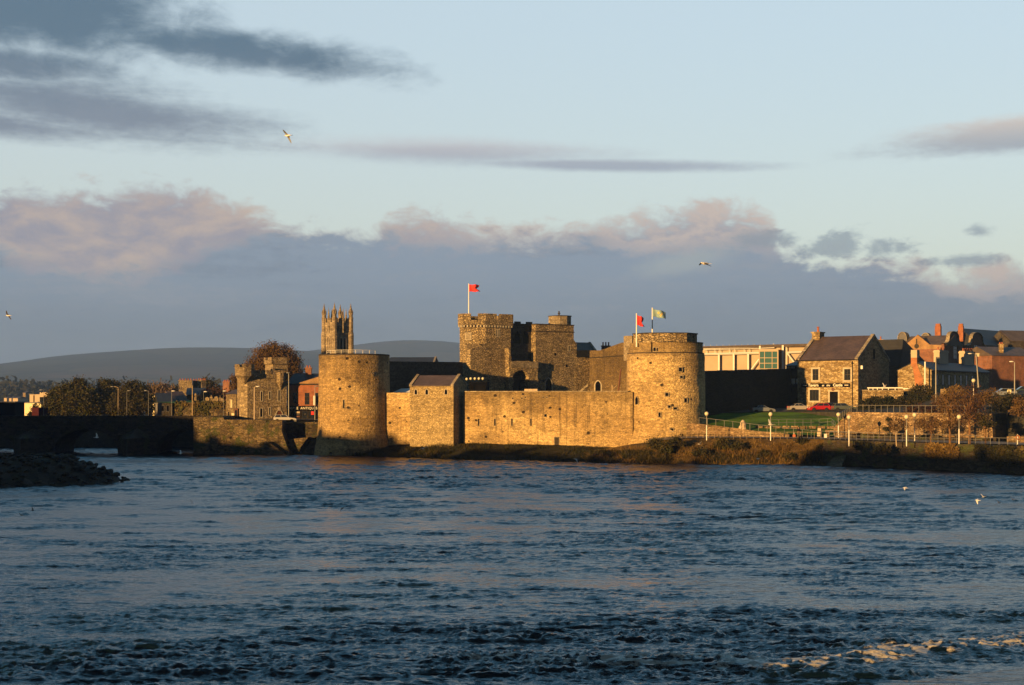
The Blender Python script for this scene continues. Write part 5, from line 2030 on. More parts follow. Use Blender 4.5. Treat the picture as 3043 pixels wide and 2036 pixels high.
# ---- far left buildings
def block(name, label, cat, u0, u1, va, vb, D, alpha, depth, m, roof=None, zbase=4.0, group=None):
    fr = Frame(u0, D, alpha)
    t = framed(name, label, cat, fr, group)
    w, zt = fr.x(u1), fr.z(u0, va)
    mb = MB()
    mb.box(0, w, 0, depth, zbase, zt)
    mb.build('wall', m, t)
    mb = MB()
    if roof is None:
        mb.box(-.15, w + .15, -.15, depth + .15, zt, zt + .18)
        mb.build('roof', M['lead'], t)
    else:
        zr = zat(roof[0], D + depth / 2)
        mb.raw([(-.2, -.3, zt - .05), (w + .2, -.3, zt - .05), (w + .2, depth + .3, zt - .05), (-.2, depth + .3, zt - .05), (-.2, depth / 2, zr), (w + .2, depth / 2, zr)], [(0, 1, 5, 4), (2, 3, 4, 5), (0, 4, 3), (1, 2, 5), (3, 2, 1, 0)])
        mb.build('roof', roof[1], t)
    return t, fr, w, zt

def left_town():
    t, fr, w, zt = block('yellow_warehouse', 'bright yellow rendered flat-roofed building beyond the left end of the bridge', 'building', 55, 122, 1198, 1240, 330, 8, 12, M['yellow'])
    mb = MB()
    mb.box(fr.x(68), fr.x(70.5), -.1, -.003, 5, zt)
    mb.build('drainpipe', M['timber'], t)
    for k in range(9):
        x = fr.x(48) + (fr.x(90) - fr.x(48)) * k / 8
        mb = MB()
        mb.box(x - .06, x + .06, -5.05, -4.95, 4.5, fr.z(55, 1230.5, -5))
        mb.build('fence_post', M['cream'], t)
    mb = MB()
    mb.box(fr.x(48), fr.x(90), -5.1, -4.9, fr.z(55, 1238, -5), fr.z(55, 1235, -5))
    mb.build('fence_rail', M['cream'], t)
    t, fr, w, zt = block('white_block', 'pale block with a square frame standing behind the yellow building', 'building', 88, 99, 1172.5, 1240, 380, 8, 10, M['cream'])
    mb = MB()
    mb.box(fr.x(103), fr.x(118), 0, 8, 4, zt + .05)
    mb.box(fr.x(118), fr.x(142), 0, 8, fr.z(110, 1180), zt + .6)
    mb.box(fr.x(99), fr.x(104), .0, 8, fr.z(110, 1175), zt)
    mb.build('frame', M['cream'], t)
    mb = MB()
    mb.box(fr.x(98), fr.x(112), .3, 6, 4, fr.z(110, 1187))
    mb.build('lean_to', M['lead'], t)
    block('dark_shed', 'low shaded flat-roofed shed at the far left end of the bridge', 'shed', -60, 44, 1196, 1240, 252, 0, 5, M['black'])  # black paint carries the shade the shed stands in
    # distant roofs on the left
    for k, (u0, u1, va, vb, D, lab) in enumerate(((12, 20, 1178.5, 1196, 700, 'tiny pale distant house at the far left edge below the wood'), (27, 34, 1179, 1196, 690, 'tiny pale distant house, second from the left edge'), (38, 53, 1179, 1196, 640, 'long pale distant house with a chimney end, left of the white block'), (68, 76, 1163, 1180, 900, 'tiny dim distant house high in the trees'))):
        block('distant_house', lab, 'house', u0, u1, va + 4, vb, D, 10, 9, M['cream'] if k != 3 else M['toll'], (va, M['slate_b']), 3.0, 'distant houses on the left')
    # houses behind the bridge end
    t, fr, w, zt = block('dark_house', 'dark house with steep slate gable behind the bridge beside the ivy wall', 'house', 471, 512, 1196, 1245, 285, -20, 9, M['shade_wall'], (1168, M['slate']))
    for u0 in (480, 495):
        opening(t, fr.x(u0), fr.x(u0 + 7), fr.z(u0, 1222), fr.z(u0, 1206), 0, 'window', M['lead'], M['void'], .12, proud=.05)
    t, fr, w, zt = block('gabled_cottage', 'cottage with a sunlit gable edge and purple slate roof behind the ivy wall', 'house', 515, 560, 1196, 1245, 300, -35, 8, M['toll'], (1163, M['slate_p']), 5.5)
    block('slate_terrace', 'long dark blue slate roof in front of the tall chimneys', 'house', 555, 606, 1172, 1245, 315, -10, 9, M['shade_wall'], (1153, M['slate']), 5.5)
    block('narrow_gable_house', 'sliver of a cream rendered house between the trees and the dark house', 'house', 453, 462, 1176, 1245, 300, 30, 6, M['yellow'])
    block('grey_kiosk', 'small grey panel hut at the roadside beyond the bridge', 'hut', 462, 468, 1200, 1240, 270, 10, 2, M['lead'])
    # brown building carrying rows of tall chimneys
    t, fr, w, zt = block('chimney_house', 'brown house crowned with a broad row of tall chimneys behind the slate roofs', 'house', 531, 606, 1158, 1245, 345, -12, 9, M['shade_wall'], (1148, M['slate']), 5.5)
    for (u0, u1, va) in ((531, 571, 1129), (573, 587, 1130), (588, 600, 1128), (601, 612, 1129)):
        mb = MB()
        m_ = M['toll'] if u0 in (531, 588) else M['shade_wall']
        x0, x1 = fr.x(u0), fr.x(u1)
        mb.box(x0, x1, -.2 if u0 == 531 else 1.5, 2.4, zt - 1.5, fr.z(u0, va + 3))
        mb.box(x0 - .12, x1 + .12, -.3 if u0 == 531 else 1.4, 2.5, fr.z(u0, va + 3), fr.z(u0, va + 1))
        s = mb.build('chimney_stack', m_, t)
        n = max(2, int((x1 - x0) / .62))
        for k in range(n):
            mb = MB()
            mb.lathe([(.15, 0), (.13, .42), (.17, .46), (.0, .46)], 8)
            mb.build('chimney_pot', M['pot'], s, loc=(x0 + (x1 - x0) * (k + .5) / n, 1.6, fr.z(u0, va + 1)))
    small_chimney(662, 682, 1134, 1180, 320, 'tall dark brick chimney stack between the wine-red tree and the big autumn tree', pots=4, pot_h=5, base=6.0)
left_town()

# ------------------------------------------------------------------ right of the castle
def dark_wall():
    a, b_ = at(2086, 1102, 229.0), at(2352, 1102, 252.5)
    d = Vector((b_.x - a.x, b_.y - a.y, 0))
    L = d.length
    t = thing('south_wall', 'high blackish castle wall in shade running from the right tower to the tavern', 'wall', (a.x, a.y, 0), math.atan2(d.y, d.x))
    n = 50
    za, zb = zat(1103, 229), zat(1096, 252.5)
    mb = MB()
    top = [(L * i / n, za + (zb - za) * i / n + .12 * mnoise.noise(Vector((i * .35, 8, 0))) + .05 * mnoise.noise(Vector((i * 1.7, 8, 0)))) for i in range(n + 1)]
    mb.prism_xz([(0, 4)] + top + [(L, 4)], 0, 1.8)
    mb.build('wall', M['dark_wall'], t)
dark_wall()

VF = Frame(2075, 300.0, 9.0)
def modern_hall():
    t = framed('modern_hall', 'long modern cream building with white frame and glazed bay behind the dark wall', 'building', VF)
    X, Z = VF.x, VF.z
    w = X(2440)
    zt = Z(2100, 1041)
    mb = MB()
    mb.prism_xz([(0, 7), (0, zt), (X(2390), Z(2390, 1030)), (w, Z(2440, 1028)), (w, 7)], 0, 25)
    mb.build('wall', M['cream'], t)
    mb = MB()
    mb.prism_xz([(-.5, Z(2100, 1036)), (-.5, Z(2100, 1030)), (X(2300), Z(2300, 1024)), (w, Z(2440, 1021)), (w, Z(2440, 1030)), (X(2300), Z(2300, 1032))], -.9, 26)
    mb.build('roof', M['slate_b'], t)
    # white steel frame
    F_ = lambda u, v, d=-.8: (X(u, d), -0.0 + d, Z(u, v, d))
    def beam(u0, v0, u1, v1, r=.18, d=-.8, name='beam'):
        mb = MB()
        mb.tube([F_(u0, v0, d), F_(u1, v1, d)], r, 4)
        return mb.build(name, M['white'], t)
    beam(2088, 1053, 2258, 1049, .25)
    for u in (2136, 2180, 2223):
        beam(u, 1052, u, 1120, .24, name='column')
    beam(2090, 1037, 2256, 1031.5, .09)
    beam(2090, 1040, 2256, 1035.5, .08)
    for u in (2098, 2124, 2139, 2167, 2183, 2211, 2226):
        beam(u, 1036, u + 1, 1052, .06, name='post')
    beam(2256, 1068, 2234, 1098, .2, name='brace')
    beam(2258, 1028, 2258, 1046, .24, name='column')
    beam(2258, 1035, 2300, 1033.5, .1)
    beam(2326, 1026, 2326, 1110, .28, name='column')
    beam(2336, 1030, 2336, 1110, .1, name='column')
    beam(2336, 1030, 2390, 1028, .1)
    beam(2338, 1048, 2390, 1046, .2)
    beam(2339, 1048, 2361, 1078, .18, name='brace')
    beam(2299, 1021, 2300, 1034, .08, name='post')
    for k in range(14):
        u = 2093 + k * 18.5
        beam(u, 1024 - k * .2, u, 1034 - k * .4, .025, -.6, 'rail_post')
    # glazed bay
    x0, x1 = X(2256, -3), X(2313, -3)
    z0, z1 = Z(2280, 1110, -3), Z(2280, 1040, -3)
    mb = MB()
    mb.box(x0, x1, -3, 0, z1 - .35, z1 + .2)
    mb.box(x1 - .25, x1 + .02, -3, 0, z0, z1 - .35)
    mb.box(x0 - .02, x0 + .15, -3, 0, z0, z1 - .35)
    b = mb.build('glazed_bay', M['cream'], t)
    mb = MB()
    mb.box(x0 + .15, x1 - .25, -2.9, -.5, z0, z1 - .35)
    mb.build('glass', M['teal_glass'], b)
    for u in (2272, 2294.5):
        mb = MB()
        xx = X(u, -3)
        mb.box(xx - .07, xx + .07, -3.0, -2.88, z0, z1 - .35)
        mb.build('mullion', M['cream'], b)
    for v in (1063.5, 1079.5, 1096):
        mb = MB()
        zz = Z(2280, v, -3)
        mb.box(x0 + .15, x1 - .25, -2.99, -2.87, zz - .07, zz + .07)
        mb.build('transom', M['cream'], b)
    mb = MB()
    mb.box(X(2318), X(2325), -.3, -.004, 8, Z(2320, 1034))
    mb.build('brick_panel', M['brick_y'], t)
modern_hall()

VD, VA = 241.0, 36.0
VX = (2550 - UC) / FPX * VD
_L = 11.5
VT = Frame(0, 1, VA)
VT.o = Vector((VX - _L * math.cos(R(VA)), VD + _L * math.sin(R(VA)), 0))
def tavern():
    t = framed('stone_tavern', 'two-storey rubble stone tavern with slate roof and a black name board', 'tavern', VT)
    X, Z, P = VT.x, VT.z, VT.p
    L, dep = _L, 15.0
    zb = 6.5
    ze = Z(2540, 1068)
    ym = dep / 2
    zr = zat(1000, VD + 6)
    mb = MB()
    mb.box(0, L, 0, dep, zb, ze)
    for xx in (0.0, L - .5):
        mb.raw([(xx, 0, ze), (xx, dep, ze), (xx, ym, zr), (xx + .5, 0, ze), (xx + .5, dep, ze), (xx + .5, ym, zr)], [(0, 2, 1), (3, 4, 5), (0, 3, 5, 2), (1, 2, 5, 4)])
    mb.build('wall', M['tavern'], t)
    mb = MB()
    for s in (-1, 1):
        y0 = ym + s * (ym + .3)
        dz = -.22
        mb.raw([(.4, y0, ze + dz + .05), (L - .4, y0, ze + dz + .05), (L - .4, ym, zr + .05), (.4, ym, zr + .05), (.4, y0, ze + dz + .2), (L - .4, y0, ze + dz + .2), (L - .4, ym, zr + .2), (.4, ym, zr + .2)],
               [(0, 1, 2, 3), (4, 7, 6, 5), (0, 4, 5, 1), (2, 6, 7, 3), (0, 3, 7, 4), (1, 5, 6, 2)])
    mb.build('roof', M['slate_p'], t)
    for xx in (-.1, L - .5):
        mb = MB()
        for s in (-1, 1):
            y0 = ym + s * (ym + .35)
            mb.raw([(xx, y0, ze - .2), (xx + .6, y0, ze - .2), (xx + .6, ym, zr), (xx, ym, zr), (xx, y0, ze + .22), (xx + .6, y0, ze + .22), (xx + .6, ym, zr + .48), (xx, ym, zr + .48)],
                   [(0, 1, 2, 3), (4, 7, 6, 5), (0, 4, 5, 1), (2, 6, 7, 3), (0, 3, 7, 4), (1, 5, 6, 2)])
        mb.build('verge_coping', M['coping'], t)
    def chimney(x0, x1, y0, y1, zt, pots):
        mb = MB()
        mb.box(x0, x1, y0, y1, zr - 1.6, zt)
        mb.box(x0 - .15, x1 + .15, y0 - .15, y1 + .15, zt, zt + .22)
        c = mb.build('chimney', M['tavern'], t)
        for k in range(pots):
            mb = MB()
            mb.lathe([(.24, 0), (.2, .8), (.26, .85), (.26, .98), (.0, .98)], 10)
            mb.build('chimney_pot', M['pot'], c, loc=(x0 + (x1 - x0) * (k + .5) / pots, (y0 + y1) / 2, zt + .22))
    chimney(.0, 1.5, ym - 1.1, ym + 1.1, zat(990, VD + 12), 1)
    # front
    def op(u0, u1, va, vb, **k):
        return opening(t, X(u0), X(u1), Z(u0, vb), Z(u0, va), 0.0, k.pop('name', 'window'), M['dressed'], k.pop('dm', M['glass']), k.pop('fw', .3), proud=.06, **k)
    op(2415, 2432.5, 1097, 1130, bars=(2, 2), barm=M['shade_wall'])
    op(2509, 2527.5, 1097, 1130, bars=(2, 2), barm=M['shade_wall'])
    op(2406.5, 2433.5, 1158.5, 1191, bars=(3, 1), barm=M['soffit'])
    op(2466, 2490.5, 1164, 1212, name='door', dm=M['black'])
    mb = MB()
    x0, x1 = X(2382), X(2526.5)
    zs0, zs1 = Z(2450, 1150.6), Z(2450, 1139.4)
    mb.box(x0, x1, -.16, -.003, zs0, zs1)
    s = mb.build('name_board', M['black'], t)
    zc = (zs0 + zs1) / 2
    text_obj('Tavern', .70, M['text_w'], s, (X(2418), -.175, zc), off=.012, space=1.0)
    text_obj('at', .50, M['text_w'], s, (X(2446.5), -.175, zc - .03), off=.006, shear=.3)
    text_obj('the', .50, M['text_w'], s, (X(2462), -.175, zc - .03), off=.006, shear=.3)
    text_obj('Castle', .70, M['text_w'], s, (X(2490.5), -.175, zc), off=.012, space=1.0)
    for u0, u1 in ((2387, 2397), (2510.5, 2522)):
        mb = MB()
        mb.box(X(u0), X(u1), -.175, -.162, zc - .05, zc + .05)
        mb.build('line', M['text_w'], s)
    # gutter and downpipe
    mb = MB()
    mb.tube([(-.2, -.33, ze - .06), (L + .1, -.33, ze - .06)], .08, 6)
    mb.build('gutter', M['dark_metal'], t)
    mb = MB()
    xd = X(2533.7)
    mb.tube([(xd, -.1, ze - .3), (xd, -.1, zb + .5)], .07, 6)
    mb.box(xd - .14, xd + .14, -.22, -.02, Z(2533, 1082), Z(2533, 1077))
    mb.build('downpipe', M['dark_metal'], t)
    # round emblem over the door
    mb = MB()
    xe, zz = X(2476), Z(2476, 1157)
    mb.lathe([(0.0, 0), (.3, 0), (.3, .06), (.22, .1), (0, .12)], 14)
    mb.v = [(x + xe, -.05 - z, y + zz) for x, y, z in mb.v]
    mb.build('round_emblem', M['door_red'], t)
    # dark gable side: slit window and white floodlight
    gy = Matrix.Translation((L, 0, 0)) @ Matrix.Rotation(R(90), 4, 'Z')
    opening(t, ym - .35, ym + .35, ze + .3, ze + 1.9, 0.0, 'slit_window', M['shade_wall'], M['void'], .12, proud=.04, face=gy)
    mb = MB()
    mb.box(L + .05, L + .42, 1.0, 1.5, ze - 1.7, ze - 1.1)
    mb.build('floodlight', M['white'], t)
    # dark timber annexe with grey roof on the left
    fr = Frame(2336, 254.0, 30)
    a = framed('tavern_annexe', 'low black annexe with grey slate roof and white windows left of the tavern', 'annexe', fr)
    w = fr.x(2384)
    z1 = fr.z(2350, 1086)
    mb = MB()
    mb.box(0, w, 0, 5, 6.5, z1)
    mb.build('wall', M['black'], a)
    mb = MB()
    zr2 = fr.z(2384, 1069, 2.5)
    mb.raw([(-.3, -.3, z1), (w + .4, -.3, z1), (w + .4, 5.3, z1), (-.3, 5.3, z1), (w * .6, 2.5, zr2), (w + .4, 2.5, zr2)], [(0, 1, 5, 4), (1, 2, 5), (2, 3, 4, 5), (3, 0, 4), (3, 2, 1, 0)])
    mb.build('roof', M['lead'], a)
    for (u0, u1) in ((2337.5, 2349), (2351, 2363)):
        mb = MB()
        mb.box(fr.x(u0), fr.x(u1), -.05, -.003, fr.z(2350, 1140.5), fr.z(2350, 1125.5))
        mb.build('window', M['white'], a)
    mb = MB()
    mb.box(fr.x(2367), fr.x(2372), -.05, -.003, fr.z(2350, 1140), fr.z(2350, 1126))
    mb.build('window', M['white'], a)
    for k in range(6):
        u = 2338 + k * 4.2
        mb = MB()
        mb.box(fr.x(u), fr.x(u + 2), -.04, -.003, fr.z(u, 1095), fr.z(u, 1089))
        mb.build('upper_pane', M['steel'], a)
tavern()

def right_houses():
    # dark slate roof behind the tavern
    fr = Frame(2612, 266, 45)
    t = framed('slate_house', 'dark house with a long sloping slate roof right behind the tavern', 'house', fr)
    w, dep = 4.5, 9
    ze, zr = zat(1088, 262), zat(1012, 270)
    mb = MB()
    mb.box(-6, w, 0, dep, 8, ze)
    mb.raw([(w, 0, ze), (w, dep, ze), (w, dep * .1, zr)], [(0, 1, 2)])
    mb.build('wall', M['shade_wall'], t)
    mb = MB()
    mb.raw([(-6, -.2, ze), (w + .2, -.2, ze), (w + .2, dep * .1, zr), (-6, dep * .1, zr), (w + .2, dep + 4, ze - .6), (-6, dep + 4, ze - .6)], [(0, 1, 2, 3), (3, 2, 4, 5), (1, 4, 2)])
    mb.build('roof', M['slate'], t)
    small_chimney(2609, 2626, 1009, 1035, 275, 'stone chimney with one red pot peeping over the tavern gable', 'tavern', 1, 9, base=9.0)
    # gable-end house with the orange strip, and the terrace running away from it
    GFm = Frame(2668, 248, 37)
    t = framed('terrace_house', 'stone gable-end house with an orange brick strip, first of the dark terrace', 'house', GFm)
    X, Z, P = GFm.x, GFm.z, GFm.p
    w, dep = X(2768), 32.0
    ze = Z(2668, 1101)
    zr = Z(2716, 1077)
    mb = MB()
    mb.prism_xz([(0, 8), (0, ze), (w / 2, zr), (w, ze), (w, 8)], 0, .5)
    mb.box(0, .4, .5, dep, 8, ze)
    mb.box(w - .4, w, .5, dep, 8, ze)
    mb.build('wall', M['tavern'], t)
    mb = MB()
    for s in (0, 1):
        xe = -.25 if s == 0 else w + .25
        mb.raw([(xe, .2, ze - .15), (w / 2, .2, zr + .05), (w / 2, dep, zr + .05), (xe, dep, ze - .15), (xe, .2, ze + .05), (w / 2, .2, zr + .25), (w / 2, dep, zr + .25), (xe, dep, ze + .05)],
               [(0, 1, 2, 3), (4, 7, 6, 5), (0, 4, 5, 1), (2, 6, 7, 3), (0, 3, 7, 4), (1, 5, 6, 2)])
    mb.build('roof', M['slate'], t)
    mb = MB()
    mb.prism_xz([P(2710, 1079, -.05), P(2724, 1079, -.05), P(2731, 1100, -.05), P(2742, 1123, -.05), P(2743, 1146, -.05), P(2720, 1146, -.05), P(2715, 1110, -.05)], -.06, .02)
    mb.build('brick_flue', M['brick_o'], t)
    # tall chimneys along the ridge
    def stack(y, wd, dp, zt, pots, m='cream', base=None):
        x = w / 2
        mb = MB()
        mb.box(x - wd / 2, x + wd / 2, y, y + dp, zr - .6, zt)
        mb.box(x - wd / 2 - .1, x + wd / 2 + .1, y - .1, y + dp + .1, zt - .45, zt - .2)
        c = mb.build('chimney', M[m], t)
        for k in range(pots):
            mb = MB()
            mb.lathe([(.15, 0), (.12, .5), (.17, .55), (.0, .6)], 8)
            mb.build('chimney_pot', M['pot'], c, loc=(x, y + dp * (k + .5) / pots, zt))
    mb = MB()
    x0, x1 = X(2707), X(2725)
    mb.box(x0, x1, -.02, 1.3, zr - .7, Z(2715, 1063))
    mb.build('chimney_shaft', M['brick_o'], t)
    mb = MB()
    mb.box(x0, x1, -.02, 1.3, Z(2715, 1063), Z(2715, 1040))
    mb.box(x0 - .06, x1 + .06, -.08, 1.36, Z(2715, 1050.5), Z(2715, 1049))
    mb.build('chimney', M['cream'], t)
    def ydep(u):            # distance along the ridge seen at u
        best = min(np.linspace(1, 31, 300), key=lambda y: abs(UC + FPX * (GFm.world(w / 2, y, 0).x / GFm.world(w / 2, y, 0).y) - u))
        return float(best)
    for (u0, u1, vt, n, m_) in ((2783, 2810, 1040, 3, 'cream'), (2858, 2885, 1043, 4, 'cream'), (2930, 2956, 1043, 4, 'toll'), (3000, 3026, 1046, 4, 'toll')):
        ya, yb = ydep(u0), ydep(u1)
        D = GFm.world(w / 2, ya, 0).y
        stack(ya, 1.1, yb - ya, zat(vt, D), n, m_)
    # dim windows along the shaded front of the terrace
    side = Matrix.Translation((w, 0, 0)) @ Matrix.Rotation(R(90), 4, 'Z')
    for k in range(8):
        y = 2.2 + k * 3.2
        opening(t, y, y + 1.0, ze - 2.6, ze - .8, 0.0, 'window', M['shade_wall'], M['glass'], .12, proud=.04, face=side)
    # cream pole in front of the gable
    o = at(2749, 1178, 243)
    s = thing('white_post', 'tall plain white post in front of the orange-striped gable', 'post', o)
    mb = MB()
    H = (1178 - 1075) / FPX * 243
    mb.tube([(0, 0, -.5), (0, 0, H)], .13, 8)
    mb.build('pole', M['white'], s)
    # low stone garden wall with white rail
    fr = Frame(2563, 241, 16)
    s = framed('garden_wall', 'low sunlit stone garden wall between the tavern and the dark hedge', 'wall', fr)
    mb = MB()
    w2 = fr.x(2684)
    zt = fr.z(2620, 1161)
    mb.box(0, w2, 0, .6, 7.5, zt)
    for k in (0, .29, .69, .97):
        mb.box(w2 * k - .04, w2 * k + .25, -.06, .66, 7.5, zt + .02)
    mb.build('wall', M['tavern'], s)
    mb = MB()
    mb.box(-.1, w2 + .1, -.1, .7, zt + .03, zt + .13)
    mb.build('coping', M['coping'], s)
    rl = framed('garden_rail', 'white handrail running along the top of the garden wall', 'railing', fr)
    z0 = zt + .13
    mb = MB()
    mb.box(fr.x(2577), fr.x(2683), .25, .38, fr.z(2620, 1154.3), fr.z(2620, 1151.3))
    mb.box(fr.x(2683), fr.x(2712), .25, .34, fr.z(2690, 1156), fr.z(2690, 1153.5))
    mb.build('rail', M['white'], rl)
    for u in (2581, 2594, 2607, 2622, 2640, 2660, 2687):
        mb = MB()
        x = fr.x(u)
        mb.box(x - .06, x + .06, .27, .36, z0, fr.z(2620, 1154))
        mb.build('post', M['white'], rl)
    fr = Frame(2684, 242, 16)
    s = framed('garden_wall', 'dim stone wall continuing right of the white-railed garden wall under shrubs', 'wall', fr)
    mb = MB()
    mb.box(0, fr.x(2770), .1, .6, 7.5, fr.z(2700, 1162))
    mb.build('wall', M['shade_wall'], s)
    fr = Frame(2795, 232, 14)
    s = framed('brown_fence', 'low brown plank fence behind the autumn trees', 'fence', fr)
    mb = MB()
    n = 26
    w3 = fr.x(2868)
    for k in range(n):
        mb.box(w3 * k / n, w3 * (k + .9) / n, 0, .06, 8.5, fr.z(2830, 1156 + (k % 3) * .4))
    mb.build('panel', M['timber'], s)
right_houses()

SFm = Frame(2652, 318, 40.0)
def brick_school():
    """red brick hall: lit gable end to the left, shaded side with two curved gables to the right"""
    t = framed('brick_hall', 'big red brick hall with curved gables and tall chimneys above the dark terrace', 'building', SFm)
    X, Z, P = SFm.x, SFm.z, SFm.p
    w = X(2806)
    ze = Z(2740, 1028)
    mb = MB()
    # lit left face with its pointed gable
    q = [(X(2660), 9), P(2660, 1030), P(2688, 1027), P(2727, 995), P(2762, 1024), P(2806, 1026), (w, 9)]
    mb.prism_xz(q, 0, .6)
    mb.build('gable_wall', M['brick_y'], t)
    mb = MB()
    mb.prism_xz([P(2656, 1110, .3), P(2656, 1040, .3), P(2806, 1040, .3), P(2806, 1110, .3)], -.14, -.02)
    mb.build('lower_wall', M['brick_d'], t)
    mb = MB()
    x, z = P(2724, 1029)
    mb.lathe([(0, 0), (.55, 0), (.55, .05), (0, .07)], 16)
    mb.v = [(a + x, -.01 - c, b_ + z) for a, b_, c in mb.v]
    mb.box(x - .14, x + .14, -.06, -.005, z, z + 1.7)
    mb.build('cross_window', M['soffit'], t)
    # roof behind it
    dep = 16.0
    zr = Z(2800, 996, 4)
    x0 = X(2665)
    mb = MB()
    mb.raw([(x0, .6, ze), (w + .2, .6, ze), (w + .2, 5.5, zr), (x0 + 1, 5.5, zr), (x0, 10.5, ze), (w + .2, 10.5, ze)], [(0, 1, 2, 3), (3, 2, 5, 4), (0, 3, 4), (1, 5, 2)])
    mb.build('roof', M['slate_b'], t)
    # curved lead-topped gables (silhouettes of the side gables seen from behind)
    def curved(fr, uc, u0, u1, vt, vb, dep0, dep1, m, name, cop=True):
        """gable outline with concave shoulders and a round head, between u0 and u1"""
        n = 18
        half = []
        for i in range(n + 1):
            s = i / n
            if s < .45:
                k = s / .45
                half.append((1.0 - .50 * (math.sin(k * math.pi / 2)) ** .9, .55 * (1 - math.cos(k * math.pi / 2))))
            else:
                k = (s - .45) / .55
                a = k * math.pi / 2
                half.append((.50 * math.cos(a), .55 + .45 * math.sin(a)))
        pts = []
        zb, zt_ = fr.z(uc, vb, dep0), fr.z(uc, vt, dep0)
        xa, xb, xc = fr.x(u0, dep0), fr.x(u1, dep0), fr.x((u0 + u1) / 2, dep0)
        hw = (xb - xa) / 2
        pts = [(xc - hw * a, zb + (zt_ - zb) * b_) for a, b_ in half] + [(xc + hw * a, zb + (zt_ - zb) * b_) for a, b_ in half[::-1][1:]]
        low = [(xc + hw, zb - 8), (xc - hw, zb - 8)]
        mb = MB()
        mb.prism_xz(pts + low, dep0, dep1)
        g = mb.build(name, m, t)
        if cop:
            mb = MB()
            for i in range(len(pts) - 1):
                a, b_ = pts[i], pts[i + 1]
                d = Vector((b_[0] - a[0], b_[1] - a[1]))
                nn = Vector((-d.y, d.x)).normalized() * .16
                if nn.y < 0 and abs(d.x) > 1e-4:
                    nn = -nn
                mb.raw([(a[0], dep0 - .25, a[1]), (b_[0], dep0 - .25, b_[1]), (b_[0] + nn.x, dep0 - .25, b_[1] + nn.y), (a[0] + nn.x, dep0 - .25, a[1] + nn.y),
                        (a[0], dep1, a[1]), (b_[0], dep1, b_[1]), (b_[0] + nn.x, dep1, b_[1] + nn.y), (a[0] + nn.x, dep1, a[1] + nn.y)],
                       [(0, 1, 2, 3), (7, 6, 5, 4), (3, 2, 6, 7), (0, 4, 5, 1)])
            mb.build('gable_coping', M['coping'], g)
        return g
    curved(SFm, 2690, 2658, 2706, 988, 1027, 3.5, 5.0, M['lead'], 'curved_gable')
    curved(SFm, 2750, 2728, 2774, 991, 1027, 5.8, 7.0, M['lead'], 'curved_gable')
    # shaded right side: its own frame, turned away from the sun
    F2 = Frame(2806, SFm.world(w, 0, 0).y, -53.0)
    F2.o = SFm.world(w, 0, 0)
    s = framed('brick_wing', 'shaded wing of the red brick hall with two curved gables and long slate roof', 'building', F2)
    t = s
    X2, Z2 = F2.x, F2.z
    w2 = X2(2940)
    mb = MB()
    mb.box(0, w2, .3, 10, 9, Z2(2850, 1040))
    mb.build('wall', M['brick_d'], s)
    curved(F2, 2830, 2806, 2861, 986, 1024, 0, .6, M['brick_d'], 'curved_gable')
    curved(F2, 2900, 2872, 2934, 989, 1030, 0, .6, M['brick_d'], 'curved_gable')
    for u in (2838, 2899):
        opening(s, X2(u - 5), X2(u + 5), Z2(u, 1066), Z2(u, 1026), 0.0, 'window', M['brick_d'], M['glass'], .12, proud=.04, bars=(2, 3), barm=M['soffit'])
    zr2 = Z2(2900, 979, 5)
    mb = MB()
    xa, xb = X2(2868, 5), X2(3120, 5)
    mb.raw([(xa - 2, .5, Z2(2880, 1026)), (xb, .5, Z2(3060, 1032)), (xb, 6, Z2(3060, 986, 5)), (xa, 6, zr2), (xa - 2, 12, Z2(2880, 1026)), (xb, 12, Z2(3060, 1032))], [(0, 1, 2, 3), (3, 2, 5, 4), (0, 3, 4), (1, 5, 2)])
    mb.build('roof', M['slate'], s)
    mb = MB()
    mb.box(X2(2936), xb, .6, 10, 9, Z2(2990, 1030))
    mb.build('side_wall', M['shade_wall'], s)
    for (u0, u1, va, vb, D, m_) in ((2778, 2805, 962, 1000, 324, 'brick'), (2847, 2871, 962, 1000, 328, 'brick')):
        fr = Frame(u0, D, 30)
        c = framed('tall_chimney', 'tall red brick chimney on the brick hall, ' + ('left one, stepped' if u0 == 2778 else 'right one beside the slate roof'), 'chimney', fr)
        L = fr.x(u1) * .62
        mb = MB()
        mb.box(0, L, 0, L * .9, fr.z(u0, 1015), fr.z(u0, va + 7))
        mb.build('stack', M[m_], c)
        mb = MB()
        mb.box(.12, L - .1, .1, L * .8, fr.z(u0, va + 7), fr.z(u0, va))
        mb.build('cap', M[m_], c)
brick_school()
block('brick_house', 'dim red brick house with a dark roof at the far right edge behind the terrace', 'house', 2948, 3075, 1056, 1120, 300, -25, 9, M['brick_d'], (1030, M['slate_b']), 8.0)
small_chimney(2969, 2982, 1022, 1060, 303, 'pale stone chimney on the dim brick house at the far right', 'tavern', 2, 5, base=9.0)
lean_roof('slate_house', 'brown slate roof with a pale ridge at the top right edge', 345, 3000, 3100, 984, 1014, -20, 8, 'slate_b')

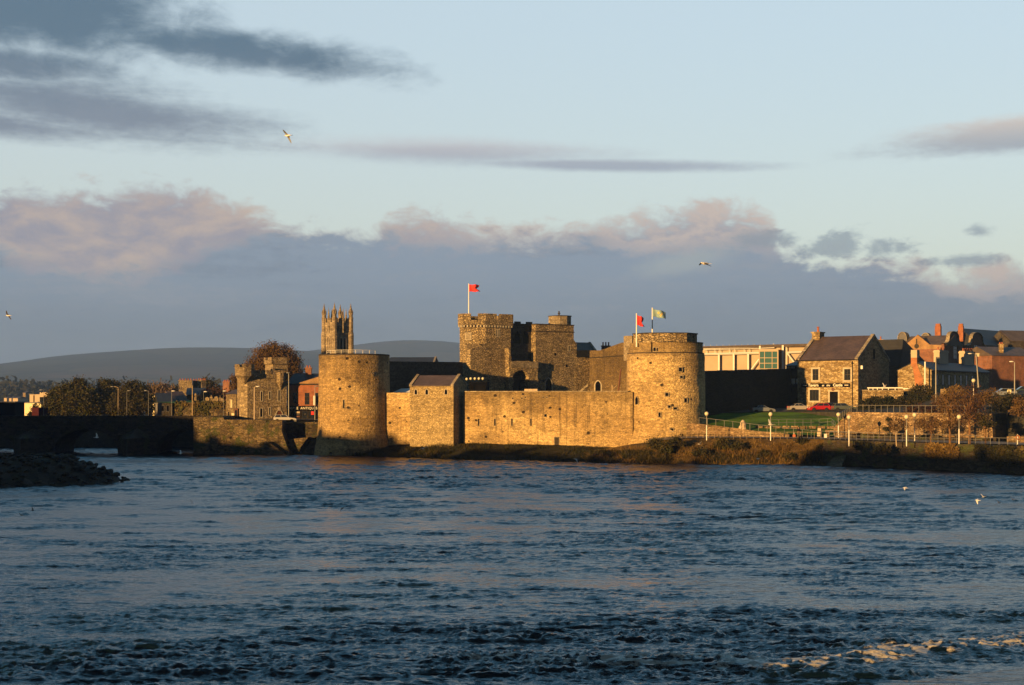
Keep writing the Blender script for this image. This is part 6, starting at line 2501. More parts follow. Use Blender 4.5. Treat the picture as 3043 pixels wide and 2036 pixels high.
# ---- terraces, walls and rails towards the water
def retaining():
    fr = Frame(2500, 208.5, 43)
    t = framed('retaining_wall', 'long sunlit rubble retaining wall behind the promenade trees', 'wall', fr)
    P = fr.p
    x1 = P(2950, 1250)[0]
    zt = 7.75
    n = 50
    xa = P(2520, 1240)[0]
    top = [(xa + (x1 - xa) * i / n, zt + .05 * mnoise.noise(Vector((i * .6, 1, 0)))) for i in range(n + 1)]
    mb = MB()
    mb.prism_xz([(P(2477, 1290)[0], 2.5), (P(2477, 1272)[0], P(2477, 1272)[1])] + top + [(x1, 2.5)], 0, .9)
    mb.build('wall', M['retain'], t)
    mb = MB()
    mb.box(x1 - .9, x1, .9, 16, 2.5, zt)
    mb.build('return_wall', M['dark_wall'], t)  # side of the retaining wall, with shade put into its colour
    # low parapet wall at its foot
    s = framed('low_wall', 'low dark stone wall along the foot of the retaining wall', 'wall', fr)
    mb = MB()
    mb.box(P(2530, 1290)[0], P(2800, 1290)[0], -1.2, -.8, 2.5, 4.55)
    mb.box(P(2800, 1290)[0], x1 + 1, -1.2, -.8, 2.5, 4.3)
    mb.build('wall', M['shadowed'], s)
    mb = MB()
    mb.box(P(2556, 1290)[0], P(2568, 1290)[0], -1.3, -.7, 2.5, 4.62)
    mb.build('pier', M['black'], s)
    return fr, xa, x1, zt
RF, RXA, RX1, RZT = retaining()

def railing(label, pts, h, rail_r, post_r, spacing, m, rails=(1.0,), bal=0, group=None):
    """railing along a polyline of world points (feet)"""
    o = Vector(pts[0])
    t = thing('railing', label, 'railing', o, 0, group)
    P = [Vector(p) - o for p in pts]
    mb = MB()
    for k in rails:
        mb.tube([p + Vector((0, 0, h * k)) for p in P], rail_r, 5)
    mb.build('rail', m, t)
    L = [0.0]
    for i in range(len(P) - 1):
        L.append(L[-1] + (P[i + 1] - P[i]).length)
    n = max(1, int(L[-1] / spacing))
    mb = MB()
    mb.tube([(0, 0, -.1), (0, 0, h)], post_r, 5)
    first = None
    for k in range(n + 1):
        s = L[-1] * k / n
        i = max(j for j in range(len(P) - 1) if L[j] <= s + 1e-6)
        q = P[i] + (P[i + 1] - P[i]) * ((s - L[i]) / max(1e-6, L[i + 1] - L[i]))
        if first is None:
            first = mb.build('post', m, t, loc=q)
        else:
            c = first.copy()
            COL.objects.link(c)
            c.parent = t
            c.location = q
    return t

def rails():
    w = RF.world
    railing('grey railing along the top of the sunlit retaining wall', [w(RXA + .3, .4, RZT), w(RX1 - .3, .4, RZT)], 1.05, .035, .04, 1.0, M['grey_pole'], (1.0,))
    # ramp wall and its rail
    fr = Frame(2045, 215.5, 22)
    t = framed('ramp_wall', 'low stone wall sloping down along the ramp below the lawn', 'wall', fr)
    P = fr.p
    mb = MB()
    mb.prism_xz([(P(2040, 1300)[0], 3.0), P(2040, 1256), P(2100, 1262), P(2150, 1268), P(2250, 1281), P(2345, 1290), (P(2345, 1300)[0], 3.0)], 0, .55)
    mb.build('wall', M['retain'], t)
    pts = []
    for u, v in ((2076, 1259), (2150, 1267.5), (2250, 1280.5), (2340, 1290)):
        x, z = P(u, v)
        pts.append(fr.world(x, .3, z))
    pts.append(at(2420, 1299, 208.5))
    pts.append(at(2545, 1303, 206))
    railing('pale handrail running down the ramp wall below the lawn', pts, .95, .035, .04, 1.35, M['steel'], (1.0,))
    railing('thin dark green railing across the middle of the lawn', [at(2290, 1266, 216.5), at(2436, 1265, 218), at(2470, 1263, 217.5), at(2482, 1274, 214)], 1.05, .03, .03, 1.25, M['grey_pole'], (1.0, .5))
    railing('short rail climbing beside the steps to the left end of the retaining wall', [at(2488, 1250, 213), at(2530, 1224, 224)], .95, .03, .03, 1.5, M['steel'], (1.0,))
    # promenade edge railings
    railing('rusty railing at the foot of the right round tower', [at(1948, 1300, 211.5), at(2060, 1299, 208.5), at(2140, 1301, 207.5)], .95, .035, .035, .85, M['timber'], (1.0,))
    railing('thin railing along the promenade edge in front of the ramp wall', [at(2140, 1302, 207.3), at(2290, 1304, 206.6), at(2440, 1304, 205.6)], 1.0, .03, .03, 1.0, M['timber'], (1.0,))
    railing('thin railing along the promenade edge below the retaining wall', [(47.5, 204.3, 3.8), (56.4, 192.4, 3.85), (63, 183, 3.85)], 1.05, .03, .03, 1.0, M['grey_pole'], (1.0, .5))
    railing('thin pale railing along the quay at the far right', [(63, 183, 3.85), (69, 174.6, 3.9), (80, 158, 3.95)], .8, .03, .03, 1.3, M['steel'], (1.0,))
rails()

def quay_right():
    pts = [(46.0, 201.4), (56.6, 189.6), (69.6, 171.6), (92, 140), (120, 98)]
    t = thing('quay_wall', 'dark shaded weedy stone quay wall along the right bank', 'wall', (0, 0, 0))
    mb = MB()
    for i in range(len(pts) - 1):
        a, b_ = Vector((*pts[i], 0)), Vector((*pts[i + 1], 0))
        d = (b_ - a).normalized()
        nrm = Vector((-d.y, d.x, 0))
        if nrm.y < 0:
            nrm = -nrm
        n = 14
        for k in range(n):
            p, q = a + (b_ - a) * k / n, a + (b_ - a) * (k + 1) / n
            r_ = [nrm * (.12 * mnoise.noise(Vector((p.x * .4, p.y * .4, z * .6)))) for z in (0, 1.5, 3.6)]
            r2 = [nrm * (.12 * mnoise.noise(Vector((q.x * .4, q.y * .4, z * .6)))) for z in (0, 1.5, 3.6)]
            P = [p + r_[0] - nrm * .5 + Vector((0, 0, -1)), p + r_[1] - nrm * .2 + Vector((0, 0, 1.5)), p + r_[2] + Vector((0, 0, 3.72)), p + nrm * 1.2 + Vector((0, 0, 3.72))]
            Q = [q + r2[0] - nrm * .5 + Vector((0, 0, -1)), q + r2[1] - nrm * .2 + Vector((0, 0, 1.5)), q + r2[2] + Vector((0, 0, 3.72)), q + nrm * 1.2 + Vector((0, 0, 3.72))]
            for j in range(3):
                mb.poly([P[j], Q[j], Q[j + 1], P[j + 1]])
    mb.build('wall', M['shadowed'], t)
    # pale sloping stone spur at its left end
    a = at(2462, 1392, 193)
    s = thing('stone_spur', 'pale sloping stone buttress at the left end of the dark quay', 'buttress', (a.x, a.y, 0))
    q = lambda u, v, D: at(u, v, D) - Vector((a.x, a.y, 0))
    A0, A1, A2, A3 = q(2440, 1402, 195), q(2494, 1405, 191.5), q(2513, 1353, 197.5), q(2478, 1357, 200)
    B = Vector((1.0, 3.2, -.3))
    mb = MB()
    mb.raw([A0, A1, A2, A3, A0 + B, A1 + B, A2 + B, A3 + B], [(0, 1, 2, 3), (1, 5, 6, 2), (4, 0, 3, 7), (3, 2, 6, 7), (5, 4, 7, 6)])
    mb.build('wall', M['quay'], s)
quay_right()

def small_right():
    # rough white stone on the lawn
    o = at(2207.5, 1273, 213)
    s = thing('standing_stone', 'small pale pointed stone sculpture standing on the lawn above the ramp', 'sculpture', o)
    mb = MB()
    mb.lathe([(.62, -.2), (.6, .25), (.45, .55), (.42, .9), (.22, 1.2), (.0, 1.34)], 9)
    for i in range(len(mb.v)):
        x, y, z = mb.v[i]
        k = 1 + .35 * mnoise.noise(Vector((x * 2.5, y * 2.5, z * 2.5)))
        mb.v[i] = (x * k, y * k * .7, z)
    mb.box(-.2, .16, -.45, -.36, .15, .62)
    mb.build('stone', M['cream'], s)
    # stone block and slab seat
    o = at(2436, 1291, 209.5)
    s = thing('stone_block', 'pale square stone block at the foot of the lawn', 'block', o, R(-30))
    mb = MB()
    mb.box(-.32, .32, -.3, .3, -.3, .42)
    mb.box(-.26, .26, -.24, .24, .42, .95)
    mb.build('block', M['cream'], s)
    o = at(2490, 1292, 209.8)
    s = thing('stone_bench', 'long pale stone slab seat at the foot of the retaining wall', 'bench', o, R(-12))
    mb = MB()
    mb.box(-1.9, 2.2, -.3, .5, .35, .72)
    mb.build('slab', M['retain'], s)
    for x in (-1.6, 1.9):
        mb = MB()
        mb.box(x - .2, x + .2, -.25, .45, -.4, .35)
        mb.build('leg', M['retain'], s)
    o = at(2453, 1299, 207.5)
    s = thing('litter_bin', 'small pale box bin beside the slab seat', 'bin', o)
    mb = MB()
    mb.box(-.18, .18, -.18, .18, -.1, .45)
    mb.box(-.2, .2, -.2, .2, .45, .5)
    mb.build('body', M['white'], s)
    # broken kerb on the lawn
    s = thing('lawn_kerb', 'broken line of pale kerb stones across the lower lawn', 'kerb', at(2245, 1266, 216.0))
    a, b_ = at(2245, 1266, 216.0), at(2484, 1267, 214.6)
    for k in range(9):
        p = (b_ - a) * (k / 9)
        mb = MB()
        mb.box(p.x, p.x + (b_ - a).x / 9 * .8, p.y - .15, p.y + .15, p.z - .4, p.z + .03)
        mb.build('kerb_stone', M['retain'], s)
    # ring buoy stand at the far right
    o = at(3024, 1314, 177)
    s = thing('lifebuoy', 'orange lifebuoy on a post at the far right of the quay', 'lifebuoy', o)
    mb = MB()
    n, m_ = 16, 6
    V, F = [], []
    for i in range(n):
        a = 2 * math.pi * i / n
        for j in range(m_):
            b2 = 2 * math.pi * j / m_
            r = .24 + .08 * math.cos(b2)
            V.append((r * math.cos(a), -.1 + .08 * math.sin(b2), .62 + r * math.sin(a)))
    for i in range(n):
        for j in range(m_):
            F.append((i * m_ + j, ((i + 1) % n) * m_ + j, ((i + 1) % n) * m_ + (j + 1) % m_, i * m_ + (j + 1) % m_))
    mb.raw(V, F)
    mb.build('ring', M['brick_o'], s, smooth=True)
    mb = MB()
    mb.tube([(0, 0, -.3), (0, 0, 1.0)], .05, 6)
    mb.build('post', M['white'], s)
    # brown planter wall at the far right
    fr = Frame(2992, 186, 40)
    s = framed('planter_wall', 'low brown stone planter at the far right of the promenade', 'planter', fr)
    mb = MB()
    mb.box(0, 6, 0, 1.5, 3, fr.z(3000, 1297))
    mb.build('wall', M['retain'], s)
small_right()
# ------------------------------------------------------------------ lamps and poles
def globe_lamp(label, u, vg, vb, D, scale=1.0):
    b = at(u, vb, D)
    t = thing('globe_lamp', label, 'street lamp', b, 0, 'globe lamps along the riverside')
    H = (vb - vg) / FPX * D
    mb = MB()
    mb.tube([(0, 0, -.4), (0, 0, H * .52)], .075, 8)
    mb.build('lower_pole', M['white'], t)
    mb = MB()
    mb.tube([(0, 0, H * .52), (0, 0, H - .3)], .06, 8)
    mb.lathe([(.09, H - .42), (.2, H - .34), (.2, H - .22), (.12, H - .18)], 10)
    mb.build('upper_pole', M['grey_pole'], t)
    mb = MB()
    mb.ball((0, 0, H), .31, 16, 12)
    mb.build('globe', M['globe'], t, smooth=True)
for lab, u, vg, vb, D in (('white-poled globe lamp against the dark wall beside the right round tower', 2100, 1229.5, 1301, 208),
                          ('globe lamp in front of the lawn with a gull flying before its pole', 2290, 1231, 1304, 206.6),
                          ('globe lamp at the left end of the retaining wall, nearest the red car', 2491.5, 1232, 1300, 206.5),
                          ('globe lamp just right of the first one at the retaining wall end', 2523, 1240, 1318, 196.5),
                          ('globe lamp on a grey pole before the middle of the retaining wall', 2694, 1239, 1318, 188),
                          ('smaller dimmer globe lamp standing farther back before the retaining wall', 2718, 1233, 1311, 194),
                          ('globe lamp between the two brown autumn trees', 2850, 1239, 1313, 184.5),
                          ('globe lamp on the upper road before the dark terrace', 2893, 1131, 1180, 222)):
    globe_lamp(lab, u, vg, vb, D)

def street_lamp(label, u, vt, vb, D, arm=0.9, m='grey_pole', head='steel', r=.07, base_m=None, tilt=0.0, group='street lamps over the roads'):
    b = at(u, vb, D)
    t = thing('street_lamp', label, 'street lamp', b, 0, group)
    H = (vb - vt) / FPX * D
    mb = MB()
    mb.tube([(0, 0, -.4), (tilt * .6, 0, H * .6), (tilt, 0, H)], [r * 1.25, r, r * .8], 8)
    mb.build('pole', M[m], t)
    s = 1 if arm > 0 else -1
    if arm:
        mb = MB()
        mb.tube([(tilt, 0, H - .05), (tilt + arm * .5, 0, H + .12), (tilt + arm, 0, H + .14)], .035, 6)
        mb.build('arm', M[m], t)
    mb = MB()
    mb.ball((tilt + arm + s * .12, 0, H + .12), (.38, .16, .10), 10, 6)
    mb.build('lamp_head', M[head], t, smooth=True)
    return t
for lab, u, vt, D, arm, m, hd in (('street lamp in front of the yellow building and dark red van', 130, 1161, 262, -.4, 'grey_pole', 'steel'),
                                  ('street lamp with a sunlit pale pole before the left tree clump', 351, 1151, 262, -1.0, 'cream', 'steel'),
                                  ('thin street lamp just right of the sunlit pole in the trees', 377, 1163, 258, .3, 'grey_pole', 'steel'),
                                  ('thin street lamp at the right edge of the left trees', 441, 1163, 258, -.35, 'grey_pole', 'steel'),
                                  ('street lamp before the dark gabled house', 510, 1164, 258, .2, 'grey_pole', 'white'),
                                  ('street lamp above the middle of the ivy wall', 605, 1166, 264.5, .25, 'grey_pole', 'white'),
                                  ('street lamp beside the hip-roofed house', 664, 1164, 254, .1, 'grey_pole', 'white')):
    street_lamp(lab, u, vt, 1241, D, arm, m, hd, r=.04)
street_lamp('sunlit white street lamp in front of the toll house', 756, 1151, 1240, 244, .5, 'cream', 'white', r=.10)
street_lamp('plain steel pole between the toll house and the brick shop', 858, 1110, 1247, 247, 0.0, 'steel', 'steel', r=.08)
street_lamp('steel street lamp in front of the brick shop by the round tower', 936, 1150, 1253, 244, .15, 'steel', 'steel', r=.06)
street_lamp('tall grey lamp column in front of the cream terrace chimneys', 2781, 1066, 1196, 226, .35, 'steel', 'steel', r=.10)
street_lamp('leaning lamp column with a pale box near its top, before the terrace', 2908, 1053, 1145, 235, -.9, 'steel', 'white', r=.10, tilt=-.45)
street_lamp('lamp column with a short cross arm at the far right', 3015, 1077, 1188, 212, -.35, 'steel', 'white', r=.09)

def mast():
    b = at(572, 1241, 253)
    t = thing('wooden_pole', 'tall plain wooden pole in front of the ivy wall', 'pole', b)
    mb = MB()
    mb.tube([(0, 0, -.5), (0, 0, (1241 - 1146) / FPX * 253)], [.13, .09], 8)
    mb.build('pole', M['timber'], t)
mast()
def box_sign():
    b = at(2903, 1080, 236)
    t = thing('box_lantern', 'square pale lantern box beside the leaning lamp column', 'lantern', at(2904.5, 1145, 235.4))
    H = (1145 - 1060) / FPX * 235.4
    mb = MB()
    mb.tube([(0, 0, -.4), (0, 0, H)], .05, 6)
    mb.build('post', M['steel'], t)
    mb = MB()
    mb.box(-.24, .24, -.24, .24, H, H + .52)
    mb.prism_xy([(-.3, -.3), (.3, -.3), (.3, .3), (-.3, .3)], H + .52, H + .58)
    mb.build('lantern', M['globe'], t)
    b = at(2999, 1182, 208)
    t = thing('road_sign', 'small square yellow road sign with a dark bar, in front of the far right car', 'sign', b)
    H = (1182 - 1166) / FPX * 208
    mb = MB()
    mb.tube([(0, .04, -1), (0, .04, H)], .04, 6)
    mb.build('post', M['steel'], t)
    mb = MB()
    mb.box(-.31, .31, -.02, .02, H - .2, H + .42)
    p = mb.build('panel', M['yellow'], t)
    mb = MB()
    mb.box(-.05, .05, -.028, -.022, H - .08, H + .28)
    mb.build('bar', M['black'], p)
box_sign()
# ------------------------------------------------------------------ vegetation
def tree(name, label, u, vb, D, clumps, mt, bark='bark', n=3500, leaf=.22, trunk_r=.22, trunk_top=None, seed=1, group=None, stick=False, flat=0.0, sub=26, spread=.30, cat='tree', base_z=None):
    """clumps: [(u, v, radius_m, flatten)] seen ellipsoids that the crown fills; leaves sit on many small sub-clumps"""
    rg = np.random.default_rng(seed)
    b = at(u, vb, D)
    if base_z is not None:
        b.z = base_z
    t = thing(name, label, cat, b, 0, group)
    cs = []
    for (cu, cv, r, fl) in clumps:
        p = at(cu, cv, D) - b
        cs.append((p, r, fl))
    pts, tips = [], []
    vol = sum(r ** 2 for _, r, _ in cs)
    for (p, r, fl) in cs:
        k = max(6, int(sub * len(cs) * r * r / vol))
        for i in range(k):
            d = rg.normal(size=3)
            d /= np.linalg.norm(d)
            rad = r * rg.uniform(.35, 1.0) ** .6
            c = np.array(p) + d * rad * np.array([1, 1, fl])
            tips.append((np.array(p), c))
            m = int(n / (sub * len(cs)) * rg.uniform(.5, 1.6)) + 3
            q = c + rg.normal(size=(m, 3)) * r * spread * np.array([1, 1, .75])
            pts.append(q)
    pts = np.concatenate(pts)
    V, Q = leaf_quads(pts, leaf, rg, stick=stick, flat=flat)
    np_mesh('crown', V, Q, mt, t)
    mb = MB()
    lo = min(c[2] for _, c in tips)
    top = trunk_top if trunk_top is not None else max(c[2] for _, c in tips) * .62
    rgx = random.Random(seed)
    tp = [Vector((0, 0, -.4))]
    for k in range(1, 5):
        tp.append(Vector((rgx.uniform(-.1, .1) * k * .6, rgx.uniform(-.1, .1) * k * .6, top * k / 4)))
    mb.tube(tp, [trunk_r * (1.15 - .2 * k) for k in range(5)], 8)
    for k in range(0, len(tips), max(1, len(tips) // 22)):
        p, c = tips[k]
        z0 = min(top * rgx.uniform(.45, .98), max(.4, c[2] - .2))
        s = tp[min(4, int(z0 / max(top, .1) * 4))].copy()
        s.z = z0
        e = Vector(c)
        mid = s.lerp(e, .5) + Vector((0, 0, .12 * (e - s).length))
        mb.tube([s, mid, e], [trunk_r * .42, trunk_r * .26, .02], 5)
    mb.build('trunk', M[bark], t)
    return t

def grow():
    g = 'trees beyond the bridge'
    tree('bushy_tree', 'broad olive-brown tree beside the yellow building, largest of the left clump', 205, 1241, 296,
         [(150, 1205, 2.2, 1), (165, 1178, 1.9, 1), (195, 1168, 2.3, .95), (236, 1152, 1.9, 1), (232, 1195, 3.0, 1), (180, 1215, 2.4, .9), (262, 1172, 2.0, 1), (275, 1210, 2.6, 1)], M['leaf_olive'], n=20000, leaf=.20, seed=3, group=g, sub=24, base_z=5.6)
    tree('bushy_tree', 'rounded olive tree in the middle of the left clump behind the sunlit lamp', 322, 1241, 300,
         [(318, 1150, 2.0, .95), (300, 1168, 1.8, 1), (338, 1165, 1.8, 1), (320, 1195, 2.6, 1), (330, 1220, 2.2, .9)], M['leaf_olive'], n=12000, leaf=.20, seed=5, group=g, sub=22, base_z=5.6)
    tree('bushy_tree', 'darker green tree at the right end of the left clump', 400, 1241, 290,
         [(385, 1162, 2.0, 1), (412, 1168, 2.2, 1), (372, 1190, 2.2, 1), (425, 1200, 2.4, 1), (395, 1215, 2.6, .9), (345, 1212, 1.7, 1)], M['leaf_dark'], n=15000, leaf=.20, seed=8, group=g, sub=22, base_z=5.6)
    tree('bare_tree', 'grey bare-twigged rounded tree behind the dark gabled house', 470, 1215, 335,
         [(470, 1160, 2.6, .7), (448, 1168, 2.0, .7), (495, 1166, 2.2, .7), (518, 1165, 1.6, .7)], M['twig'], n=2600, leaf=.30, seed=11, group=g, stick=True, sub=22, base_z=6)
    tree('dark_tree', 'small dark green tree peeping up beside the tall chimneys', 618, 1215, 360,
         [(612, 1143, 1.9, 1), (628, 1150, 1.7, 1), (600, 1150, 1.4, 1)], M['leaf_dark'], n=2400, leaf=.22, seed=13, group=g, base_z=6)
    tree('dark_tree', 'dark tree between the bare tree and the tall chimneys', 522, 1215, 350,
         [(522, 1160, 1.4, .8), (508, 1163, 1.0, .8)], M['leaf_dark'], n=1300, leaf=.2, seed=14, group=g, base_z=6)
    tree('wine_tree', 'wine-red leafed tree behind the gravestones', 645, 1205, 305,
         [(640, 1172, 1.9, .9), (620, 1178, 1.6, .9), (656, 1178, 1.6, .9), (604, 1186, 1.2, .9)], M['leaf_wine'], n=3000, leaf=.17, seed=15, group=g, base_z=9)
    tree('autumn_tree', 'large rust-brown domed tree rising behind the toll house', 815, 1240, 292,
         [(810, 1058, 3.4, .85), (778, 1078, 3.2, .9), (845, 1070, 3.2, .9), (862, 1095, 2.6, .9), (818, 1095, 4.2, .9), (745, 1105, 2.9, .9), (720, 1125, 2.2, 1), (704, 1140, 1.7, 1.2), (862, 1108, 2.3, .8)], M['leaf_rust'], n=42000, leaf=.19, seed=17, stick=True, sub=46, spread=.22, trunk_r=.5, base_z=6)
    # black bush and dark red van end at the yellow building
    tree('round_bush', 'dark bush at the right edge of the shaded shed', 48, 1241, 256, [(46, 1222, .9, 1.1), (50, 1212, .6, 1.1)], M['leaf_dark'], n=700, leaf=.16, seed=21, base_z=6.0, cat='bush')
    tree('pointed_bush', 'black pointed bush in front of the yellow wall', 106, 1241, 300, [(103, 1222, .9, 1.3), (106, 1208, .5, 1.5), (92, 1232, .7, .8), (112, 1230, 1.0, 1)], M['hedge'], n=1300, leaf=.16, seed=22, base_z=5.0, cat='bush')
    # right hand side
    tree('hedge', 'long dark clipped hedge in front of the sunlit garden wall', 2650, 1212, 231,
         [(2565 + 17 * k, (1203 if k == 0 else 1198 if k == 1 else 1194) + (k % 3), 1.12 if k else .8, .9) for k in range(13)], M['hedge'], n=11000, leaf=.13, seed=31, sub=9, spread=.26, cat='hedge', trunk_top=.8)
    g2 = 'young autumn trees on the promenade'
    tree('young_tree', 'tall brown autumn tree with straight trunk before the retaining wall', 2823, 1314, 187,
         [(2822, 1205, 1.3, 1.2), (2815, 1225, 1.3, 1), (2835, 1240, 1.1, 1), (2805, 1190, 1.0, 1.1), (2838, 1180, 1.0, 1.2), (2822, 1262, 1.0, .8)], M['leaf_rust'], 'bark_b', n=1300, leaf=.14, seed=41, group=g2, trunk_r=.14, stick=True, trunk_top=5.2)
    tree('young_tree', 'tall dark brown tree at the right end of the retaining wall, thickest trunk', 2881, 1314, 185,
         [(2882, 1190, 1.5, 1.3), (2870, 1215, 1.3, 1), (2900, 1225, 1.4, 1), (2890, 1165, 1.1, 1.1), (2912, 1245, 1.0, .8), (2860, 1250, 1.0, .8)], M['leaf_wine'], 'bark_b', n=1500, leaf=.14, seed=42, group=g2, trunk_r=.17, stick=True, trunk_top=5.6)
    tree('young_tree', 'thin double-stemmed young tree near the grey-poled globe lamp', 2664, 1318, 190,
         [(2664, 1258, 1.0, 1), (2680, 1262, .9, .8), (2655, 1270, .8, .8)], M['leaf_rust'], 'cream', n=700, leaf=.13, seed=43, group=g2, trunk_r=.06, stick=True, trunk_top=2.6)
    tree('young_tree', 'slight young tree with thin leafless crown between the globe lamps', 2766, 1314, 189,
         [(2766, 1262, 1.1, .9), (2752, 1256, .9, .8), (2785, 1250, 1.0, .9), (2730, 1262, .9, .8)], M['leaf_rust'], 'bark_b', n=1100, leaf=.13, seed=44, group=g2, trunk_r=.07, stick=True, trunk_top=2.8)
    tree('young_tree', 'small dark flat-topped tree at the far right corner of the retaining wall', 2929, 1312, 184,
         [(2928, 1256, .9, .45), (2922, 1240, .8, .6), (2940, 1262, .6, .4)], M['leaf_dark'], 'bark_b', n=800, leaf=.13, seed=45, group=g2, trunk_r=.08, trunk_top=2.4)
    tree('cypress_shrub', 'dark slim clipped shrub standing against the retaining wall', 2644, 1300, 198,
         [(2644, 1290, .28, 1.4), (2644, 1275, .26, 1.4), (2643, 1260, .24, 1.4), (2640, 1248, .34, .7), (2634, 1275, .4, .6)], M['leaf_dark'], n=900, leaf=.12, seed=46, trunk_r=.06, cat='shrub')
    # shrubs behind the railing on the upper terrace
    tree('shrub', 'reddish shrub bank behind the railing in front of the hedge', 2760, 1232, 204,
         [(2700 + 18 * k, 1222 - (k % 3) * 5, .85, .8) for k in range(11)], M['leaf_wine'], n=3200, leaf=.14, seed=47, sub=9, cat='shrub', trunk_top=.6, stick=True)
    tree('shrub', 'tall brown shrub mass behind the two big promenade trees', 2900, 1225, 206,
         [(2795 + 22 * k, 1196 - (k % 4) * 7, 1.15, .95) for k in range(9)], M['leaf_rust'], n=3600, leaf=.15, seed=48, sub=10, cat='shrub', trunk_top=.8, stick=True)
    tree('shrub', 'dark green shrub row on the terrace at the far right', 3000, 1235, 198,
         [(2965 + 20 * k, 1205 - (k % 3) * 6, 1.2, 1.0) for k in range(6)], M['leaf_dark'], n=3000, leaf=.15, seed=49, sub=12, cat='shrub', trunk_top=.8)
    tree('shrub', 'orange-brown shrub at the right edge beside the lamp column', 3030, 1225, 190,
         [(3030, 1208, 1.0, 1), (3040, 1215, 1.0, 1), (3020, 1222, .8, .8)], M['leaf_rust'], n=1200, leaf=.14, seed=50, sub=14, cat='shrub', trunk_top=.6)
    tree('shrub', 'dark shrub at the foot of the white post by the striped gable', 2735, 1180, 238,
         [(2730, 1160, 1.1, 1), (2752, 1165, 1.2, 1), (2715, 1166, .9, .9)], M['leaf_dark'], n=1500, leaf=.15, seed=51, cat='shrub', trunk_top=.6)
    tree('shrub', 'pale brown shrub in front of the brown plank fence', 2833, 1185, 226,
         [(2820, 1172, 1.2, .8), (2850, 1170, 1.3, .8), (2835, 1160, 1.0, .8)], M['scrub'], n=1500, leaf=.15, seed=52, cat='shrub', trunk_top=.5, stick=True)
    # bushes on the river bank
    g3 = 'bushes on the river bank'
    for k, (u, v, D, r, m_, lab) in enumerate(((1952, 1318, 206.5, 1.05, 'leaf_olive', 'olive bush just below the rusty railing at the right tower'), (2010, 1313, 206, 1.05, 'leaf_dark', 'dark bush in front of the right tower railing'), (1978, 1330, 205, .8, 'leaf_olive', 'low olive bush nearest the castle grass'),
                                               (2150, 1318, 205.5, 1.0, 'leaf_olive', 'green bush right of the flying white gull'), (2195, 1325, 205, .9, 'leaf_dark', 'dark bush below the left part of the promenade rail'), (2385, 1313, 205.5, .8, 'leaf_dark', 'dark bush at the feet of the person in black'),
                                               (2468, 1318, 203.5, .8, 'leaf_olive', 'bush with a thin stem below the left globe lamp of the pair'), (2440, 1332, 203, .6, 'leaf_dark', 'round dark bush low on the bank near the stone spur'), (2270, 1352, 203, .9, 'leaf_dark', 'dark bush close to the water in the middle of the bank'), (2345, 1362, 202.3, 1.0, 'leaf_olive', 'wide olive bush by the water left of the stone spur'),
                                               (2085, 1345, 203.5, .9, 'leaf_dark', 'dark bush at the water left of the bank middle'), (2560, 1322, 194, .8, 'leaf_olive', 'green bush hanging over the left end of the dark quay'), (2620, 1330, 190, .8, 'leaf_dark', 'dark bush hanging over the quay beside the first'))):
        tree('bank_bush', lab, u, v + r / D * FPX * .9, D, [(u, v, r, .7), (u - r * 14, v + 6, r * .7, .7), (u + r * 14, v + 5, r * .7, .7)], M[m_], n=1300, leaf=.13, seed=60 + k, group=g3, cat='bush', trunk_r=.05, trunk_top=.4, sub=12)
    # ivy curtains on the right quay
    rg = np.random.default_rng(77)
    for (x0, y0, x1, y1, zl, zh, lab, m_) in ((62, 182.1, 66.0, 176.6, .9, 3.75, 'dark ivy curtain hanging over the quay below the dark tree', 'leaf_dark'), (66, 176.6, 74, 165.4, .6, 3.8, 'olive ivy curtain covering the quay at the far right edge', 'ivy'), (57.5, 188.4, 60.5, 184.2, 1.6, 3.75, 'small brown creeper on the quay under the globe lamp', 'scrub')):
        N = 2600
        s = rg.random(N)
        z = zl + (zh - zl) * rg.random(N) ** .7
        x = x0 + (x1 - x0) * s
        y = y0 + (y1 - y0) * s
        k = fbm(s * 7, z * .8, 81, 3) > .40
        b = Vector((x0, y0, 0))
        P = np.stack([x - b.x - .35 * rg.random(N) - .28, y - b.y - .3 * rg.random(N) - .22, z], -1)[k]
        t = thing('ivy_curtain', lab, 'ivy', b)
        V, Q = leaf_quads(P, .17, rg, flat=.4)
        np_mesh('leaves', V, Q, M[m_], t)

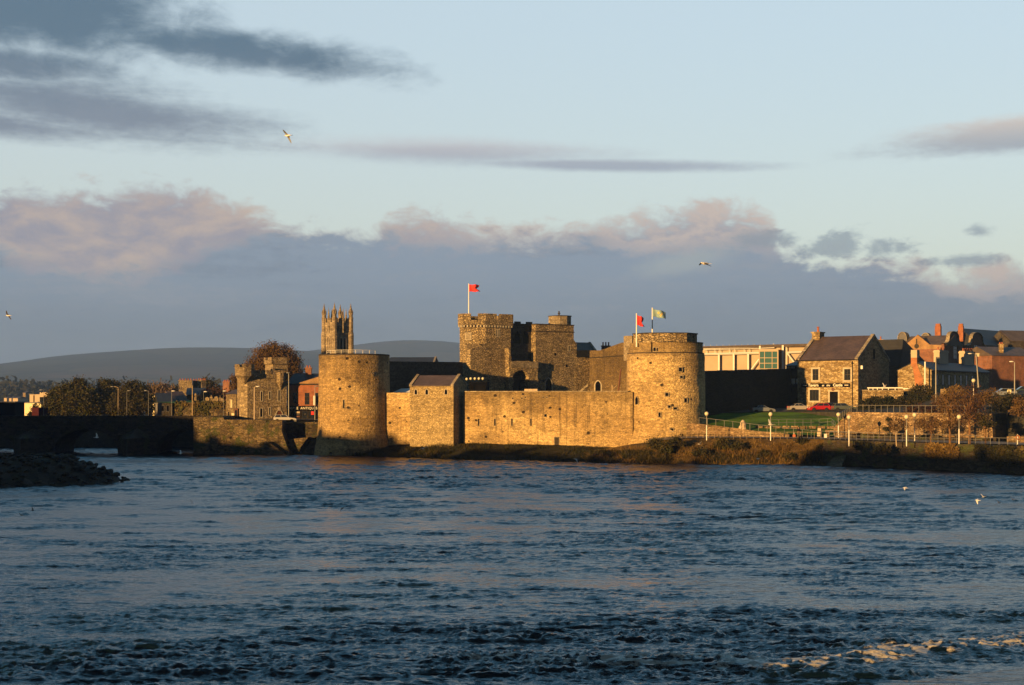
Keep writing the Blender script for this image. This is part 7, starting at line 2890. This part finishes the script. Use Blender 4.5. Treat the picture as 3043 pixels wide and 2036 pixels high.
def blades(name, label, polyA, polyB, za, zb, N, h, w, m, seed, keep=None, lean=.5, prof=lambda t: t):
    """grass and weeds over a strip: thin upright blades, one object"""
    rg = np.random.default_rng(seed)
    A, B = np.array(polyA, float), np.array(polyB, float)
    s = rg.random(N) * (len(A) - 1)
    i = np.minimum(s.astype(int), len(A) - 2)
    f = (s - i)[:, None]
    t = rg.random(N) ** .9
    a = A[i] * (1 - f) + A[i + 1] * f
    b = B[i] * (1 - f) + B[i + 1] * f
    f = f[:, 0]
    zA = np.array(za)[i] * (1 - f) + np.array(za)[i + 1] * f
    zB = np.array(zb)[i] * (1 - f) + np.array(zb)[i + 1] * f
    p = a * (1 - t[:, None]) + b * t[:, None]
    z = zA + (zB - zA) * prof(t)
    cl = fbm(p[:, 0] * .45, p[:, 1] * .45, seed, 3)
    hh = h * (.35 + 1.3 * sstep(cl, .3, .7)) * rg.uniform(.6, 1.3, N)
    hh = hh * (1 - .8 * t ** 3)
    ok = (z > .05)
    if keep is not None:
        ok &= keep(p[:, 0], p[:, 1], cl)
    p, z, hh = p[ok], z[ok], hh[ok]
    n = len(p)
    ang = rg.uniform(0, 2 * math.pi, n)
    dx, dy = np.cos(ang) * w, np.sin(ang) * w
    lx, ly = rg.normal(size=n) * lean * hh, rg.normal(size=n) * lean * hh
    base = np.stack([p[:, 0], p[:, 1], z - .1], -1)
    v0 = base + np.stack([dx, dy, 0 * dx], -1)
    v1 = base - np.stack([dx, dy, 0 * dx], -1)
    v2 = base + np.stack([lx - dx * .35, ly - dy * .35, hh], -1)
    v3 = base + np.stack([lx + dx * .35, ly + dy * .35, hh], -1)
    V = np.stack([v0, v1, v2, v3], 1).reshape(-1, 3)
    Q = np.arange(4 * n).reshape(-1, 4)
    o = np_mesh(name, V, Q, m)
    tag(o, label, 'grass', kind='stuff')
    return o

def cover():
    pf = lambda t: t ** .75
    blades('bank_grass', 'rough dark grass on the bank below the castle wall', BK_A, BK_B, [-0.4] * 7, [0.9, 1.9, 2.5, 2.55, 2.3, 2.0, 2.6], 26000, .42, .035, M['grass_b'], 91, prof=pf)
    blades('bank_grass', 'straw-coloured grass and weeds on the bank below the promenade', SB_A, SB_B, [-0.4] * 7, [1.6, 2.7, 3.6, 3.75, 3.75, 3.7, 3.6], 22000, .55, .04, M['scrub'], 92, prof=lambda t: t ** .8)
    blades('bank_weeds', 'patches of dark weeds low on the bank below the promenade', SB_A, [((a[0] * .45 + b[0] * .55), (a[1] * .45 + b[1] * .55)) for a, b in zip(SB_A, SB_B)], [-0.4] * 7, [1.9] * 7, 15000, .6, .05, M['leaf_dark'], 93, keep=lambda x, y, c: c > .47, prof=lambda t: t ** .8)
    # far wood on the left horizon
    rg = np.random.default_rng(5)
    pts = []
    for k in range(260):
        u = rg.uniform(-500, 900)
        D = rg.uniform(1200, 2200)
        v = 1152 + rg.uniform(0, 26) + (8 if u > 150 else 0)
        c = at(u, v, D)
        r = rg.uniform(5, 12)
        pts.append(np.array(c) + rg.normal(size=(60, 3)) * np.array([r * 1.6, r, r * .55]))
    pts = np.concatenate(pts)
    pts = pts[pts[:, 2] > 5]
    V, Q = leaf_quads(pts, 3.2, rg)
    o = np_mesh('far_wood', V, Q, M['wood_far'])
    tag(o, 'hazy dark wood along the horizon beyond the bridge', 'wood', kind='stuff')

def rubble_mound():
    """boulder breakwater in the left foreground"""
    rg = random.Random(12)
    bl = []
    mb = MB()
    ico = []
    bm = bmesh.new()
    bmesh.ops.create_icosphere(bm, subdivisions=1, radius=1)
    iv = [v.co.copy() for v in bm.verts]
    jf = [tuple(v.index for v in f.verts) for f in bm.faces]
    bm.free()
    xe, y0 = -45.6, 159.0           # tip of the mound
    def top(x):
        d = xe - x
        return max(0.0, min(3.55, 1.75 * d ** .62 * .62))
    for k in range(3200):
        x = xe - rg.random() ** .8 * 75
        h = top(x)
        half = 2.5 + (xe - x) * .22
        yc = y0 - (xe - x) * .30 + 2
        s = rg.uniform(-1, 1)
        y = yc + s * half * 1.6
        z = h * (1 - abs(s) ** 1.6) - .12 + rg.uniform(-.15, .1)
        r = rg.uniform(.17, .42)
        rot = Matrix.Rotation(rg.uniform(0, 6.28), 3, 'Z') @ Matrix.Rotation(rg.uniform(-.6, .6), 3, 'X')
        sx, sy, sz = r * rg.uniform(.9, 1.6), r * rg.uniform(.7, 1.2), r * rg.uniform(.4, .8)
        mb.raw([Vector((x, y, z)) + rot @ Vector((p.x * sx * rg.uniform(.85, 1.1), p.y * sy, p.z * sz * rg.uniform(.85, 1.1))) for p in iv], jf)
    # core under the stones
    n = 40
    V, F = [], []
    for i in range(n + 1):
        x = xe - 80 * i / n
        h = top(x)
        half = 2.5 + (xe - x) * .22
        yc = y0 - (xe - x) * .30 + 2
        for j in range(9):
            s = -1 + 2 * j / 8
            V.append((x, yc + s * half * 1.7, h * (1 - abs(s) ** 1.6) - .35))
    for i in range(n):
        for j in range(8):
            F.append((i * 9 + j, i * 9 + j + 1, (i + 1) * 9 + j + 1, (i + 1) * 9 + j))
    mb.raw(V, F)
    o = mb.build('rubble', M['boulder'])
    tag(o, 'low dark mound of boulders running into the river at the left', 'rock mound', kind='stuff')

def shore_stones():
    """stones and driftwood lumps along the ragged waterline"""
    rg = random.Random(31)
    bm = bmesh.new()
    bmesh.ops.create_icosphere(bm, subdivisions=1, radius=1)
    iv = [v.co.copy() for v in bm.verts]
    jf = [tuple(v.index for v in f.verts) for f in bm.faces]
    bm.free()
    mb = MB()
    line = BK_A[:-1] + SB_A[1:]
    for k in range(420):
        i = rg.randrange(len(line) - 1)
        f = rg.random()
        x = line[i][0] + (line[i + 1][0] - line[i][0]) * f
        y = line[i][1] + (line[i + 1][1] - line[i][1]) * f + rg.uniform(.2, 2.2)
        r = rg.uniform(.08, .38) * (1.5 if rg.random() < .06 else 1)
        z = -.3 + (y - line[i][1]) * .04 + rg.uniform(0.1, .3)
        rot = Matrix.Rotation(rg.uniform(0, 6.28), 3, 'Z')
        s = (r * rg.uniform(1, 1.9), r * rg.uniform(.7, 1.2), r * rg.uniform(.45, .9))
        mb.raw([Vector((x, y, z)) + rot @ Vector((p.x * s[0], p.y * s[1], p.z * s[2])) for p in iv], jf)
    o = mb.build('shore_stones', M['boulder'])
    tag(o, 'scattered damp stones along the foot of the river bank', 'stones', kind='stuff')
graveyard()
grow()
cover()
rubble_mound()
shore_stones()
# ------------------------------------------------------------------ cars
def paint(name, col):
    m, T, b = mat(name)
    T.put(b.inputs['Base Color'], dim(col)[0])
    b.inputs['Roughness'].default_value = .35
    b.inputs['Metallic'].default_value = .25
    b.inputs['Coat Weight'].default_value = .6
    return m
M['tyre'] = plain('tyre_rubber', (.015, .015, .015), .85)
M['rim'] = plain('alloy_rim', (.6, .58, .54), .3, metal=.6, var=.05)
M['lens'] = plain('headlamp_lens', (.7, .68, .6), .2, var=.02)
M['tail'] = plain('tail_lamp', (.4, .02, .015), .3, var=.02)

def car(label, u, vb, D, rotz, col, style='hatch', facing=1, name='parked_car', L=3.9, W=1.65):
    """side profile car: x along the length, nose towards +x"""
    b = at(u, vb, D)
    t = thing(name, label, 'car', b, rotz + (0 if facing > 0 else math.pi), 'parked cars')
    m = paint('car_paint', col)
    h = L / 2
    wr = .30
    xf, xr = h - .80, -h + .72
    def arc(cx):
        return [(cx + (wr + .07) * math.cos(a), .30 + (wr + .07) * math.sin(a)) for a in np.linspace(math.pi - .15, .15, 9)]
    belt, roof = .86, 1.42
    if style == 'saloon':
        top = [(-h + .05, .60), (-h + .05, .90), (-h + .75, .95), (h - 1.35, .93), (h - .35, .78), (h - .02, .62), (h, .35)]
        cab = [(-h + .70, .93), (-h + 1.25, 1.36), (h - 2.0, 1.40), (h - 1.25, .92)]
    elif style == 'estate':
        top = [(-h + .02, .55), (-h + .04, .92), (h - 1.30, .93), (h - .30, .80), (h - .02, .62), (h, .35)]
        cab = [(-h + .06, .92), (-h + .40, 1.40), (h - 1.95, 1.43), (h - 1.20, .92)]
    else:
        top = [(-h + .02, .55), (-h + .05, .92), (h - 1.15, .92), (h - .28, .80), (h - .02, .62), (h, .35)]
        cab = [(-h + .06, .91), (-h + .45, 1.40), (h - 1.80, 1.43), (h - 1.05, .91)]
    out = [(-h + .03, .28)] + top + [(h - .02, .24)] + [(xf + .42, .20)] + arc(xf)[::-1] + arc(xr)[::-1]
    mb = MB()
    n = len(out)
    # body with tumblehome: full width at the waist, narrower at sill and bonnet
    def wid(z):
        return W / 2 * (1 - .05 * abs(z - .55) / .4)
    vs = [(x, -wid(z), z) for x, z in out] + [(x, wid(z), z) for x, z in out]
    mb.raw(vs, [tuple(range(n)), tuple(range(2 * n - 1, n - 1, -1))] + [(i, (i + 1) % n, (i + 1) % n + n, i + n) for i in range(n)])
    # roof and pillars
    c = cab
    wl, wt = W / 2 * .96, W / 2 * .74
    ws = [wl, wt, wt, wl]
    vs = [(p[0], -w_, p[1]) for p, w_ in zip(c, ws)] + [(p[0], w_, p[1]) for p, w_ in zip(c, ws)]
    mb.raw(vs, [(0, 1, 2, 3), (7, 6, 5, 4), (0, 4, 5, 1), (1, 5, 6, 2), (2, 6, 7, 3)])
    mb.build('body', m, t)
    # side windows, windscreen, rear window just proud of the cabin
    mb = MB()
    def lerp2(a, b_, s):
        return (a[0] + (b_[0] - a[0]) * s, a[1] + (b_[1] - a[1]) * s)
    for sd in (-1, 1):
        segs = ((.06, .46), (.50, .94))
        for s0, s1 in segs:
            lo0, lo1 = lerp2(c[0], c[3], s0), lerp2(c[0], c[3], s1)
            hi0, hi1 = lerp2(c[1], c[2], max(s0, .02)), lerp2(c[1], c[2], min(s1, .98))
            q = []
            for (x, z), f in ((lo0, .12), (lo1, .12), (hi1, .90), (hi0, .90)):
                base = lo0 if (x, z) in (lo0, hi0) else lo1
                tp = hi0 if (x, z) in (lo0, hi0) else hi1
                px, pz = base[0] + (tp[0] - base[0]) * f, base[1] + (tp[1] - base[1]) * f
                w_ = wl + (wt - wl) * f + .012
                q.append((px, sd * w_, pz))
            mb.poly(q if sd < 0 else q[::-1])
    for a, b_, sg in ((c[3], c[2], 1), (c[0], c[1], -1)):
        p0, p1 = lerp2(a, b_, .12), lerp2(a, b_, .9)
        w0, w1 = wl + (wt - wl) * .12 - .08, wl + (wt - wl) * .9 - .08
        mb.poly([(p0[0] + sg * .014, -w0, p0[1] + .01), (p0[0] + sg * .014, w0, p0[1] + .01), (p1[0] + sg * .014, w1, p1[1] + .01), (p1[0] + sg * .014, -w1, p1[1] + .01)])
    mb.build('windows', M['glass'], t)
    for cx in (xf, xr):
        for sd in (-1, 1):
            mb = MB()
            mb.lathe([(.17, -.1), (wr - .03, -.1), (wr, -.06), (wr, .06), (wr - .03, .1), (.17, .1)], 18)
            mb.v = [(x + cx, sd * (W / 2 - .10) + z, y + wr) for x, y, z in mb.v]
            w_ = mb.build('wheel', M['tyre'], t)
            mb = MB()
            mb.lathe([(.0, .09), (.06, .10), (.18, .085), (.2, .06), (.2, -.06), (0, -.06)], 14)
            mb.v = [(x + cx, sd * (W / 2 - .10) + z * sd, y + wr) for x, y, z in mb.v]
            mb.build('rim', M['rim'], w_)
    for sd in (-1, 1):
        mb = MB()
        mb.ball((h - .12, sd * (W / 2 - .28), .64), (.12, .17, .09), 8, 6)
        mb.build('headlight', M['lens'], t, smooth=True)
        mb = MB()
        mb.box(-h - .005, -h + .12, sd * (W / 2 - .22) - .1, sd * (W / 2 - .22) + .1, .62, .9)
        mb.build('tail_light', M['tail'], t)
        mb = MB()
        mb.ball((h - 1.25, sd * (W / 2 + .06), .95), (.07, .09, .06), 6, 4)
        mb.build('wing_mirror', m, t)
    return t
car('red hatchback parked in the sun in front of the tavern door', 2433, 1222.5, 236.3, R(6), (.48, .012, .012), 'hatch', -1, L=3.75)
car('silver coupe half in shadow, left of the red hatchback', 2376, 1222.5, 237.4, R(6), (.42, .40, .36), 'saloon', 1, L=4.1)
car('grey-green car parked right of the red hatchback', 2507, 1222.5, 234.8, R(4), (.10, .12, .10), 'estate', 1, L=4.0)
car('black car tucked behind the red and grey-green cars', 2477, 1220, 238.8, R(4), (.008, .008, .01), 'hatch', 1, L=3.6)
car('dim silver car in the deep shade before the dark wall', 2266, 1228, 235.3, R(8), (.22, .24, .27), 'saloon', 1, L=4.1)
car('bluish silver car on the upper road at the far right', 2981, 1181, 216, R(-8), (.20, .23, .28), 'hatch', -1, L=4.0)
car('dark green car at the right edge behind the lamp column', 3040, 1174, 222, R(-8), (.03, .06, .04), 'hatch', -1, L=4.0)
car('silver estate car driving past the toll house door', 848, 1256, 243.4, R(2), (.45, .44, .42), 'estate', 1, name='passing_car', L=4.1)

def van(label, u, vb, D, rotz, col):
    b = at(u, vb, D)
    t = thing('delivery_van', label, 'van', b, rotz)
    m = plain('van_paint', col, .7, spec=.05)
    mb = MB()
    mb.prism_xz([(-2.3, .35), (-2.3, 2.1), (1.1, 2.1), (1.7, 1.25), (2.3, 1.0), (2.35, .35)], -.9, .9)
    mb.build('body', m, t)
    mb = MB()
    mb.prism_xz([(.5, 1.25), (.5, 1.85), (1.08, 1.85), (1.5, 1.25)], -.905, .905)
    mb.build('windows', M['glass'], t)
    for x in (-1.5, 1.5):
        for s in (-1, 1):
            mb = MB()
            mb.lathe([(.0, -.1), (.32, -.1), (.34, 0), (.32, .1), (0, .1)], 14)
            mb.v = [(p[0] + x, s * .82 + p[2], p[1] + .34) for p in mb.v]
            mb.build('wheel', M['tyre'], t)
van('dark red van parked between the yellow building and the trees', 126, 1240, 295, R(70), (.045, .008, .012))

# ------------------------------------------------------------------ people
def person(label, u, vb, D, h, rotz, jacket, trousers, hair, hood=None):
    b = at(u, vb, D)
    t = thing('person', label, 'person', b, rotz)
    s = h / 1.75
    skin = plain('skin', (.42, .26, .17), .6, var=.05)
    def skinned(name, nodes, edges, m, lev=1):
        me = bpy.data.meshes.new(name)
        me.from_pydata([tuple(c * s for c in n[0]) for n in nodes], edges, [])
        o = bpy.data.objects.new(name, me)
        COL.objects.link(o)
        o.parent = t
        md = o.modifiers.new('skin', 'SKIN')
        for sv, n in zip(me.skin_vertices[0].data, nodes):
            sv.radius = (n[1] * s, n[1] * s)
        me.skin_vertices[0].data[0].use_root = True
        o.modifiers.new('sub', 'SUBSURF').levels = lev
        o.modifiers['sub'].render_levels = lev
        me.materials.append(m)
        return o
    # body: pelvis, spine, neck, head, arms with fingers, legs, feet
    N = [((0, 0, .95), .13), ((0, 0, 1.18), .12), ((0, 0, 1.38), .12), ((0, 0, 1.50), .055), ((0, -.01, 1.58), .085), ((0, -.02, 1.68), .075)]
    E = [(0, 1), (1, 2), (2, 3), (3, 4), (4, 5)]
    for sd in (-1, 1):
        k = len(N)
        N += [((sd * .19, 0, 1.40), .06), ((sd * .25, .02, 1.13), .045), ((sd * .20, -.14, .95), .033), ((sd * .17, -.19, .92), .032)]
        E += [(2, k), (k, k + 1), (k + 1, k + 2), (k + 2, k + 3)]
        for f, (dx, ln) in enumerate(((-.03, .055), (-.012, .07), (.006, .075), (.024, .065))):
            j = len(N)
            N += [((sd * .17 + dx, -.23, .90), .010), ((sd * .17 + dx, -.23 - ln * .6, .875), .008)]
            E += [(k + 3, j), (j, j + 1)]
        j = len(N)
        N += [((sd * .17 - sd * .045, -.20, .93), .011), ((sd * .17 - sd * .07, -.235, .915), .009)]
        E += [(k + 3, j), (j, j + 1)]
    for sd in (-1, 1):
        k = len(N)
        N += [((sd * .095, 0, .88), .095), ((sd * .11, -.02, .48), .062), ((sd * .12, .02, .10), .042), ((sd * .13, -.13, .04), .04)]
        E += [(0, k), (k, k + 1), (k + 1, k + 2), (k + 2, k + 3)]
    skinned('body', N, E, skin)
    JN = [((0, 0, .92), .165), ((0, 0, 1.18), .155), ((0, 0, 1.38), .150), ((0, 0, 1.47), .08)]
    JE = [(0, 1), (1, 2), (2, 3)]
    for sd in (-1, 1):
        k = len(JN)
        JN += [((sd * .19, 0, 1.40), .085), ((sd * .255, .02, 1.13), .068), ((sd * .205, -.13, .96), .05)]
        JE += [(2, k), (k, k + 1), (k + 1, k + 2)]
    skinned('jacket', JN, JE, jacket)
    TN = [((0, 0, .94), .14)]
    TE = []
    for sd in (-1, 1):
        k = len(TN)
        TN += [((sd * .10, 0, .86), .115), ((sd * .115, -.02, .48), .085), ((sd * .125, .02, .10), .07)]
        TE += [(0, k), (k, k + 1), (k + 1, k + 2)]
    skinned('trousers', TN, TE, trousers)
    mb = MB()
    mb.ball((0, .02 * s, 1.70 * s), (.105 * s, .115 * s, .085 * s), 12, 8)
    mb.ball((0, .06 * s, 1.63 * s), (.10 * s, .07 * s, .10 * s), 12, 8)
    mb.build('hair' if hood is None else 'hat', hair if hood is None else hood, t, smooth=True)
    mb = MB()
    mb.ball((0, -.115 * s, 1.625 * s), (.013 * s, .022 * s, .022 * s), 6, 5)
    mb.build('nose', skin, t, smooth=True)
    return t
C_black = plain('black_cloth', (.012, .012, .014), .9)
C_grey = plain('grey_cloth', (.12, .105, .085), .9)
C_orange = plain('orange_cloth', (.55, .16, .08), .9)
C_dark = plain('dark_cloth', (.03, .025, .02), .9)
C_white = plain('pale_wool', (.6, .55, .45), .9)
H_dark = plain('dark_hair', (.015, .012, .01), .7)
person('person in a black hooded jacket and grey trousers standing by the promenade rail', 2373, 1303, 206.2, 1.78, R(12), C_black, C_grey, H_dark)
person('child in an orange jacket and pale hat in front of the person in black', 2360, 1313.5, 203.8, 1.33, R(-10), C_orange, C_dark, H_dark, C_white)

# ------------------------------------------------------------------ gulls
M['gull_white'] = plain('white_plumage', (.74, .72, .68), .7, var=.05, scale=6)
M['gull_grey'] = plain('grey_plumage', (.22, .23, .25), .75, var=.08, scale=6)
M['gull_dark'] = plain('dark_plumage', (.06, .055, .05), .8, var=.1, scale=6)
M['gull_bill'] = plain('yellow_bill', (.55, .32, .04), .5, var=.05)
def gull(label, u, v, D, yaw, la, ra, roll=0.0, span=1.3, dark=False, pitch=0.0, sweep=.12, cat='gull', name='gull', group='gulls over the river', wingm=None):
    """nose towards +x before yaw; la, ra: (inner, outer) wing angles in degrees above level, left and right wing"""
    b = at(u, v, D)
    t = thing(name, label, cat, b, 0, group)
    t.rotation_euler = (R(roll), R(pitch), R(yaw))
    mb = MB()
    k = span / 1.3
    # body, neck and head as one turned form along x
    prof = [(-.27, .0, .005), (-.24, .0, .03), (-.14, .0, .065), (.0, -.01, .085), (.10, -.005, .075), (.17, .015, .052), (.215, .03, .048), (.25, .03, .035), (.27, .025, .014)]
    n = 10
    vs = []
    for x, z, r in prof:
        for i in range(n):
            a = 2 * math.pi * i / n
            vs.append((x * k, r * k * math.cos(a), (z + r * .9 * math.sin(a)) * k))
    fs = [(j * n + i, j * n + (i + 1) % n, (j + 1) * n + (i + 1) % n, (j + 1) * n + i) for j in range(len(prof) - 1) for i in range(n)]
    fs += [tuple(range(n - 1, -1, -1)), tuple((len(prof) - 1) * n + i for i in range(n))]
    mb.raw(vs, fs)
    # fan tail
    mb.raw([(-.20 * k, -.03 * k, .01 * k), (-.20 * k, .03 * k, .01 * k), (-.42 * k, .075 * k, .0), (-.42 * k, -.075 * k, .0), (-.2 * k, -.03 * k, -.012 * k), (-.2 * k, .03 * k, -.012 * k), (-.42 * k, .075 * k, -.010 * k), (-.42 * k, -.075 * k, -.010 * k)],
           [(0, 3, 2, 1), (4, 5, 6, 7), (0, 1, 5, 4), (1, 2, 6, 5), (2, 3, 7, 6), (3, 0, 4, 7)])
    # wings: arm and hand, tapering, joined into the body
    half = span / 2
    for sd, (a1, a2) in ((1, la), (-1, ra)):
        st = [(0.0, .11, -.09)]
        y, z = .02, .03
        secs = [(0, y, z, .13, -.10)]
        for i in range(1, 9):
            f = i / 8
            a = R(a1) if f <= .45 else R(a2)
            y += half / 8 * math.cos(a)
            z += half / 8 * math.sin(a)
            ch = .20 * (1 - f) ** .55 + .03
            lead = .12 - sweep * max(0, f - .35) * 1.6 + .03 * math.sin(f * math.pi)
            secs.append((f, y, z, lead, lead - ch))
        vs, fs = [], []
        for (f, yy, zz, xl, xt) in secs:
            th = .016 * (1 - f) + .004
            xm = xl * .65 + xt * .35
            for (xx, dz) in ((xl, 0), (xm, th + .012 * (1 - f)), (xt, .0), (xm, -th * .4)):
                vs.append((xx * k, sd * yy, zz + dz))
        for i in range(8):
            for j in range(4):
                q = (i * 4 + j, i * 4 + (j + 1) % 4, (i + 1) * 4 + (j + 1) % 4, (i + 1) * 4 + j)
                fs.append(q if sd < 0 else q[::-1])
        fs.append((32, 33, 34, 35))
        mb.cur = 1
        mb.raw(vs, fs)
        mb.cur = 0
    wm = M['gull_dark'] if dark else (wingm or M['gull_grey'])
    mb.build('body', [M['gull_dark'] if dark else M['gull_white'], wm], t)
    mb = MB()
    mb.lathe([(.014 * k, 0), (.012 * k, .03 * k), (.0, .06 * k)], 6)
    mb.v = [(.265 * k + z, x, .024 * k + y) for x, y, z in mb.v]
    mb.build('bill', M['gull_bill'], t)
    return t
GW = M['gull_white']
gull('gull gliding on dark level wings over the low cloud right of the flags', 2095, 783, 80, 205, (-24, -22), (4, -14), span=1.34, wingm=M['gull_dark'])
gull('gull banking steeply, wings nearly upright, high on the left of the sky', 855, 403, 100, 150, (38, 22), (-46, -62), roll=0, span=1.32)
gull('brownish gull at the left edge of the sky above the bridge', 25, 938, 130, 170, (42, 50), (-30, -50), span=1.2, wingm=M['gull_dark'])
gull('large white gull with raised wings in front of a globe lamp pole', 2291, 1262, 185, 200, (10, 8), (58, 42), span=2.0, wingm=GW)
gull('white gull flying low before the right tower bank', 2078, 1320, 190, 215, (28, 48), (-6, -18), span=1.3, wingm=GW)
gull('white gull skimming the bank between the bushes', 2252, 1363, 188, 180, (-8, -18), (-6, -20), span=1.1, wingm=GW)
gull('white gull with one wing down over the dark castle grass', 1712, 1365, 195, 220, (-50, -58), (10, -5), span=1.4, wingm=GW)
gull('white gull with arched wings over the grass below the gabled house', 1257, 1333, 200, 262, (30, 10), (-4, -38), span=1.7, wingm=GW)
gull('white gull before the dark bridge with one wing raised', 287, 1300, 190, 20, (62, 48), (-10, -6), span=1.5, wingm=GW)
gull('white gull near the water below the second bridge pier', 536, 1347, 190, 15, (55, 30), (-4, -20), span=1.3, wingm=GW)
gull('white gull alighting above the garden wall rail, wings half up', 2628, 1151, 215, 20, (58, 60), (50, 30), span=1.6, wingm=GW)
gull('sunlit gull low over the rough water near the right bank', 2690, 1450, 128, 155, (-28, -30), (12, 6), span=.9, wingm=GW)
gull('bright sunlit gull low over the water at the right edge', 2905, 1487, 112, 160, (-48, -52), (14, 10), span=.85, wingm=GW)
gull('small gull just behind the bright one at the right edge', 2922, 1477, 120, 30, (35, 45), (10, 5), span=.7, wingm=GW)
gull('small dark bird low over the water right of the two bright gulls', 2968, 1494, 110, 40, (50, 30), (15, 0), span=.55, dark=True)
gull('small dark bird near the right edge of the water', 3010, 1485, 112, 40, (40, 30), (10, 0), span=.55, dark=True)
gull('dark bird head-on over the water at the left', 570, 1495, 105, 95, (70, 60), (60, 75), span=.6, dark=True)
gull('dark bird with drooping wing over the water below the left tower', 1017, 1511, 100, 60, (-50, -60), (30, 10), span=.7, dark=True)
gull('pale gull on the wing low over the water at the lower left', 462, 1613, 82, 30, (35, 25), (8, 0), span=.55, wingm=GW)
gull('small grey gull over the water at the far left', 97, 1517, 105, 30, (45, 30), (5, -5), span=.7, wingm=M['gull_dark'])
gull('small grey gull, lower of the two at the far left', 64, 1531, 105, 150, (35, 25), (-5, -15), span=.7, wingm=M['gull_dark'])
gull('pale gull sitting low on the water in the foreground waves', 1173, 1885, 59, 10, (6, 2), (6, 2), span=.62, wingm=GW)
